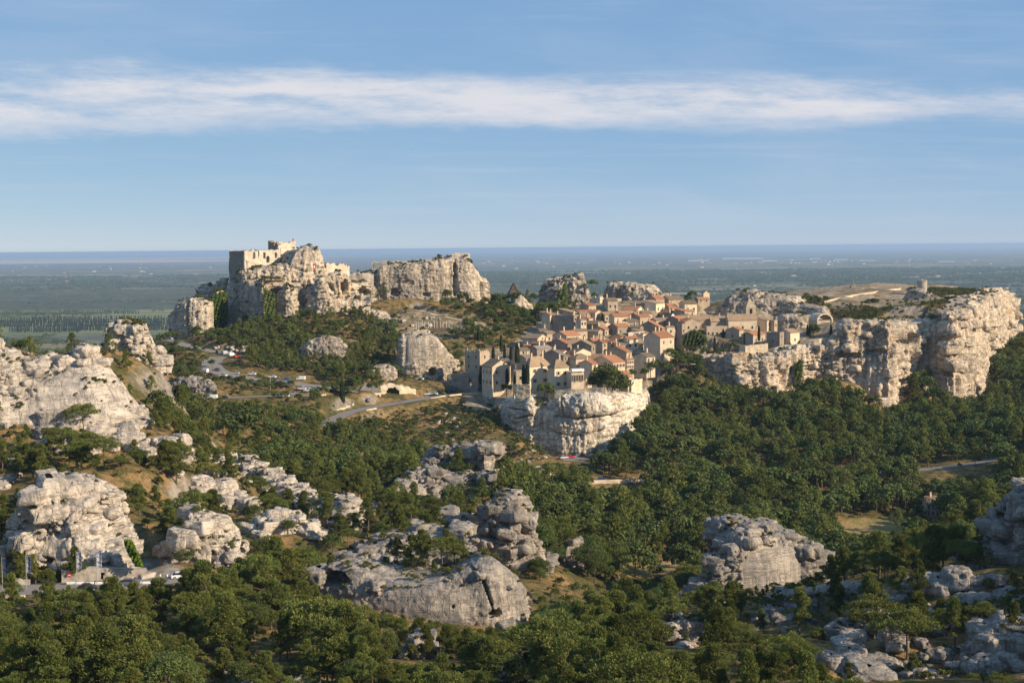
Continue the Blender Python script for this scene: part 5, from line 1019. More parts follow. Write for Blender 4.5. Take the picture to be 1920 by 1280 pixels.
MDARKW = plain_mat('old_timber', (0.10, 0.075, 0.055), 0.9, 0.3, 2); MMETAL = plain_mat('galvanised_metal', (0.55, 0.56, 0.57), 0.45, 0.1, 3, 0.5, 0.6); MGREEN = plain_mat('green_door_paint', (0.04, 0.20, 0.14), 0.6, 0.1)
MWHITE = plain_mat('white_paint', (0.78, 0.77, 0.74), 0.7, 0.08); MCONC = stone_mat('concrete', (0.46, 0.41, 0.34), (0.36, 0.32, 0.27), 0.7, 0.5)
def box(x0, x1, y0, y1, z0, z1):
    v = [(x, y, z) for x in (x0, x1) for y in (y0, y1) for z in (z0, z1)]
    return np.array(v, float), np.array([(0, 1, 3, 2), (4, 6, 7, 5), (0, 4, 5, 1), (2, 3, 7, 6), (0, 2, 6, 4), (1, 5, 7, 3)])
def win_mesh(kind):
    """local: centred on x, y = 0 is the wall face, -y is outward; 1 x 1.5 m"""
    P_ = [box(-.5, .5, -.03, .05, -.75, .75)]; mi = [0]*6
    for b in (box(-.62, -.5, -.10, .05, -.75, .87), box(.5, .62, -.10, .05, -.75, .87), box(-.5, .5, -.098, .05, .75, .869), box(-.68, .68, -.16, .05, -.87, -.75)): P_.append(b); mi += [1]*6
    if kind == 'bars':
        for b in (box(-.05, .05, -.08, -.03, -.75, .75), box(-.5, -.05, -.075, -.03, -.04, .06), box(.05, .5, -.075, -.03, -.04, .06)): P_.append(b); mi += [1]*6
    if kind in ('shut', 'shut2'):
        for b in (box(-1.14, -.63, -.09, -.02, -.74, .78), box(.63, 1.14, -.09, -.02, -.74, .78)): P_.append(b); mi += [2]*6
    v, f = merge(P_); me = npmesh('window', v, f, False, mi); me.materials.append(MGLASS); me.materials.append(MFRAME); me.materials.append(MSHUT if kind == 'shut' else MSHUT2); return me
WIN = {k: win_mesh(k) for k in ('plain', 'bars', 'shut', 'shut2')}
def door_mesh():
    v, f = merge([box(-.55, .55, -.04, .05, 0, 2.1), box(-.75, -.55, -.12, .05, 0, 2.3), box(.55, .75, -.12, .05, 0, 2.3), box(-.55, .55, -.118, .05, 2.1, 2.299)])
    me = npmesh('door', v, f, False, [0]*6+[1]*18); me.materials.append(MSHUT); me.materials.append(MFRAME); return me
DOOR = door_mesh()
def chimney_mesh(h):
    v, f = merge([box(-.35, .35, -.35, .35, -1.0, h), box(-.45, .45, -.45, .45, h, h+.15), box(-.2, .2, -.2, .2, h+.15, h+.45)]); me = npmesh('chimney', v, f, False, [0]*12+[1]*6); me.materials.append(WM['pale']); me.materials.append(RM['terra']); return me
CHIM = [chimney_mesh(1.4), chimney_mesh(2.2)]
def child(name, me, parent, loc=(0, 0, 0), rz=0, sc=None):
    o = bpy.data.objects.new(name, me); COL.objects.link(o); o.parent = parent; o.location = loc; o.rotation_euler = (0, 0, rz)
    if sc is not None: o.scale = sc
    return o
FOOT = []
def house(L, C, Rr, eave, base, D, th, roof='gf', wall='stone', rf='brown', rise=None, win=(2, 1), lwin=(0, 0), wk='plain', label='', cat='house', name='stone_house', chim=1, over=0.35, door=False, sink=5.0, seed=0):
    """corner at pixel C; the front runs right to Rr, the shaded side runs left to L"""
    rg = np.random.default_rng(int(L*7+C*3+base)+seed); t = R(th)
    w = max(2.0, (Rr-C)/F*D/max(0.25, math.cos(t)+0.0)); d = max(2.5, min(24, (C-L)/F*D/max(0.12, math.sin(t))))
    p = P(C, base, D); ze = P(C, eave, D)[2]; h = ze-p[2]
    root = empty(name, (p[0], p[1], p[2]), t, label=label, cat=cat)
    FOOT.append((p[0]+math.cos(t)*w/2-math.sin(t)*d/2, p[1]+math.sin(t)*w/2+math.cos(t)*d/2, math.hypot(w, d)*0.42))
    # walls: local x along the front, y into depth
    rise = rise if rise is not None else (0.20*d if roof in ('gf', 'hip', 'shed') else 0.20*w)
    if roof in ('flat', 'ruin'):
        v, f = merge([box(0, w, 0, d, -sink, h-0.5), box(0, w, 0, 0.4, h-0.5, h), box(0, w, d-0.4, d, h-0.5, h), box(0, 0.4, 0.4, d-0.4, h-0.5, h-0.003), box(w-0.4, w, 0.4, d-0.4, h-0.5, h-0.003)])
        if roof == 'ruin':
            ex = []
            for i in range(int(w/1.6)): q = rg.uniform(0.2, 1.6); ex.append(box(i*1.6, i*1.6+rg.uniform(0.8, 1.6), 0.003, 0.5, h, h+q))
            for i in range(int(d/1.6)): q = rg.uniform(0.2, 1.8); ex.append(box(0.003, 0.5, 0.6+i*1.6, 0.6+i*1.6+rg.uniform(.8, 1.5), h, h+q))
            if ex: v2, f2 = merge(ex); v, f = merge([(v, f), (v2, f2)])
        me = npmesh('wall', v, f, False); rmesh = None
        if roof == 'flat':
            rv, rf_ = box(0.42, w-0.42, 0.42, d-0.42, h-0.497, h-0.40); rmesh = npmesh('roof', rv, rf_, False)
    else:
        o_ = over
        if roof == 'gf':   # ridge parallel to the front
            v = [(0, 0, -sink), (w, 0, -sink), (w, d, -sink), (0, d, -sink), (0, 0, h), (w, 0, h), (w, d, h), (0, d, h), (0, d/2, h+rise), (w, d/2, h+rise)]
            f = [(0, 1, 5, 4), (2, 3, 7, 6)]; tri = [(1, 2, 6, 9, 5), (3, 0, 4, 8, 7)]
            s = rise/(d/2); prof = [(-o_, h-o_*s), (d/2, h+rise), (d+o_, h-o_*s)]; ax = 'x'
        elif roof == 'gs':
            v = [(0, 0, -sink), (w, 0, -sink), (w, d, -sink), (0, d, -sink), (0, 0, h), (w, 0, h), (w, d, h), (0, d, h), (w/2, 0, h+rise), (w/2, d, h+rise)]
            f = [(3, 0, 4, 7), (1, 2, 6, 5)]; tri = [(0, 1, 5, 8, 4), (2, 3, 7, 9, 6)]
            s = rise/(w/2); prof = [(-o_, h-o_*s), (w/2, h+rise), (w+o_, h-o_*s)]; ax = 'y'
        elif roof == 'shed':
            v = [(0, 0, -sink), (w, 0, -sink), (w, d, -sink), (0, d, -sink), (0, 0, h), (w, 0, h), (w, d, h+rise), (0, d, h+rise)]
            f = [(0, 1, 5, 4), (2, 3, 7, 6), (1, 2, 6, 5), (3, 0, 4, 7)]; tri = []
            s = rise/d; prof = [(-o_, h-o_*s), (d+o_, h+rise+o_*s)]; ax = 'x'
        else:              # hip
            v = [(0, 0, -sink), (w, 0, -sink), (w, d, -sink), (0, d, -sink), (0, 0, h), (w, 0, h), (w, d, h), (0, d, h)]; f = [(0, 1, 5, 4), (2, 3, 7, 6), (1, 2, 6, 5), (3, 0, 4, 7)]; tri = []
        me = bpy.data.meshes.new('wall'); me.from_pydata([tuple(map(float, q)) for q in v], [], [tuple(q) for q in f+tri]); me.update()
        if roof == 'hip':
            a = min(w, d)/2; o_ = over; zz = h-0.08; r1 = (a, d/2) if w >= d else (w/2, a); r2 = (w-a, d/2) if w >= d else (w/2, d-a)
            rv = [(-o_, -o_, zz), (w+o_, -o_, zz), (w+o_, d+o_, zz), (-o_, d+o_, zz), (r1[0], r1[1], h+rise), (r2[0], r2[1], h+rise), (-o_, -o_, zz-.2), (w+o_, -o_, zz-.2), (w+o_, d+o_, zz-.2), (-o_, d+o_, zz-.2)]
            rfc = ([(0, 1, 5, 4), (2, 3, 4, 5), (1, 2, 5), (3, 0, 4)] if w >= d else [(0, 1, 4), (1, 2, 5, 4), (2, 3, 5), (3, 0, 4, 5)])+[(0, 6, 7, 1), (1, 7, 8, 2), (2, 8, 9, 3), (3, 9, 6, 0), (9, 8, 7, 6)]
            rmesh = bpy.data.meshes.new('roof'); rmesh.from_pydata([tuple(map(float, q)) for q in rv], [], rfc); rmesh.update()
        else:
            th_ = 0.22; lo, hi_ = -o_*0.6, (w if ax == 'x' else d)+o_*0.6; rv, rfc = [], []
            for (a0, z0_) in prof:
                for e_ in (lo, hi_):
                    for zz in (z0_+0.02, z0_+0.02+th_): rv.append((e_, a0, zz) if ax == 'x' else (a0, e_, zz))
            for i in range(len(prof)-1):
                b = i*4; rfc += [(b+1, b+3, b+7, b+5), (b, b+4, b+6, b+2), (b, b+1, b+5, b+4), (b+2, b+6, b+7, b+3)]
            rfc += [(0, 2, 3, 1), (4*(len(prof)-1), 4*(len(prof)-1)+1, 4*(len(prof)-1)+3, 4*(len(prof)-1)+2)]
            rmesh = bpy.data.meshes.new('roof'); rmesh.from_pydata(rv, [], rfc); rmesh.update()
    me.materials.append(WM[wall] or LM['ivy']); wo = child('wall', me, root)
    ro = None
    if rmesh: rmesh.materials.append(RM[rf] if roof != 'flat' else RM['grey']); ro = child('roof', rmesh, root)
    if ro and roof != 'flat':
        for i in range(chim):
            x_, y_ = rg.uniform(0.15, 0.85)*w, (d/2 if roof in ('gf', 'hip') else rg.uniform(0.2, 0.8)*d)
            if roof == 'gs': x_ = w/2
            zt = h+rise*(1.0 if roof != 'shed' else y_/d); child('chimney', CHIM[int(rg.integers(2))], ro, (x_, y_, zt), rg.uniform(-.2, .2))
    nx, ny = win
    for j in range(ny):
        for i in range(nx):
            s = min(1.0, w/nx/2.2 if 'shut' in wk else w/nx/1.7, h/max(ny, 1)/2.1)
            if j == ny-1 and door and i == nx//2: child('door', DOOR, root, ((i+0.5)/nx*w, -0.01, 0.0)); continue
            child('window', WIN[wk], root, ((i+0.5)/nx*w, -0.01, h-(j+0.5)*h/ny*0.92-0.15), 0, (s, 1, s))
    nx, ny = lwin
    for j in range(ny):
        for i in range(nx):
            s = min(1.0, d/nx/1.7, h/max(ny, 1)/2.1); child('window', WIN['plain'], root, (-0.01, (i+0.5)/nx*d, h-(j+0.5)*h/ny*0.9-0.2), -math.pi/2, (s, 1, s))
    return root, w, d, h
def wallrun(name, pts, th, top_noise=0.0, holes=(), m='pale', label='', cat='wall', res=0.7, down=2.0, parent=None):
    """a free standing wall along pixels (px, top, base, D); holes: (px, py, half width, half height, arched)"""
    r = np.array(pts, float); b = P(r[:, 0], r[:, 2], r[:, 3]); t = P(r[:, 0], r[:, 1], r[:, 3]); s = np.r_[0, np.cumsum(np.linalg.norm(np.diff(b[:, :2], axis=0), axis=1))]
    nu = max(2, int(s[-1]/res)+1); q = np.linspace(0, s[-1], nu); f = lambda a: np.interp(q, s, a)
    X, Y, zb, zt = f(b[:, 0]), f(b[:, 1]), f(b[:, 2])-down, f(t[:, 2])
    if top_noise: zt = zt+top_noise*np.clip(np.round(fbm(np.stack([q/2.2, q*0+r[0, 0], q*0], 1), 3)*3)/2, -1.5, 1.0)
    d = np.stack([np.gradient(X), np.gradient(Y)], 1); d /= np.linalg.norm(d, axis=1)[:, None]; N_ = np.stack([d[:, 1], -d[:, 0]], 1)
    nv = max(2, int((zt-zb).max()/res)+1); u = np.linspace(0, 1, nv)[None, :]; Z = zb[:, None]*(1-u)+zt[:, None]*u
    rough = 0.25*fbm(np.stack([np.repeat(X, nv)/2.5, np.repeat(Y, nv)/2.5, Z.ravel()/1.6], 1), 3).reshape(Z.shape)+0.5*fbm(np.stack([np.repeat(X, nv)/9, np.repeat(Y, nv)/9, Z.ravel()/9], 1), 1).reshape(Z.shape)
    def face(off): return np.stack([(X+N_[:, 0]*off)[:, None]+N_[:, 0:1]*rough, (Y+N_[:, 1]*off)[:, None]+N_[:, 1:2]*rough, Z], -1).reshape(-1, 3)
    A, B = face(0), face(-th); g_ = gridfaces(nu, nv); cen = A[g_].mean(1); sx, sy, _ = proj(cen); keep = np.ones(len(g_), bool)
    for hx, hy, hw, hh, arch in holes:
        ins = (np.abs(sx-hx) < hw) & (np.abs(sy-hy) < hh)
        if arch: ins &= ~((sy < hy-hh+hw) & (np.hypot(sx-hx, sy-(hy-hh+hw)) > hw))
        keep &= ~ins
    n = len(A); ga = g_[keep]; gb = g_[keep][:, ::-1]+n
    i = np.arange(nu-1)*nv+nv-1; top = np.stack([i, i+nv, i+nv+n, i+n], 1)
    j = np.arange(nv-1); e0 = np.stack([j, j+1, j+1+n, j+n], 1); e1 = e0[:, ::-1]+(nu-1)*nv
    # reveals of the openings: faces along edges that belong to exactly one kept cell
    from collections import Counter
    cnt = Counter(); 
    for q4 in ga:
        for a_, b_ in ((q4[0], q4[1]), (q4[1], q4[2]), (q4[2], q4[3]), (q4[3], q4[0])): cnt[(min(a_, b_), max(a_, b_))] += 1
    rev = [(a_, b_, b_+n, a_+n) for (a_, b_), c_ in cnt.items() if c_ == 1 and not (a_ % nv == nv-1 and b_ % nv == nv-1) and not (a_ < nv and b_ < nv) and not (a_ >= (nu-1)*nv and b_ >= (nu-1)*nv) and not (a_ % nv == 0 and b_ % nv == 0)]
    fc = np.concatenate([ga, gb, top, e0, e1]+([np.array(rev)] if rev else []))
    o = link(name, npmesh(name, np.concatenate([A, B]), fc, False), WM[m] if m in WM else MCONC, parent)
    if parent is None: meta(o, label, cat)
    return o
c5 = lambda x, y: (960+x/5.333, 560+y/5.333)
def hv(Lc, Cc, Rc, ey, by, D, th, **k): return house(960+Lc/5.333, 960+Cc/5.333, 960+Rc/5.333, 560+ey/5.333, 560+by/5.333, D, th, **k)
# ---- front row
hv(105, 178, 388, 675, 885, 655, 36, roof='hip', wall='cream', rf='pale', rise=4.2, win=(2, 2), wk='shut', label='large cream house with hipped pale tile roof on the crag edge', chim=2, lwin=(1, 2))
hv(360, 428, 575, 690, 925, 650, 34, roof='hip', wall='cream', rf='pale', rise=3.6, win=(2, 2), wk='shut', label='tall cream wing joined to the right of the large hipped house', chim=1)
r_, w_, d_, h_ = hv(548, 594, 722, 735, 905, 645, 14, roof='flat', wall='pale', win=(2, 1), label='stone house with glazed gallery and white awning above the crag', chim=0)
g1 = child('gallery', npmesh('gallery', *merge([box(0.2, w_-0.2, -0.12, 0.05, h_*0.48, h_*0.82)]), False), r_); g1.data.materials.append(MGLASS)
v_, f_ = merge([box(0.2+i*(w_-0.55)/7, 0.35+i*(w_-0.55)/7, -0.2, -0.11, h_*0.45, h_*0.85) for i in range(8)]); child('mullions', npmesh('mullions', v_, f_, False), r_).data.materials.append(WM['pale'])
a1 = child('awning', npmesh('awning', *merge([box(0.1, w_-0.1, -0.9, 2.2, h_+0.35, h_+1.5)]), False), r_); a1.data.materials.append(MWHITE)
hv(1080, 1100, 1185, 760, 770, 664, 30, roof='shed', wall='pale', rf='terra', rise=1.2, win=(0, 0), label='small orange lean-to roof above the corner tower house', chim=0)
hv(1085, 1160, 1200, 782, 965, 655, 38, roof='shed', wall='pale', rf='terra', rise=1.6, win=(1, 2), label='narrow tower house at the right end of the crag', chim=0)
# ---- middle rows
for a in [
 dict(q=(45, 140, 215, 600, 668, 690, 35), rf='brown', label='brown roofed house beside the tall cypress left of the cream house', win=(2, 1)),
 dict(q=(-10, 50, 180, 520, 560, 720, 30), rf='brown', wall='stone', label='low brown roof behind the cypress at the left of the village', win=(1, 1)),
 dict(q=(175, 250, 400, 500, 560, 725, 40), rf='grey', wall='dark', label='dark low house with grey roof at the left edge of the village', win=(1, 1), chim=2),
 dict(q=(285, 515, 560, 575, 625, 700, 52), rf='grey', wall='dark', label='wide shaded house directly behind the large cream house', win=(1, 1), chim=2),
 dict(q=(565, 640, 800, 600, 695, 698, 30), rf='brown', wall='pale', label='pale house with brown hipped roof behind the glazed gallery', win=(2, 1), wk='shut', roof='hip', rise=2.4),
 dict(q=(680, 800, 862, 655, 705, 690, 40), rf='terra', wall='pale', label='low orange roofed house above the big tree on the crag', win=(1, 1)),
 dict(q=(805, 1010, 1142, 640, 705, 702, 42), rf='terra', wall='pale', label='long pale house with the longest orange roof in the lower village', win=(4, 1), wk='shut', chim=2),
 dict(q=(1125, 1148, 1224, 610, 708, 708, 28), rf='terra', wall='pale', label='tall pinkish house with shutters at the right of the long orange roof', win=(3, 2), wk='shut'),
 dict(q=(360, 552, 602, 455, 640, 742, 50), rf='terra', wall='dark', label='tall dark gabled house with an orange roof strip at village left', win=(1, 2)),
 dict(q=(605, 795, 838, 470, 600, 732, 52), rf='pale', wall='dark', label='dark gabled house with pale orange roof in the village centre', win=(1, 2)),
 dict(q=(410, 545, 692, 372, 500, 768, 40), rf='terra', wall='pale', label='pale three window house with a white terrace in the upper left', win=(3, 2), wk='plain'),
 dict(q=(760, 905, 985, 425, 480, 772, 42), rf='pale', wall='stone', label='stone house with wide pale roof near the village centre', win=(2, 1)),
 dict(q=(835, 905, 955, 440, 545, 744, 40), rf='terra', wall='stone', label='narrow stone house with bright orange roof in the centre', win=(1, 2)),
 dict(q=(925, 1145, 1205, 535, 620, 728, 52), rf='terra', wall='stone', label='shaded house with a thin orange roof above the long roof', win=(1, 1), chim=2),
 dict(q=(975, 1120, 1168, 388, 455, 782, 55), rf='brown', wall='stone', label='square brown roofed house left of the ruined arch', win=(1, 1)),
 dict(q=(1120, 1285, 1380, 455, 545, 762, 48), rf='brown', wall='stone', label='brown roofed house below the ruined arch', win=(2, 1)),
 dict(q=(1222, 1345, 1442, 585, 695, 714, 45), rf='brown', wall='pale', label='pale house with balcony stairs below the tall mullioned house', win=(2, 2), wk='shut2'),
 dict(q=(1335, 1482, 1637, 392, 580, 744, 40), rf='terra', wall='pale', label='tall house with mullioned windows and brown orange roof', win=(2, 2), wk='bars', chim=2, rise=3.0),
 dict(q=(645, 690, 748, 215, 420, 792, 35), rf='pale', wall='pale', label='tall lit house with six windows beside the square dark tower', win=(2, 3)),
 dict(q=(300, 380, 408, 160, 320, 806, 50), rf='terra', wall='pale', label='orange roofed house half hidden left of the square dark tower', win=(1, 1)),
 dict(q=(910, 1040, 1158, 168, 250, 836, 42), rf='brown', wall='stone', label='gabled house with paired windows above the single cypress', win=(3, 2)),
 dict(q=(1100, 1160, 1292, 145, 215, 852, 35), rf='terra', wall='pale', label='wide orange roofed house below the upper gallery', win=(4, 1), chim=1),
 dict(q=(1195, 1250, 1485, 195, 275, 828, 32), rf='brown', wall='stone', label='broad brown roofed building left of the white gable', win=(2, 1), chim=1, rise=3.5),
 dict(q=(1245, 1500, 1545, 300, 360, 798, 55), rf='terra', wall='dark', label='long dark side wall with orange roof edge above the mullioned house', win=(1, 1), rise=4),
 dict(q=(1475, 1560, 1672, 215, 270, 822, 38), rf='brown', wall='white', roof='gs', label='house with a bright white gable in the upper village', win=(1, 1), rise=4.0),
 dict(q=(1540, 1552, 1630, 285, 370, 790, 25), rf='brown', wall='pale', label='small house with a dark loggia right of the orange roof edge', win=(1, 1)),
 dict(q=(755, 790, 890, 250, 345, 815, 25), rf='pale', wall='pale', roof='flat', label='flat topped pale house left of the single cypress', win=(3, 1)),
 dict(q=(905, 918, 1003, 262, 340, 812, 18), rf='pale', wall='cream', roof='gs', label='little cream gabled house right of the single cypress', win=(3, 1), rise=1.6, chim=0),
 dict(q=(1015, 1030, 1182, 258, 360, 805, 15), wall='cream', roof='ruin', label='roofless cream wall house with ragged top in mid village', win=(2, 1), chim=0),
 dict(q=(1640, 1700, 1735, 250, 400, 790, 45), wall='dark', roof='flat', label='dark narrow house wedged before the long church range', win=(1, 1), chim=0),
]:
    q = a.pop('q'); hv(*q, **a)
hv(410, 618, 650, 168, 320, 798, 52, roof='flat', wall='dark', win=(1, 2), label='square dark stone tower house in the upper left of the village', chim=0, name='tower_house')
hv(795, 818, 882, 150, 245, 842, 20, roof='ruin', wall='pale', win=(1, 1), label='pale roofless ruin above the single cypress', chim=0, name='ruined_house')
def infill():
    rg = np.random.default_rng(404); poly = [(955, 705), (1005, 640), (1035, 606), (1100, 590), (1130, 578), (1240, 576), (1290, 590), (1285, 640), (1240, 690), (1190, 712), (1110, 716), (1000, 716)]
    n = 0; cand = [(x, y) for y in range(580, 716, 5) for x in range(960, 1290, 6)]; rg.shuffle(cand)
    for cx, cy in cand:
        if not inpoly(np.array([float(cx)]), np.array([float(cy)]), poly)[0]: continue
        p = hit(cx, cy, 640); w, d, h = rg.uniform(4.5, 11), rg.uniform(5.5, 11), rg.uniform(3.2, 7.0); t = R(rg.uniform(12, 62)); D = p[1]
        gx_, gy_ = p[0]+math.cos(t)*w/2-math.sin(t)*d/2, p[1]+math.sin(t)*w/2+math.cos(t)*d/2; r = math.hypot(w, d)*0.42
        if any((gx_-a)**2+(gy_-b)**2 < ((r+c)*0.86)**2 for a, b, c in FOOT): continue
        wall = ('stone', 'pale', 'stone', 'dark', 'cream')[int(rg.integers(5))]; rf = ('brown', 'terra', 'pale', 'brown', 'terra')[int(rg.integers(5))]
        C = cx; Rr = C+w*math.cos(t)*F/D; L = C-d*math.sin(t)*F/D; o = house(L, C, Rr, cy-h*F/D, cy, D, math.degrees(t), wall=wall, rf=rf, roof=('gf', 'gf', 'gs', 'shed')[int(rg.integers(4))], win=(2, 1), chim=int(rg.integers(2)), seed=n,
            label='one of the small '+{'stone': 'grey stone', 'pale': 'pale stone', 'dark': 'dark stone', 'cream': 'cream rendered'}[wall]+' houses with '+{'brown': 'brown', 'terra': 'orange', 'pale': 'pale'}[rf]+' roof packed between the named village houses')
        o[0]['group'] = 'small '+wall+' houses with '+rf+' roofs packed in the village'; n += 1
    print('INFILL', n)
infill()
# ---- upper terraces and crag houses
house(1109, 1125, 1135, 559, 598, 872, 45, roof='ruin', wall='pale', win=(1, 2), lwin=(1, 2), label='ruined tall house against the crag at upper left', name='ruined_house')
house(1166, 1170, 1219, 570, 584, 868, 10, roof='gf', wall='stone', rf='brown', win=(6, 1), label='long upper house with a row of dark gallery openings', chim=1)
house(1139, 1142, 1167, 571, 583, 870, 15, roof='gf', wall='stone', rf='terra', win=(2, 1), label='small orange roofed house left of the long gallery house', chim=0)
house(1220, 1224, 1241, 563, 582, 868, 20, roof='ruin', wall='dark', win=(2, 1), label='dark ruined house under the humped crag', name='ruined_house', chim=0)
house(1141, 1143, 1166, 560, 571, 880, 15, roof='flat', wall='pale', win=(0, 0), label='flat ochre terrace building under the humped crag', chim=0)
house(1305, 1309, 1331, 561, 566, 905, 15, roof='gf', wall='stone', rf='terra', win=(2, 1), label='red roofed cottage below the white chapel', chim=0)
house(1317, 1319, 1331, 550, 560, 930, 12, roof='gs', wall='cream', rf='pale', win=(0, 0), rise=1.8, label='tiny white chapel on the skyline', name='chapel', cat='chapel', chim=0)
# ---- church range and the cliff end
house(1277, 1280, 1332, 600, 630, 812, 8, wall='stone', rf='pale', win=(4, 1), label='long stone range with pale tiles left of the church', chim=1, rise=2.4)
house(1331, 1333, 1365, 602, 630, 811, 8, wall='stone', rf='pale', win=(3, 1), label='shorter stone range between long range and church', chim=1, rise=2.0)
house(1363, 1366, 1421, 600, 630, 808, 8, wall='pale', rf='pale', win=(3, 1), label='church nave with a broad pale tile roof', name='church', cat='church', chim=0, rise=3.0)
bt, w_, d_, h_ = house(1396, 1399, 1418, 575, 600, 818, 10, wall='stone', roof='flat', win=(0, 0), label='square bell tower with stone spire behind the church nave', name='bell_tower', cat='tower', chim=0)
sp_ = bpy.data.meshes.new('spire'); sp_.from_pydata([(0.2, 0.2, h_-0.1), (w_-0.2, 0.2, h_-0.1), (w_-0.2, d_-0.2, h_-0.1), (0.2, d_-0.2, h_-0.1), (w_/2, d_/2, h_+5.2)], [], [(0, 1, 4), (1, 2, 4), (2, 3, 4), (3, 0, 4), (3, 2, 1, 0)]); sp_.materials.append(WM['stone']); child('spire', sp_, bt)
v_, f_ = box(w_*0.36, w_*0.64, -0.02, 0.6, h_*0.35, h_*0.85); m_ = npmesh('belfry_shade_panel', v_, f_, False); m_.materials.append(MGLASS); child('belfry_shade_panel', m_, bt)  # dark panel painted for the shade inside the belfry opening
house(1323, 1325, 1365, 612, 640, 798, 8, wall='stone', roof='flat', win=(5, 1), label='flat roofed stone wing before the church range', chim=0)
ivh, w_, d_, h_ = house(1277, 1281, 1325, 632, 648, 782, 15, wall='dark', roof='gs', rf='brown', win=(0, 0), rise=3.4, label='low gabled house completely covered with dark ivy', chim=0)
house(1363, 1386, 1397, 619, 642, 790, 60, wall='stone', rf='terra', win=(1, 1), lwin=(1, 1), label='stone house with one large barred window below the church', chim=0)
house(1394, 1412, 1440, 628, 648, 782, 45, wall='stone', rf='terra', win=(2, 1), label='low brown roofed houses right below the church', chim=1)
house(1420, 1438, 1448, 601, 628, 815, 50, wall='pale', rf='brown', roof='shed', win=(1, 2), label='tall narrow house with sloping roof right of the church', chim=0)
house(1446, 1452, 1459, 600, 620, 815, 45, wall='stone', roof='flat', win=(1, 1), label='slim flat topped house before the sawn rock wall', chim=0)
house(1440, 1462, 1473, 623, 658, 768, 55, wall='dark', roof='flat', win=(1, 2), lwin=(1, 1), label='plain dark square house standing on the cliff edge', chim=0)
house(1461, 1482, 1503, 624, 652, 772, 42, wall='cream', rf='pale', win=(1, 1), label='cream house with pale roof on the cliff edge', chim=0)
# ---- left of the village, by the road
house(871, 900, 918, 660, 700, 716, 50, wall='stone', roof='ruin', win=(1, 2), lwin=(2, 2), label='dark roofless square tower at the left entrance of the village', name='tower_house', chim=0)
house(903, 923, 958, 688, 730, 698, 28, wall='pale', roof='gs', rf='brown', win=(2, 2), lwin=(3, 2), wk='shut2', rise=3.2, label='gabled lodge house beside the village gate road', chim=1)
house(962, 968, 1000, 696, 722, 680, 12, wall='stone', roof='flat', win=(2, 1), label='shaded low house between two cypress pairs', chim=0)
house(668, 674, 714, 735, 754, 684, 14, wall='cream', roof='hip', rf='grey', rise=4.0, win=(4, 1), label='cream house with wide grey roof by the village road', door=True, chim=0)
house(788, 791, 812, 725, 744, 712, 12, wall='white', roof='flat', win=(2, 1), label='small white flat kiosk by the parked cars', cat='kiosk', name='kiosk', chim=0)
for px, lb in ((571, 'left white toilet cabin with green door'), (583, 'middle white toilet cabin with green door'), (595, 'right white toilet cabin with green door')):
    k_, w_, d_, h_ = house(px-1.5, px, px+10, 771, 784, 640, 12, wall='white', roof='flat', win=(0, 0), label=lb, cat='cabin', name='toilet_cabin', chim=0)
    v_, f_ = box(w_*0.45, w_*0.85, -0.05, 0.0, 0, 2.1); m_ = npmesh('door', v_, f_, False); m_.materials.append(MGREEN); child('door', m_, k_)
house(1733, 1737, 1764, 944, 970, 541, 14, wall='stone', rf='brown', win=(3, 2), label='shaded farmhouse among the trees beyond the small field', name='farmhouse', chim=1, rise=2.5)
house(1433, 1436, 1450, 762, 770, 712, 15, wall='white', rf='pale', win=(2, 1), label='small white house among the trees below the cliff', chim=0)
# ---- ruins and walls
wallrun('ruined_wall', [(962, 722, 745, 648), (968, 718, 745, 646), (994, 722, 742, 644)], 0.9, 0.7, [(966, 741, 4, 6, True)], 'pale', 'ragged ruined wall with an arch at the left end of the crag')
wallrun('terrace_wall', [(1101, 727, 750, 641), (1136, 726, 749, 638)], 0.9, 0.15, (), 'pale', 'blocky pale terrace wall below the big tree on the crag')
wallrun('terrace_wall', [(1040, 732, 746, 644), (1070, 729, 744, 641), (1097, 729, 742, 640)], 0.8, 0.2, (), 'pale', 'white stone footing wall under the glazed gallery house')
wallrun('terrace_wall', [(1184, 712, 730, 655), (1205, 710, 730, 660)], 0.8, 0.4, (), 'cream', 'bright wall stub right of the corner tower house')
wallrun('ruined_arch', [(1178.5, 623, 640, 782), (1209, 621, 640, 786)], 0.9, 0.2, [(1194, 634, 10, 9, True)], 'pale', 'ruined stone arch standing open in the middle of the village')
wallrun('retaining_wall', [(838, 702, 728, 722), (870, 697, 728, 718), (897, 702, 730, 712)], 1.0, 0.1, [(882, 716, 2.5, 7, False)], 'dark', 'shaded streaked retaining wall beside the village gate road')
wallrun('garden_wall', [(1386, 648, 664, 770), (1402, 647, 664, 768)], 0.8, 0.3, (), 'dark', 'dark garden wall on the cliff edge left of the bright wall')
wallrun('garden_wall', [(1386, 650, 666, 762), (1398, 648, 668, 760), (1440, 644, 662, 764)], 0.8, 0.4, (), 'pale', 'bright stepped garden wall along the cliff edge below the church')
wallrun('garden_wall', [(1508, 636, 650, 764), (1535, 634, 648, 762), (1560, 634, 647, 764)], 0.8, 0.2, (), 'pale', 'pale terrace wall with cypresses behind it at the cliff end')
wallrun('garden_wall', [(1270, 684, 696, 745), (1300, 682, 692, 748)], 0.7, 0.2, (), 'pale', 'terrace wall beside the white sunshade')
wallrun('garden_wall', [(1278, 744, 754, 712), (1305, 743, 752, 715)], 0.8, 0.3, (), 'pale', 'short pale wall hidden in the wood below the village')
wallrun('retaining_wall', [(1722, 880, 893, 607), (1760, 877, 893, 606), (1805, 874, 890, 606), (1850, 869, 885, 606)], 0.8, 0.0, (), 'cream', 'long sunlit retaining wall under the lower road at right', down=1.0)
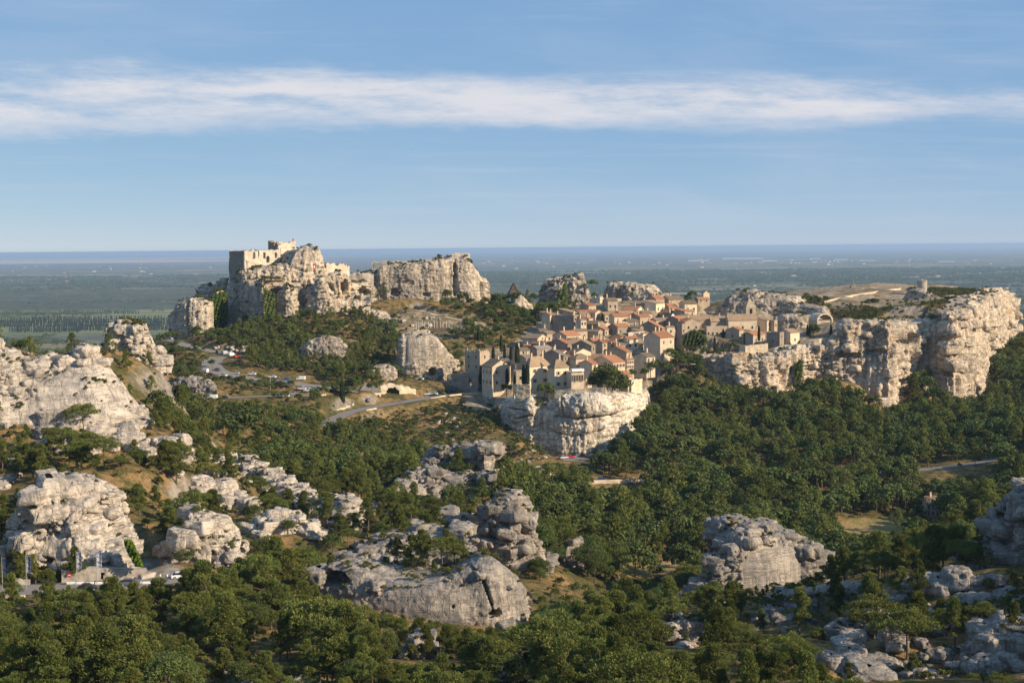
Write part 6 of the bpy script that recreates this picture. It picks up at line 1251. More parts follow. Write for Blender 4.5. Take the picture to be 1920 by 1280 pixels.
wallrun('retaining_wall', [(955, 890, 904, 566), (1000, 887, 905, 570), (1045, 889, 905, 576), (1062, 896, 904, 577)], 1.0, 0.3, (), 'pale', 'old grey retaining wall above the lower road')
wallrun('retaining_wall', [(1050, 902, 911, 572), (1120, 900, 909, 580), (1200, 897, 906, 585)], 0.6, 0.0, (), 'pale', 'low sunlit wall on the outer side of the lower road')
wallrun('parapet', [(808, 746, 749, 690), (830, 742, 745, 695), (870, 737, 740, 706), (905, 735, 738, 712)], 0.5, 0.0, (), 'cream', 'pale parapet along the outer edge of the village road', down=1.0)
wallrun('parapet', [(688, 768, 771, 650), (706, 764, 767, 655)], 0.5, 0.0, (), 'cream', 'short white parapet below the single parked car', down=1.0)
wallrun('retaining_wall', [(530, 752, 760, 650), (560, 750, 762, 654), (590, 744, 752, 660), (612, 738, 746, 666)], 0.7, 0.0, (), 'pale', 'curved retaining wall below the lower car park')
wallrun('retaining_wall', [(612, 772, 782, 642), (640, 765, 776, 650), (664, 758, 770, 660)], 0.8, 0.6, (), 'pale', 'rough stone bank above the bend of the village road')
wallrun('ruined_wall', [(508, 786, 800, 612), (520, 776, 800, 614), (536, 788, 800, 616), (560, 784, 798, 620)], 0.9, 1.2, (), 'pale', 'broken pale ruins left of the toilet cabins')
wallrun('retaining_wall', [(510, 846, 856, 528), (560, 844, 855, 530), (592, 843, 853, 533)], 0.7, 0.2, (), 'pale', 'pale wall behind the road in the ravine')
wallrun('terrace_wall', [(425, 727, 733, 668), (470, 731, 736, 665), (510, 734, 739, 662)], 0.6, 0.2, (), 'pale', 'low stone wall between upper and lower car park levels at left')
wallrun('terrace_wall', [(300, 752, 757, 616), (345, 751, 757, 618), (400, 751, 757, 625), (455, 749, 755, 635)], 0.6, 0.2, (), 'pale', 'long low stone wall under the lower left lane')
wallrun('terrace_wall', [(560, 762, 768, 640), (600, 757, 763, 648), (640, 752, 758, 655)], 0.6, 0.3, (), 'pale', 'dry stone terrace wall above the toilet cabins')
# the cave garage in the bank by the road
wallrun('garage_front', [(714, 724, 752, 692), (732, 718, 750, 693), (752, 722, 748, 694), (780, 730, 746, 697)], 3.0, 0.5, [(736, 738, 13, 12, True)], 'cream', 'rock garage front with a wide dark mouth beside the road', cat='garage')
o = link('garage_door', npmesh('garage_door', *box(-5.5, 5.5, 0, 0.2, -1, 7), False), plain_mat('dark_green_metal', (0.03, 0.05, 0.045), 0.4, 0.2)); q = P(737, 750, 697.5); o.location = q; meta(o, 'dark metal doors closing the rock garage', 'door')
# ---- castle
keep = empty('castle_keep', tuple(P(460, 498, 845)), 0, label='roofless castle keep with arched windows on the summit', cat='castle')
def cwall(*a, **k):
    o = wallrun(*a, parent=keep, **k); o.location = -np.array(keep.location); return o
bpy.context.view_layer.update()
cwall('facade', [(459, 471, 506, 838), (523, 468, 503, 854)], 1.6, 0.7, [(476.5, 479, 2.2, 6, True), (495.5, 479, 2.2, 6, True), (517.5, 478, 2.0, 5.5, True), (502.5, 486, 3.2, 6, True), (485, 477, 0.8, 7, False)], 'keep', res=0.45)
cwall('side_wall', [(430, 471, 528, 874), (459, 470, 526, 838.5)], 1.6, 0.1, (), 'dark', res=0.6)  # darker stone colour paints in the shaded side of the keep
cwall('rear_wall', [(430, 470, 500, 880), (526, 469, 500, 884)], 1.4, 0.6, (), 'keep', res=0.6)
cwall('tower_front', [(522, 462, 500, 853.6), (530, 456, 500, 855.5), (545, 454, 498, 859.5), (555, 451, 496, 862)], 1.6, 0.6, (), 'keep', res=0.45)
cwall('tower_side', [(504, 452, 494, 876), (510, 453, 495, 868), (522, 457, 496, 854)], 1.5, 0.8, [(514, 457, 1.5, 3, False)], 'dark', res=0.45)  # darker colour stands for the tower's shaded side
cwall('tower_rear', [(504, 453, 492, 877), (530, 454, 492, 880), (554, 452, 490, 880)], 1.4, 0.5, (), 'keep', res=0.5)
wallrun('castle_wall', [(612, 495, 520, 850), (622, 493, 520, 852), (634, 497, 520, 855), (642, 494, 522, 858), (656, 500, 524, 862)], 2.5, 1.3, (), 'keep', 'tawny masonry block between the peak and the quarry wall', cat='castle wall')
wallrun('castle_wall', [(697, 492, 516, 880), (724, 489, 512, 878), (760, 490, 506, 877), (786, 489, 502, 877), (815, 484, 498, 876)], 1.8, 0.6, [(702, 502, 2.5, 5, True)], 'keep', 'ruined outer wall along the top of the quarry cliff', cat='castle wall')
wallrun('castle_wall', [(655, 514, 530, 858), (680, 512, 530, 856), (700, 512, 530, 856)], 1.5, 1.0, (), 'keep', 'low pale wall above the square rooms of the castle', cat='castle wall')
wallrun('castle_turret', [(848, 474, 488, 868), (880, 475, 488, 868)], 10.0, 0.1, (), 'keep', 'squared masonry cap on top of the rounded bluff', cat='turret')
wallrun('rampart', [(600, 574, 600, 826), (625, 577, 604, 822), (650, 588, 606, 818), (670, 600, 615, 814), (700, 604, 620, 808), (728, 606, 622, 802)], 1.6, 0.3, (), 'dark', 'long dark rampart descending under the castle terrace', cat='rampart')
wallrun('castle_wall', [(668, 552, 566, 846), (676, 552, 566, 842), (695, 556, 566, 842)], 2.0, 1.0, (), 'keep', 'small box shaped ruin at the foot of the quarry rooms', cat='castle wall')
# ---- vaulted ruin near the plateau
vr = empty('vaulted_ruin', tuple(P(1532, 632, 800)), R(20), label='tall roofless apse with a curved vault at the cliff end', cat='ruin')
def vault():
    n = 14; v, f = [], []; rr, d, z0 = 5.2, 9.0, 9.5
    for j, y in enumerate((0.0, d)):
        for r_ in (rr, rr-0.9):
            for i in range(n+1): a = math.pi*i/n; v.append((rr+math.cos(math.pi-a)*r_, y, z0+math.sin(a)*r_*0.72))
    m = n+1
    for i in range(n): f += [(i, i+1, 2*m+i+1, 2*m+i), (m+i+1, m+i, 3*m+i, 3*m+i+1), (i+1, i, m+i, m+i+1), (2*m+i, 2*m+i+1, 3*m+i+1, 3*m+i)]
    me = bpy.data.meshes.new('vault'); me.from_pydata(v, [], f); me.update(); return me
m_ = vault(); m_.materials.append(WM['pale']); child('vault', m_, vr)
v_, f_ = merge([box(0, 0.9, 0, 9, -6, 9.5), box(9.5, 10.4, 0, 9, -6, 9.5), box(0.9, 9.5, 8, 9, -6, 9.5), box(0.9, 3.6, -0.003, 0.9, -6, 9.4), box(3.6, 9.5, 0.6, 1.4, 6.3, 9.4)]); m_ = npmesh('wall', v_, f_, False); m_.materials.append(WM['stone']); child('wall', m_, vr)
# ---------------------------------------------------------------- ivy on walls and rocks
def ivy(pts, depth, label, n=900, size=0.55, mk='ivy', seed=1, name='ivy'):
    """leaf curtain following a rock face: polygon in photo pixels at distance depth (two values: left, right)"""
    rg = np.random.default_rng(seed+int(pts[0][0])); a = np.array(pts, float); x0, x1, y0, y1 = a[:, 0].min(), a[:, 0].max(), a[:, 1].min(), a[:, 1].max()
    px = rg.uniform(x0, x1, n*3); py = rg.uniform(y0, y1, n*3); ok = inpoly(px, py, pts); px, py = px[ok][:n], py[ok][:n]
    t = (px-x0)/(x1-x0); D = depth[0]+(depth[1]-depth[0])*t+rg.uniform(-0.9, 0.9, len(px))+1.2*np.sin(px*0.9+py*0.23)
    c = P(px, py, D); nr = rg.normal(size=(len(c), 3))*0.6+np.array([0.2, -1, 0.35]); nr /= np.linalg.norm(nr, axis=1)[:, None]
    tt = np.cross(nr, rg.normal(size=nr.shape)); tt /= np.linalg.norm(tt, axis=1)[:, None]; b = np.cross(nr, tt); s = size*rg.uniform(.6, 1.4, len(c))[:, None]
    v = np.stack([c-tt*s, c+b*s*.8, c+tt*s, c-b*s*.8], 1).reshape(-1, 3)
    o = link(name, npmesh(name, v, np.arange(len(v)).reshape(-1, 4), False), LM[mk]); meta(o, label, 'ivy'); return o
ivy([(396, 556), (412, 548), (427, 546), (426, 600), (410, 632), (402, 630)], (817, 824), 'bright green ivy sheet left of the shaded buttress', 1500)
ivy([(494, 540), (505, 545), (516, 552), (515, 598), (498, 600), (494, 580)], (800, 806), 'dark ivy hanging in the gully right of the shaded buttress', 900, mk='oak')
ivy([(1491, 684), (1502, 672), (1505, 690), (1500, 716), (1489, 712)], (752, 752), 'green creeper running down the cliff below the terrace wall', 500)
ivy([(1046, 545), (1062, 530), (1066, 560), (1060, 596), (1040, 590)], (889, 889), 'ivy filling the cleft of the jagged crag', 700, mk='oak')
ivy([(232, 1012), (246, 1012), (262, 1045), (268, 1062), (254, 1060), (240, 1035)], (296, 295), 'bright green creeper on the right end of the cave outcrop', 1100, 0.3)
ivy([(1281, 630), (1302, 617), (1325, 632), (1325, 648), (1281, 646)], (780.5, 782), 'dark ivy coat over the gabled house', 1300, 0.5, 'oak')
# ---------------------------------------------------------------- boulders
def boulder_mesh(seed):
    rg = np.random.default_rng(seed); n = 22
    th, ph = np.meshgrid(np.linspace(0, 2*math.pi, 2*n+1)[:-1], np.linspace(0.02, math.pi-0.02, n), indexing='ij'); d = np.stack([np.cos(th)*np.sin(ph), np.sin(th)*np.sin(ph), np.cos(ph)], -1).reshape(-1, 3)
    s = np.sign(d)*np.abs(d)**0.6; s *= np.array([1.25, 0.95, 0.68])*rg.uniform(.85, 1.15, 3); q = s+seed*9.1; f1, f2, cid = worley(q/0.75)
    s = s*(1+0.16*fbm(q/0.9, 3)+0.20*(cid-0.5)+0.10*(sst(f2-f1, 0, .2)-1)+0.05*np.tanh(2*perlin(q*np.array([1, 1, 6.]))))[:, None]
    nu, nv = 2*n, n; i, j = np.meshgrid(np.arange(nu), np.arange(nv-1), indexing='ij'); i, j = i.ravel(), j.ravel(); k = (i+1) % nu
    f = np.stack([i*nv+j, i*nv+j+1, k*nv+j+1, k*nv+j], 1); top = [int(a*nv) for a in range(nu)]
    me = npmesh('boulder', s, f, True); me.materials.append(MR['slab']); return me
BM = [boulder_mesh(i+1) for i in range(7)]; BG = [m_.copy() for m_ in BM]
for m_ in BG: m_.materials.clear(); m_.materials.append(MR['grey'])
def boulders(poly, n, s0, s1, label, dr, seed=0, onrock=False):
    rg = np.random.default_rng(100+seed); k = 0; a = np.array(poly, float); tries = 0
    while k < n and tries < n*40:
        tries += 1; px = rg.uniform(a[:, 0].min(), a[:, 0].max()); py = rg.uniform(a[:, 1].min(), a[:, 1].max())
        if not inpoly(np.array([px]), np.array([py]), poly)[0]: continue
        p = hit(px, py)
        if not (dr[0] < p[1] < dr[1]) or on_road(p[None, 0], p[None, 1])[0]: continue
        s = rg.uniform(s0, s1)**1.0; z = p[2]
        o = bpy.data.objects.new('boulder', (BG if seed in (3, 4, 8) else BM)[int(rg.integers(7))]); COL.objects.link(o); o.location = (p[0], p[1], z+s*0.2); o.rotation_euler = (rg.normal()*.12, rg.normal()*.12, rg.random()*6.28); o.scale = (s, s, s*rg.uniform(.8, 1.2))
        meta(o, label, 'boulder', label.replace('one of the ', '')); k += 1
boulders([(70, 800), (120, 785), (300, 790), (365, 850), (330, 870), (200, 850), (90, 850)], 60, 1.2, 3.0, 'one of the white boulders strewn along the foot of the great slab', (340, 470), 1)
boulders([(0, 660), (60, 650), (190, 660), (180, 720), (60, 740), (0, 740)], 20, 1.0, 2.2, 'one of the white boulders on the left hilltop', (380, 480), 2)
boulders([(1540, 1110), (1700, 1090), (1900, 1090), (1920, 1280), (1560, 1280)], 64, 0.8, 3.2, 'one of the pale boulders under the pines in the lower right', (190, 300), 3)
boulders([(1230, 1130), (1520, 1100), (1500, 1200), (1250, 1220)], 18, 0.7, 1.9, 'one of the pale boulders in front of the quarried rock', (240, 330), 4)
boulders([(900, 850), (1040, 845), (1050, 880), (930, 885)], 26, 0.5, 1.1, 'one of the small white stones above the path at the slope foot', (540, 680), 5)
boulders([(1660, 800), (1900, 780), (1900, 850), (1680, 860)], 26, 0.8, 2.6, 'one of the pale rocks showing in the wood below the far cliff', (560, 760), 6)
boulders([(300, 860), (440, 850), (660, 960), (600, 1020), (440, 1010)], 46, 0.8, 2.4, 'one of the pale boulders between the pines left of centre', (330, 460), 7)
boulders([(600, 960), (780, 930), (1000, 900), (1040, 1050), (880, 1010)], 26, 0.8, 2.2, 'one of the grey boulders along the central ridge', (340, 470), 8)
boulders([(820, 770), (900, 790), (960, 850), (880, 850), (800, 800)], 34, 0.5, 1.1, 'one of the grey stones of the scree below the road', (570, 690), 9)
boulders([(380, 655), (470, 650), (460, 662), (400, 662)], 12, 0.7, 1.3, 'one of the pale stones lining the upper car park', (700, 790), 10)
boulders([(640, 560), (760, 590), (880, 600), (860, 625), (720, 610)], 24, 0.6, 1.6, 'one of the pale rocks on the castle terrace', (780, 870), 11)
boulders([(0, 870), (40, 860), (45, 920), (0, 925)], 8, 1.0, 2.2, 'one of the white boulders at the left edge above the cave outcrop', (290, 420), 12)
# scree as ground stuff
# ---------------------------------------------------------------- cars
def paint(name, c): return plain_mat(name, c, 0.35, 0.03, 1, 0.5, 0.0)
PAINT = {'white': paint('white_car_paint', (0.75, 0.75, 0.74)), 'silver': paint('silver_car_paint', (0.42, 0.43, 0.45)), 'black': paint('black_car_paint', (0.025, 0.026, 0.03)), 'blue': paint('blue_car_paint', (0.03, 0.10, 0.36)), 'red': paint('red_car_paint', (0.48, 0.03, 0.03)), 'grey': paint('dark_grey_car_paint', (0.10, 0.11, 0.125)), 'navy': paint('navy_car_paint', (0.03, 0.05, 0.10))}
MTYRE = plain_mat('tyre_rubber', (0.02, 0.02, 0.02), 0.8, 0.1); MRIM = plain_mat('wheel_rim', (0.5, 0.5, 0.5), 0.4, 0.1, 3, 0.5, 0.5); MLAMP = plain_mat('car_lamp', (0.7, 0.7, 0.68), 0.2, 0.05, 1, 0.6); MTAIL = plain_mat('tail_lamp', (0.4, 0.02, 0.02), 0.3, 0.05)
def loft(secs):
    """secs: (x, half width low, half width high, z low, z high)"""
    v = []
    for x, a, b, z0, z1 in secs: v += [(x, -a, z0), (x, a, z0), (x, a, (z0+z1)/2+0.05), (x, b, z1), (x, -b, z1), (x, -a, (z0+z1)/2+0.05)]
    f = [(i*6+j, i*6+(j+1) % 6, (i+1)*6+(j+1) % 6, (i+1)*6+j) for i in range(len(secs)-1) for j in range(6)]
    me = bpy.data.meshes.new('car'); me.from_pydata(v, [], f+[(5, 4, 3, 2, 1, 0), tuple(len(v)-6+j for j in range(6))]); me.update(); return me
def car_parts(van):
    Lh, Wd = (2.3, 0.90) if van else (2.1, 0.86)
    if van: body = [(-2.3, .80, .70, .35, 1.75), (-2.2, .9, .78, .28, 1.85), (0.9, .9, .78, .28, 1.85), (1.45, .9, .72, .28, 1.25), (1.75, .9, .80, .28, 1.02), (2.2, .84, .74, .3, .92), (2.3, .76, .66, .38, .75)]
    else: body = [(-2.1, .74, .66, .36, .85), (-2.0, .84, .76, .28, .95), (-1.2, .86, .80, .26, .98), (0.9, .86, .80, .26, .96), (1.6, .86, .76, .28, .84), (2.0, .82, .70, .3, .74), (2.1, .72, .62, .38, .62)]
    bm = loft(body)
    if van: gl = loft([(0.6, .905, .74, 1.15, 1.66), (0.92, .905, .74, 1.14, 1.66), (1.42, .88, .70, 1.10, 1.24)]); cab = None
    else:
        gl = loft([(-1.75, .80, .60, .90, 1.0), (-1.25, .80, .62, .92, 1.36), (0.1, .81, .64, .92, 1.40), (1.05, .80, .62, .90, .97)]); cab = loft([(-1.22, .60, .58, 1.355, 1.41), (-0.6, .63, .60, 1.39, 1.46), (0.0, .63, .60, 1.39, 1.46), (0.2, .60, .58, 1.37, 1.43)])
    n = 14; v, f = [], []
    for y in (-.11, .11): v += [(math.cos(2*math.pi*i/n)*.32, y, math.sin(2*math.pi*i/n)*.32) for i in range(n)]
    f = [(i, (i+1) % n, n+(i+1) % n, n+i) for i in range(n)]+[tuple(range(n))[::-1], tuple(range(n, 2*n))]
    wh = bpy.data.meshes.new('wheel'); wh.from_pydata(v, [], f); wh.update(); wh.materials.append(MTYRE)
    v = [(math.cos(2*math.pi*i/n)*.19, y, math.sin(2*math.pi*i/n)*.19) for y in (-.125, .125) for i in range(n)]; rim = bpy.data.meshes.new('rim'); rim.from_pydata(v, [], f); rim.update(); rim.materials.append(MRIM)
    hl = npmesh('headlight', *box(0, .06, -.14, .14, -.07, .07), False); hl.materials.append(MLAMP); tl = npmesh('tail_light', *box(-.05, 0, -.10, .10, -.12, .12), False); tl.materials.append(MTAIL)
    gl.materials.append(MGLASS)
    return dict(body=bm, glass=gl, cab=cab, wheel=wh, rim=rim, hl=hl, tl=tl, van=van)
CARP = [car_parts(False), car_parts(True)]; BODYC = {}
def car(px, py, col, van, rz, label, D=None, small=True):
    p = P(px, py, D) if D else hit(px, py); c = CARP[1 if van else 0]; z = H(p[0], p[1])+0.10
    r = empty('parked_van' if van else 'parked_car', (p[0], p[1], z), R(rz), label=label, cat='van' if van else 'car', group='cars parked around the village')
    if (van, col) not in BODYC:
        b = c['body'].copy(); b.materials.append(PAINT[col]); k = None
        if c['cab']: k = c['cab'].copy(); k.materials.append(PAINT[col])
        BODYC[(van, col)] = (b, k)
    b, k = BODYC[(van, col)]; child('body', b, r); child('glass', c['glass'], r)
    if k: child('roof', k, r)
    for x in (-1.3, 1.3):
        for y in (-.78, .78): w = child('wheel', c['wheel'], r, (x, y, .32)); child('rim', c['rim'], w)
    e = 2.28 if van else 2.06
    for y in (-.58, .58): child('headlight', c['hl'], r, (e-.04, y, .66)); child('tail_light', c['tl'], r, (-e+.0, y, .78 if not van else 1.1))
CARS = [(412, 663, 'grey', 1, 60, 'dark grey van first in the row by the pale stones of the upper car park'), (422, 665, 'silver', 1, 62, 'silver van second in the row below the pale stones'), (434, 668, 'white', 1, 60, 'white van between silver van and red car in the upper car park'), (444, 671, 'red', 0, 55, 'red car at the end of the upper car park row'),
 (448, 679, 'black', 0, 170, 'black car left of the large round pine'), (507, 677, 'navy', 1, 175, 'dark blue van shaded behind the large round pine'), (517, 678, 'navy', 0, 175, 'dark blue car beside the shaded dark blue van'),
 (383, 699, 'white', 1, 150, 'white van at the left end of the middle car park'), (394, 705, 'navy', 0, 150, 'dark car right of the leftmost white van'), (406, 696, 'grey', 0, 165, 'dark grey car behind the leftmost white van'), (418, 706, 'white', 0, 160, 'white car under the first parking tree'), (428, 710, 'black', 0, 160, 'black car right of the white car under the first parking tree'),
 (443, 713, 'black', 0, 120, 'black car left of the second parking tree'), (452, 715, 'navy', 0, 120, 'navy car under the second parking tree'), (468, 718, 'grey', 0, 100, 'dark grey car right of the second parking tree'), (477, 719, 'silver', 0, 95, 'silver car facing out below the third parking tree'), (441, 702, 'silver', 0, 170, 'silver car in the back row between the first two parking trees'), (472, 704, 'white', 0, 170, 'white car in the back row left of the third parking tree'),
 (496, 720, 'silver', 0, 165, 'silver car alone under the third parking tree'), (513, 716, 'grey', 0, 165, 'dark grey car right of the third parking tree'), (524, 720, 'black', 0, 165, 'black car left of the tall lamp post'), (536, 714, 'blue', 0, 170, 'blue car near the centre of the long car park'), (510, 709, 'white', 0, 165, 'white car in the back row above the dark grey car'), (564, 713, 'white', 1, 172, 'white van at the back of the long car park'),
 (551, 741, 'silver', 0, 172, 'silver car at the front of the lowest car park'), (527, 741, 'silver', 0, 170, 'silver car beside the dark cypress of the lowest car park'), (534, 745, 'white', 0, 170, 'white car at the left end of the lowest car park'), (577, 735, 'white', 0, 172, 'white car third along the lowest car park'), (585, 731, 'silver', 0, 172, 'silver car behind the third white car'), (594, 732, 'navy', 0, 172, 'navy car at the right end of the lowest car park'), (566, 731, 'white', 0, 172, 'white car half hidden behind a parking tree'),
 (398, 748, 'white', 1, 175, 'white van parked alone on the lower left lane'), (419, 748, 'black', 0, 175, 'black car right of the lone white van'), (348, 748, 'black', 0, 175, 'dark car at the left end of the lower lane'), (333, 747, 'white', 0, 175, 'white car almost hidden at the left end of the lower lane'), (330, 636, 'black', 0, 150, 'dark car at the foot of the lone rock tower'), (318, 637, 'silver', 0, 150, 'silver car at the very left of the high lane'),
 (672, 710, 'red', 0, 172, 'red car above the wide grey roof'), (689, 710, 'navy', 0, 175, 'navy car right of the red car above the grey roof'), (699, 709, 'grey', 0, 175, 'grey car at the right above the grey roof'), (692, 756, 'silver', 0, 95, 'silver car facing out by the cream road house'),
 (803, 742, 'white', 0, 178, 'white car in front of the white kiosk'), (813, 741, 'white', 0, 176, 'second white car right of the white kiosk'), (824, 738, 'black', 0, 176, 'black car between white cars and blue car on the road'), (837, 736, 'black', 0, 176, 'black car just left of the blue car'), (846, 734, 'blue', 0, 170, 'bright blue car at the bend of the village road'), (787, 713, 'white', 0, 170, 'white car below the sawn grey block'),
 (1057, 860, 'silver', 0, 30, 'silver car at the left of the small car park under the crag'), (1070, 859, 'red', 0, 10, 'red car under the crag'), (1093, 857, 'black', 0, 150, 'black car right of the red car under the crag'), (1102, 855, 'navy', 0, 150, 'navy car in the shade at the right under the crag'), (1126, 902, 'blue', 0, 175, 'blue car driving along the lower road'), (1212, 898, 'red', 0, 178, 'red car half hidden by trees on the lower road'), (622, 853, 'white', 0, 170, 'white car on the road in the ravine'),
 (166, 1108, 'black', 0, 5, 'black car behind the pines near the flagpoles'), (244, 1098, 'grey', 0, 8, 'dark grey car behind pines at the right end of the low wall'), (430, 1092, 'silver', 0, 30, 'silver car among trees right of the layered outcrop'), (340, 1086, 'white', 0, 10, 'white car by the end of the lower left road')]
for a in CARS: car(*a)
# ---------------------------------------------------------------- people
def skin(name, joints, edges, m, sub=1):
    me = bpy.data.meshes.new(name); me.from_pydata([j[:3] for j in joints], edges, []); o = bpy.data.objects.new(name, me); COL.objects.link(o)
    md = o.modifiers.new('s', 'SKIN'); o.modifiers.new('u', 'SUBSURF').levels = sub
    for v, j in zip(me.skin_vertices[0].data, joints): v.radius = (j[3], j[4] if len(j) > 4 else j[3])
    me.skin_vertices[0].data[0].use_root = True
    dg = bpy.context.evaluated_depsgraph_get(); out = bpy.data.meshes.new_from_object(o.evaluated_get(dg)); bpy.data.objects.remove(o); out.name = name; out.materials.clear(); out.materials.append(m); return out
MSKIN = plain_mat('skin', (0.50, 0.32, 0.23), 0.6, 0.1); MHAIR = plain_mat('hair', (0.05, 0.035, 0.025), 0.7, 0.1)
body = skin('body', [(0, 0, .95, .11), (0, 0, 1.2, .12), (0, 0, 1.42, .11), (0, 0, 1.52, .05), (0, -.01, 1.64, .085), (0, 0, 1.74, .06), (-.2, 0, 1.42, .05), (-.27, .02, 1.15, .042), (-.25, -.10, .92, .032), (-.25, -.13, .83, .028), (.2, 0, 1.42, .05), (.27, .03, 1.15, .042), (.26, -.05, .90, .032), (.26, -.08, .81, .028),
  (-.1, 0, .88, .09), (-.12, -.05, .48, .06), (-.12, .08, .09, .04), (-.13, -.08, .04, .035), (.1, 0, .88, .09), (.12, .02, .48, .06), (.13, -.12, .09, .04), (.14, -.27, .04, .035)],
  [(0, 1), (1, 2), (2, 3), (3, 4), (4, 5), (2, 6), (6, 7), (7, 8), (8, 9), (2, 10), (10, 11), (11, 12), (12, 13), (0, 14), (14, 15), (15, 16), (16, 17), (0, 18), (18, 19), (19, 20), (20, 21)], MSKIN)
def clothes(col): return skin('shirt', [(0, 0, .93, .15, .12), (0, 0, 1.2, .15, .13), (0, 0, 1.42, .14, .12), (-.2, 0, 1.42, .07), (-.26, .02, 1.2, .06), (.2, 0, 1.42, .07), (.26, .03, 1.2, .06)], [(0, 1), (1, 2), (2, 3), (3, 4), (2, 5), (5, 6)], plain_mat('shirt_cloth', col, 0.9, 0.1))
trous = skin('trousers', [(0, 0, .97, .13), (-.1, 0, .88, .11), (-.12, -.05, .50, .085), (-.12, .07, .14, .06), (.1, 0, .88, .11), (.12, .02, .50, .085), (.13, -.11, .14, .06)], [(0, 1), (1, 2), (2, 3), (0, 4), (4, 5), (5, 6)], plain_mat('trouser_cloth', (0.06, 0.07, 0.10), 0.9, 0.1))
hair = skin('hair', [(0, .02, 1.66, .10), (0, .0, 1.74, .085)], [(0, 1)], MHAIR)
SH = {c: clothes(v) for c, v in {'white': (.7, .7, .68), 'dark': (.05, .05, .07), 'red': (.45, .05, .04), 'blue': (.08, .16, .4)}.items()}
def person(px, py, c, rz, label, D=None, zoff=0):
    p = P(px, py, D) if D else hit(px, py); r = empty('person', (p[0], p[1], (H(p[0], p[1]) if not D else p[2])+0.06), R(rz), label=label, cat='person')
    child('body', body, r); child('shirt', SH[c], r); child('trousers', trous, r); child('hair', hair, r)
for a in [(301, 1091, 'white', 80, 'person in white top walking left on the sandy path below the cave'), (314, 1090, 'white', -100, 'second person in white standing nearer the trees by the sandy path'), (749, 755, 'dark', 20, 'leftmost of three dark dressed people standing on the village road'), (752, 756, 'dark', 190, 'middle of three dark dressed people standing on the village road'), (755, 755, 'blue', 90, 'rightmost of three people on the village road, in blue'),
          (811, 743, 'white', 90, 'person in white crossing in front of the parked white cars'), (852, 735, 'white', 0, 'person in white standing beside the bright blue car'), (597, 785, 'red', 60, 'person in red top by the green doored cabins')]: person(*a)
person(593.5, 466, 'red', 0, 'tiny visitor standing on the rugged peak against the sky', D=856)
# ---------------------------------------------------------------- poles, lamps, flags, signs
def cyl(r0_, r1_, h, n=10, z0=0): return tube([[0, 0, z0], [0, 0, z0+h]], [r0_, r1_], n)
def cloth(w, h, amp=0.12, n=8):
    v = [(i/n*w, math.sin(i/n*5)*amp*(i/n+0.2), -j/n*h) for i in range(n+1) for j in range(n+1)]; return np.array(v), gridfaces(n+1, n+1)
MBAN = mat('banner_cloth')
def _ban():
    k = MBAN; n = k.noise(k.map(k.coord.outputs['Object'], (1.2, 1, 0.8)), 1.5, 4, 0.6, 1.5); return k.done(k.mix(k.step(n, 0.40, 0.55), (0.50, 0.52, 0.56), (0.10, 0.11, 0.17)), 0.8)
MBAN_ = _ban()
for i, (px, py, top, lb) in enumerate([(5, 1110, 1043, 'leftmost flagpole with a grey blue banner beside the low road'), (50, 1109, 1040, 'second flagpole from the left with a grey blue banner'), (144.5, 1108, 1032, 'third flagpole from the left, before the concrete wall'), (182, 1107, 1029, 'rightmost flagpole with a curled dark banner')]):
    p = P(px, py, 287.5); p[2] = H(p[0], p[1]); h = (P(px, top, 287.5)-p)[2]; r = empty('flagpole', tuple(p), 0, label=lb, cat='flagpole', group='banner poles at the roadside')
    v, f = cyl(.07, .04, h); m_ = npmesh('pole', v, f); m_.materials.append(MMETAL); child('pole', m_, r)
    v, f = cloth(1.0, 3.4); m_ = npmesh('banner', v, f); m_.materials.append(MBAN_); child('banner', m_, r, (.12, 0, h-.3), R(-20+i*12))
    v, f = merge([tube([[0, 0, h-.25], [1.1, 0, h-.25]], [.03, .03], 5)]); m_ = npmesh('arm', v, f); m_.materials.append(MMETAL); child('arm', m_, r, (0, 0, 0), R(-20+i*12))
def lamp(px, py, top, D, lb):
    p = P(px, py, D); p[2] = H(p[0], p[1]); h = (P(px, top, D)-p)[2]; r = empty('street_lamp', tuple(p), 0, label=lb, cat='street lamp', group='tall lamps of the car parks')
    v, f = cyl(.16, .10, h); m_ = npmesh('pole', v, f); m_.materials.append(MMETAL); child('pole', m_, r); m_ = npmesh('lamp_head', *box(-1.1, .2, -.25, .25, h, h+.25), False); m_.materials.append(MWHITE); child('lamp_head', m_, r)
lamp(507, 738, 706, 668, 'tall grey lamp post beside the dark cypress of the lower car park'); lamp(542, 676, 656, 728, 'lamp post at the edge of the wood right of the round pine')
# castle flag and red wall banner
p = P(548, 452, 849); r = empty('flag', tuple(p), 0, label='small red flag on the keep tower', cat='flag'); v, f = cyl(.09, .06, 2.6, 8, -1.0); m_ = npmesh('pole', v, f); m_.materials.append(MWHITE); child('pole', m_, r); v, f = cloth(.8, 1.3); m_ = npmesh('cloth', v, f); m_.materials.append(plain_mat('red_cloth', (0.55, 0.04, 0.05), 0.8)); child('cloth', m_, r, (0, 0, 1.5))
r = empty('wall_banner', tuple(P(589.5, 500, 829)), R(8), label='red banner with a white emblem hanging on the rugged peak', cat='banner'); m_ = npmesh('cloth', *box(-.75, .75, 0, .1, -1.6, 1.6), False); m_.materials.append(bpy.data.materials['red_cloth']); child('cloth', m_, r); m_ = npmesh('emblem', *merge([box(-.28, .28, -.03, 0, -.9, .7), box(-.38, -.28, -.028, 0, -.4, .3), box(.28, .38, -.028, 0, -.4, .3)]), False); m_.materials.append(MWHITE); child('emblem', m_, r)
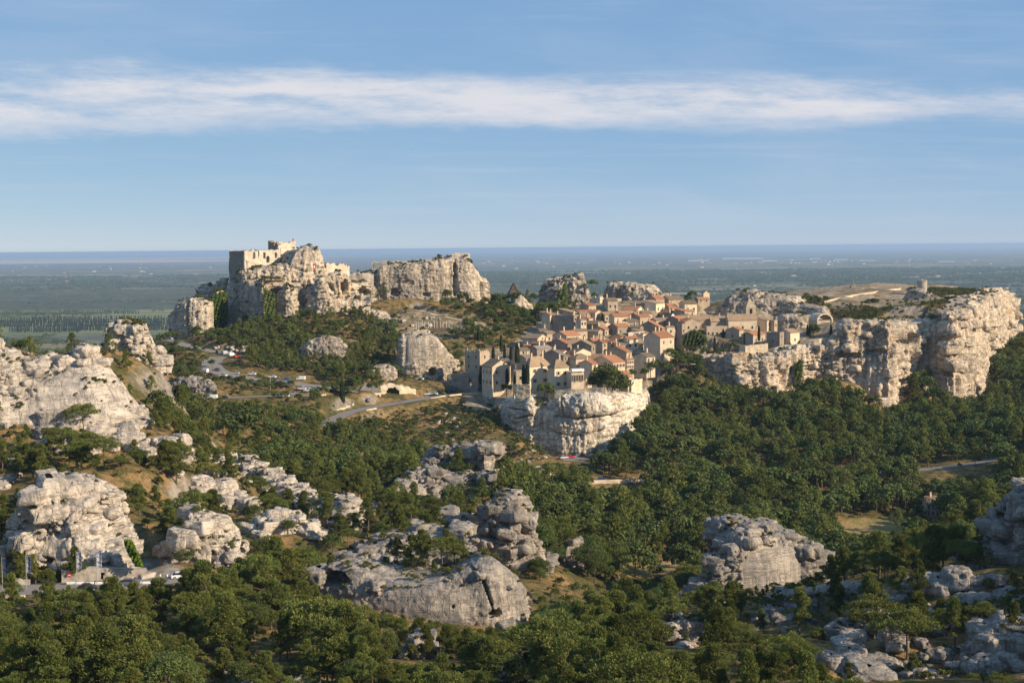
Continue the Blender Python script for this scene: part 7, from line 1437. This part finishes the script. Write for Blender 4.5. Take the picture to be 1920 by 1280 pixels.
# round no entry sign
p = P(131, 1107, 290); p[2] = H(p[0], p[1]); r = empty('road_sign', tuple(p), 0, label='round red no entry sign before the concrete wall', cat='road sign'); v, f = cyl(.04, .04, 2.2, 6); m_ = npmesh('post', v, f); m_.materials.append(MMETAL); child('post', m_, r)
v, f = tube([[0, -.06, 2.5], [0, -.02, 2.5]], [.45, .45], 20); v2 = [(math.cos(i*math.pi/10)*.45, -.06, 2.5+math.sin(i*math.pi/10)*.45) for i in range(20)]; m_ = bpy.data.meshes.new('disc'); m_.from_pydata(v2+[(a, -.02, c) for a, b, c in v2], [], [tuple(range(20)), tuple(range(39, 19, -1))]+[(i, i+20, (i+1) % 20+20, (i+1) % 20) for i in range(20)]); m_.update(); m_.materials.append(bpy.data.materials['red_cloth']); child('disc', m_, r); m_ = npmesh('bar', *box(-.32, .32, -.08, -.063, 2.43, 2.57), False); m_.materials.append(MWHITE); child('bar', m_, r)
# concrete wall and kerb blocks by the left road
wallrun('concrete_wall', [(116, 1069, 1100, 295), (150, 1066, 1099, 295.5), (200, 1066, 1096, 296), (240, 1066, 1094, 297), (277, 1068, 1092, 298.5)], 2.5, 0.0, [(191, 1080, 4, 6, False)], 'concrete', 'streaked concrete wall with a small square hole below the cave outcrop', res=0.3)
wallrun('concrete_wall', [(24, 1090, 1108, 291), (34, 1086, 1107, 291.5), (56, 1088, 1105, 292)], 1.5, 0.1, (), 'concrete', 'short concrete wall left of the dark cave door', res=0.3)
for i, px in enumerate([133, 150, 168, 187, 205, 223, 241, 258, 275]):
    p = P(px, 1103-(px-133)*0.075, 292.5); p[2] = H(p[0], p[1]); v, f = merge([box(-.85, .85, -.3, .3, -.3, .45), box(-.8, .8, -.25, .25, .45, .52)]); o = link('kerb_block', npmesh('kerb_block', v, f, False), MWHITE); o.location = p; o.rotation_euler = (0, 0, R(5)); meta(o, 'one of the white blocks lined up under the concrete wall', 'block', 'white blocks under the concrete wall')
for px, py, lb in [(164, 1113, 'sandy stone block on the near side of the road by the third flagpole'), (38, 1121, 'sandy stone block right of the leftmost flagpole'), (17, 1124, 'sandy stone block nearest the leftmost flagpole')]:
    p = hit(px, py); v, f = merge([box(-.9, .9, -.35, .35, -.2, .5), box(-.85, .85, -.3, .3, .5, .58)]); o = link('stone_block', npmesh('stone_block', v, f, False), WM['pale']); o.location = p; meta(o, lb, 'block')
# white sunshade
r = empty('sunshade', tuple(P(1292, 692, 742)), R(10), label='white flat sunshade on the terrace below the mullioned house', cat='sunshade'); m_ = npmesh('canopy', *box(-3, 3, -1.8, 1.8, 2.7, 2.85), False); m_.materials.append(MWHITE); child('canopy', m_, r)
for x in (-2.8, 2.8):
    for y in (-1.6, 1.6): v, f = cyl(.06, .06, 3.2, 6, -.5); m_ = npmesh('pole', v, f); m_.materials.append(MMETAL); child('pole', m_, r, (x, y, 0))
# timber jousting palisade with poles
r = empty('palisade', tuple(P(812, 612, 806)), R(28), label='timber palisade with a row of pale poles beside the castle path', cat='palisade'); z_ = H(*P(812, 612, 806)[:2]); r.location.z = z_
m_ = npmesh('deck', *merge([box(-11, 11, -1.5, 1.5, 1.0, 1.3), box(-11, 11, -1.7, -1.5, -.5, 2.1)]), False); m_.materials.append(MDARKW); child('deck', m_, r)
v, f = cyl(.11, .08, 5.0, 6); pm = npmesh('pole', v, f); pm.materials.append(MWHITE)
for i in range(12): child('pole', pm, r, (-10.5+i*1.9, 0.8*(i % 2), 1.0))
m_ = npmesh('strut', *merge([tube([[0, -1.7, 1.8], [0, -4.2, -1.0]], [.12, .12], 5)])); m_.materials.append(MDARKW)
for i in range(5): child('strut', m_, r, (-9+i*4.5, 0, 0))
# wooden siege engine frame on the ridge
r = empty('siege_engine', tuple(P(963, 549, 878)), R(20), label='dark triangular timber siege engine on the skyline beside the castle', cat='siege engine')
fr = merge([tube([[-3, -1.5, -.5], [0, -.4, 6]], [.35, .25], 6), tube([[3, -1.5, -.5], [0, -.4, 6]], [.35, .25], 6), tube([[-3, 1.5, -.5], [0, .4, 6]], [.35, .25], 6), tube([[3, 1.5, -.5], [0, .4, 6]], [.35, .25], 6), tube([[-3.4, -1.5, .2], [3.4, -1.5, .2]], [.28, .28], 6), tube([[-3.4, 1.5, .2], [3.4, 1.5, .2]], [.28, .28], 6), tube([[-1.6, -1, 3], [1.6, -1, 3]], [.2, .2], 6)]); m_ = npmesh('frame', *fr); m_.materials.append(MDARKW); child('frame', m_, r)
m_ = bpy.data.meshes.new('cladding'); m_.from_pydata([(-2.6, -1.2, 0.3), (2.6, -1.2, 0.3), (0, -.3, 5.8), (-2.6, -1.0, 0.3), (2.6, -1.0, 0.3), (0, -.1, 5.8)], [], [(0, 1, 2), (5, 4, 3), (0, 3, 4, 1), (1, 4, 5, 2), (2, 5, 3, 0)]); m_.materials.append(MDARKW); child('cladding', m_, r)
# tank, monument, plateau wall
def zt(p): return (p[0], p[1], H(p[0], p[1]))
p = P(1729, 541, 1000); r = empty('water_tank', zt(p), 0, label='round concrete tank standing on the plateau', cat='tank'); hh = P(1729, 526, 1000)[2]-r.location.z
v = [(math.cos(i*math.pi/12)*q, math.sin(i*math.pi/12)*q, z) for q, z in ((3.4, -1), (3.4, hh), (3.1, hh), (3.1, hh-.5)) for i in range(24)]; f = [(k*24+i, k*24+(i+1) % 24, (k+1)*24+(i+1) % 24, (k+1)*24+i) for k in range(3) for i in range(24)]+[tuple(72+i for i in range(24))]
m_ = bpy.data.meshes.new('drum'); m_.from_pydata(v, [], f); m_.update(); m_.materials.append(MCONC); child('drum', m_, r); v, f = tube([[0, 0, hh-1.2], [0, 0, hh-.8]], [3.5, 3.5], 24); m_ = npmesh('band', v, f); m_.materials.append(WM['dark']); child('band', m_, r)
p = P(1600, 539, 1110); r = empty('monument', zt(p), 0, label='small stone monument with a seated figure on the plateau skyline', cat='monument'); m_ = npmesh('plinth', *merge([box(-2.2, 2.2, -2, 2, -1, 1.2), box(-1.4, 1.4, -1.2, 1.2, 1.2, 2.4)]), False); m_.materials.append(WM['dark']); child('plinth', m_, r)
m_ = skin('figure', [(0, 0, 2.4, .8), (0, 0, 3.4, .6), (0, 0, 4.2, .5), (0, 0, 5.0, .32), (0, 0, 5.4, .22)], [(0, 1), (1, 2), (2, 3), (3, 4)], WM['dark']); child('figure', m_, r)
pts = [hit(px, py, 820) for px, py in ((1546, 568), (1570, 562), (1600, 556), (1640, 550), (1690, 543))]
wallrun('field_wall', [(proj(q[None])[0][0], proj(q[None])[1][0]-3.2, proj(q[None])[1][0]+0.5, q[1]) for q in pts], 0.8, 0.1, (), 'pale', 'long pale field wall crossing the bare plateau', res=1.2)
# ---------------------------------------------------------------- far away on the plain
def far_ridge():
    n = 150; X, Y = np.meshgrid(np.linspace(-3300, 300, n), np.linspace(5900, 8600, n), indexing='ij'); e = np.minimum(1, 4*(1-np.abs((X+1500)/1800)))*np.clip(1-((Y-7200)/1350)**2, 0, 1); e = np.clip(e, 0, 1)
    Z = PLAIN-2+e*(12+34*np.clip(fbm(np.stack([X.ravel()/700, Y.ravel()/420, X.ravel()*0], 1), 4, .55).reshape(X.shape)+0.35, 0, 2))
    k = mat('far_scrub_hill'); pos = k.geo.outputs['Position']; c = k.mix(k.step(k.noise(k.map(pos, (1/60., 1/30., 1)), 1, 5, .7), .4, .62), (0.03, 0.045, 0.028), (0.12, 0.125, 0.08)); c = k.mix(k.step(k.noise(k.map(pos, (1/160., 1/90., 1)), 1, 5, .75), .60, .68), c, (0.40, 0.36, 0.31))
    o = link('hills', npmesh('hills', np.stack([X.ravel(), Y.ravel(), Z.ravel()], 1), gridfaces(n, n)), k.done(c, 1.0, None, 0)); meta(o, kind='structure')
far_ridge()
MROOFW = plain_mat('white_industrial_cladding', (0.50, 0.50, 0.52), 0.6, 0.1, 0.02); MFARD = plain_mat('grey_industrial_cladding', (0.34, 0.36, 0.40), 0.7, 0.1, 0.02)
def plainpt(px, py): return P(px, py, 240*F/max(2.2, py-(466-0.0096*(px-960))))
def shed(px0, px1, py, h, m, lb, group=None, name='warehouse'):
    a, b = plainpt(px0, py), plainpt(px1, py); w = b[0]-a[0]; dd = max(60, w*0.25); v = [(0, 0, 0), (w, 0, 0), (w, dd, 0), (0, dd, 0), (0, 0, h), (w, 0, h), (w, dd, h), (0, dd, h), (0, dd/2, h*1.25), (w, dd/2, h*1.25)]
    me = bpy.data.meshes.new(name); me.from_pydata(v, [], [(0, 1, 5, 4), (1, 2, 6, 9, 5), (2, 3, 7, 6), (3, 0, 4, 8, 7), (4, 5, 9, 8), (8, 9, 6, 7)]); me.update(); o = link(name, me, m); o.location = (a[0], a[1], PLAIN); meta(o, lb, 'warehouse', group)
for a in [(1290, 1335, 491, 30), (1356, 1448, 487.5, 38), (1430, 1462, 491.5, 28), (1520, 1545, 487, 26), (1565, 1596, 489, 26), (1612, 1650, 490.5, 18), (1760, 1800, 492.5, 20), (1120, 1170, 513, 9), (1770, 1900, 515, 5)]:
    shed(a[0], a[1], a[2], a[3]*0.5, MROOFW, 'white warehouse on the far plain, '+('wide one near the centre' if a[0] == 1356 else 'around pixel column of the right industrial belt' if False else {1290: 'leftmost of the central belt', 1430: 'small one right of the widest central one', 1520: 'first one in the right belt', 1565: 'second one in the right belt', 1612: 'low wide one at the middle of the right belt', 1705: 'highest placed in the right belt', 1760: 'last of the right belt', 1866: 'cut by the right edge', 1120: 'strip just behind the jagged crag', 1770: 'nearest strip past the plateau'}.get(a[0], 'in the belt')), 'white warehouses on the plain')
for px, h, lb in [(630, 330, 'left one of the two tall thin chimneys on the horizon'), (657, 330, 'right one of the two tall thin chimneys on the horizon')]:
    q = P(px, 466, 62000); v, f = tube([[0, 0, 0], [0, 0, h]], [14, 9], 8); o = link('factory_chimney', npmesh('factory_chimney', v, f), MFARD); o.location = (q[0], q[1], PLAIN); meta(o, lb, 'chimney')
def block(name, px, D, ws, m, lb, cat, group=None):
    q = P(px, 466, D); v, f = merge([box(*b) for b in ws]); o = link(name, npmesh(name, v, f, False), m); o.location = (q[0], q[1], PLAIN); meta(o, lb, cat, group)
block('factory', 479, 52000, [(-420, 420, 0, 200, 0, 130), (-300, 260, 10, 190, 130, 215), (-180, -150, 40, 70, 215, 330), (-40, -15, 40, 70, 215, 330)], MFARD, 'hazy stepped factory on the horizon left of the keep tower', 'factory')
block('factory', 586, 52000, [(-120, -40, 0, 100, 0, 230), (10, 80, 0, 100, 0, 250)], MFARD, 'two hazy blocks on the horizon just behind the rugged peak', 'factory')
for i, px in enumerate([1044, 1052, 1075, 1091]): block('harbour_crane', px, 60000, [(-6, 6, 0, 12, 0, 190), (-90, 60, 0, 12, 180, 195), (-70, -58, 0, 12, 0, 180)], MFARD, 'faint blue '+['first', 'second', 'third', 'fourth'][i]+' harbour crane from the left on the horizon', 'crane', 'harbour cranes')
rg_ = np.random.default_rng(77)
tm = npmesh('storage_tank', *tube([[0, 0, 0], [0, 0, 55], [0, 0, 66]], [70, 70, 1], 14)); tm.materials.append(MROOFW)
for px in list(rg_.uniform(5, 420, 22))+list(rg_.uniform(660, 1000, 16))+[720, 735, 915]:
    q = plainpt(px, 466-0.0096*(px-960)+6.5+rg_.uniform(-1, 1.5)); o = bpy.data.objects.new('storage_tank', tm); COL.objects.link(o); o.location = (q[0], q[1], PLAIN); s = rg_.uniform(.6, 1.8); o.scale = (s, s, rg_.uniform(.5, 1.3)); meta(o, 'one of the white storage tanks glinting along the far horizon', 'tank', 'white storage tanks on the horizon')
tb = merge([tube([[0, 0, 0], [0, 0, 100]], [2.6, 1.6], 6)]+[tube([[0, -3, 100], [math.cos(a)*45, -3, 100+math.sin(a)*45]], [2.2, .8], 4) for a in (1.2, 3.3, 5.4)]); twm = npmesh('tower', *tube([[0, 0, 0], [0, 0, 100]], [4.5, 3.0], 6)); twm.materials.append(MWHITE)
blm = npmesh('blade', *merge([tube([[0, 0, 0], [45, 0, 0]], [3.2, 1.2], 4)])); blm.materials.append(MWHITE)
for px in np.linspace(1285, 1600, 24):
    q = P(px+rg_.normal()*2, 466, 46000+rg_.normal()*500); r = empty('wind_turbine', (q[0], q[1], PLAIN), 0, label='one of the white wind turbines in a row on the far horizon', cat='wind turbine', group='wind turbines on the horizon'); child('tower', twm, r); a0 = rg_.random()*2
    for k in range(3): c = child('blade', blm, r, (0, -6, 100)); c.rotation_euler = (0, -a0-k*2.094, 0)
fm = bpy.data.meshes.new('farmhouse'); fm.from_pydata([(0, 0, 0), (16, 0, 0), (16, 9, 0), (0, 9, 0), (0, 0, 6), (16, 0, 6), (16, 9, 6), (0, 9, 6), (0, 4.5, 8.5), (16, 4.5, 8.5)], [], [(0, 1, 5, 4), (1, 2, 6, 9, 5), (2, 3, 7, 6), (3, 0, 4, 8, 7), (4, 5, 9, 8), (8, 9, 6, 7)]); fm.update(); fm.materials.append(WM['cream']); fm.materials.append(RM['pale']); fm.polygons[4].material_index = 1; fm.polygons[5].material_index = 1
for k in range(230):
    px = rg_.uniform(0, 1900); z = rg_.choice([0, 1, 2]); py = (rg_.normal(492, 3) if px > 560 else rg_.normal(500, 12)) if z else rg_.uniform(480, 560)
    if 0 < px < 430 and 556 < py < 585: continue
    lv = 466-0.0096*(px-960); py = max(py, lv+14); q = plainpt(px, py); o = bpy.data.objects.new('farmhouse', fm); COL.objects.link(o); o.location = (q[0], q[1], PLAIN); o.rotation_euler = (0, 0, rg_.uniform(-.5, .5)); s = rg_.uniform(.7, 1.3)*(1 if q[1] < 9000 else 1.9); o.scale = (s, s, s*0.8); meta(o, 'one of the pale farmhouses dotted over the far plain', 'farmhouse', 'farmhouses on the plain')
# ---------------------------------------------------------------- air
def haze(density=1/25000.):
    m = bpy.data.materials.new('haze_air'); m.use_nodes = True; nt = m.node_tree; nt.nodes.clear()
    v = nt.nodes.new('ShaderNodeVolumePrincipled'); v.inputs['Color'].default_value = (0.54, 0.75, 1.0, 1); v.inputs['Density'].default_value = density; v.inputs['Anisotropy'].default_value = 0.1
    o = nt.nodes.new('ShaderNodeOutputMaterial'); nt.links.new(v.outputs[0], o.inputs['Volume'])
    x0, x1, y0, y1, z0, z1 = -70000, 70000, -8000, 149000, PLAIN-1, CZ+5.5
    vv = [(x, y, z) for x in (x0, x1) for y in (y0, y1) for z in (z0, z1)]
    f = [(0, 1, 3, 2), (4, 6, 7, 5), (0, 4, 5, 1), (2, 3, 7, 6), (0, 2, 6, 4), (1, 5, 7, 3)]
    o = link('haze', npmesh('haze', vv, f, False), m); meta(o, kind='stuff', label='pale blue summer haze lying over the whole plain'); return o
haze()
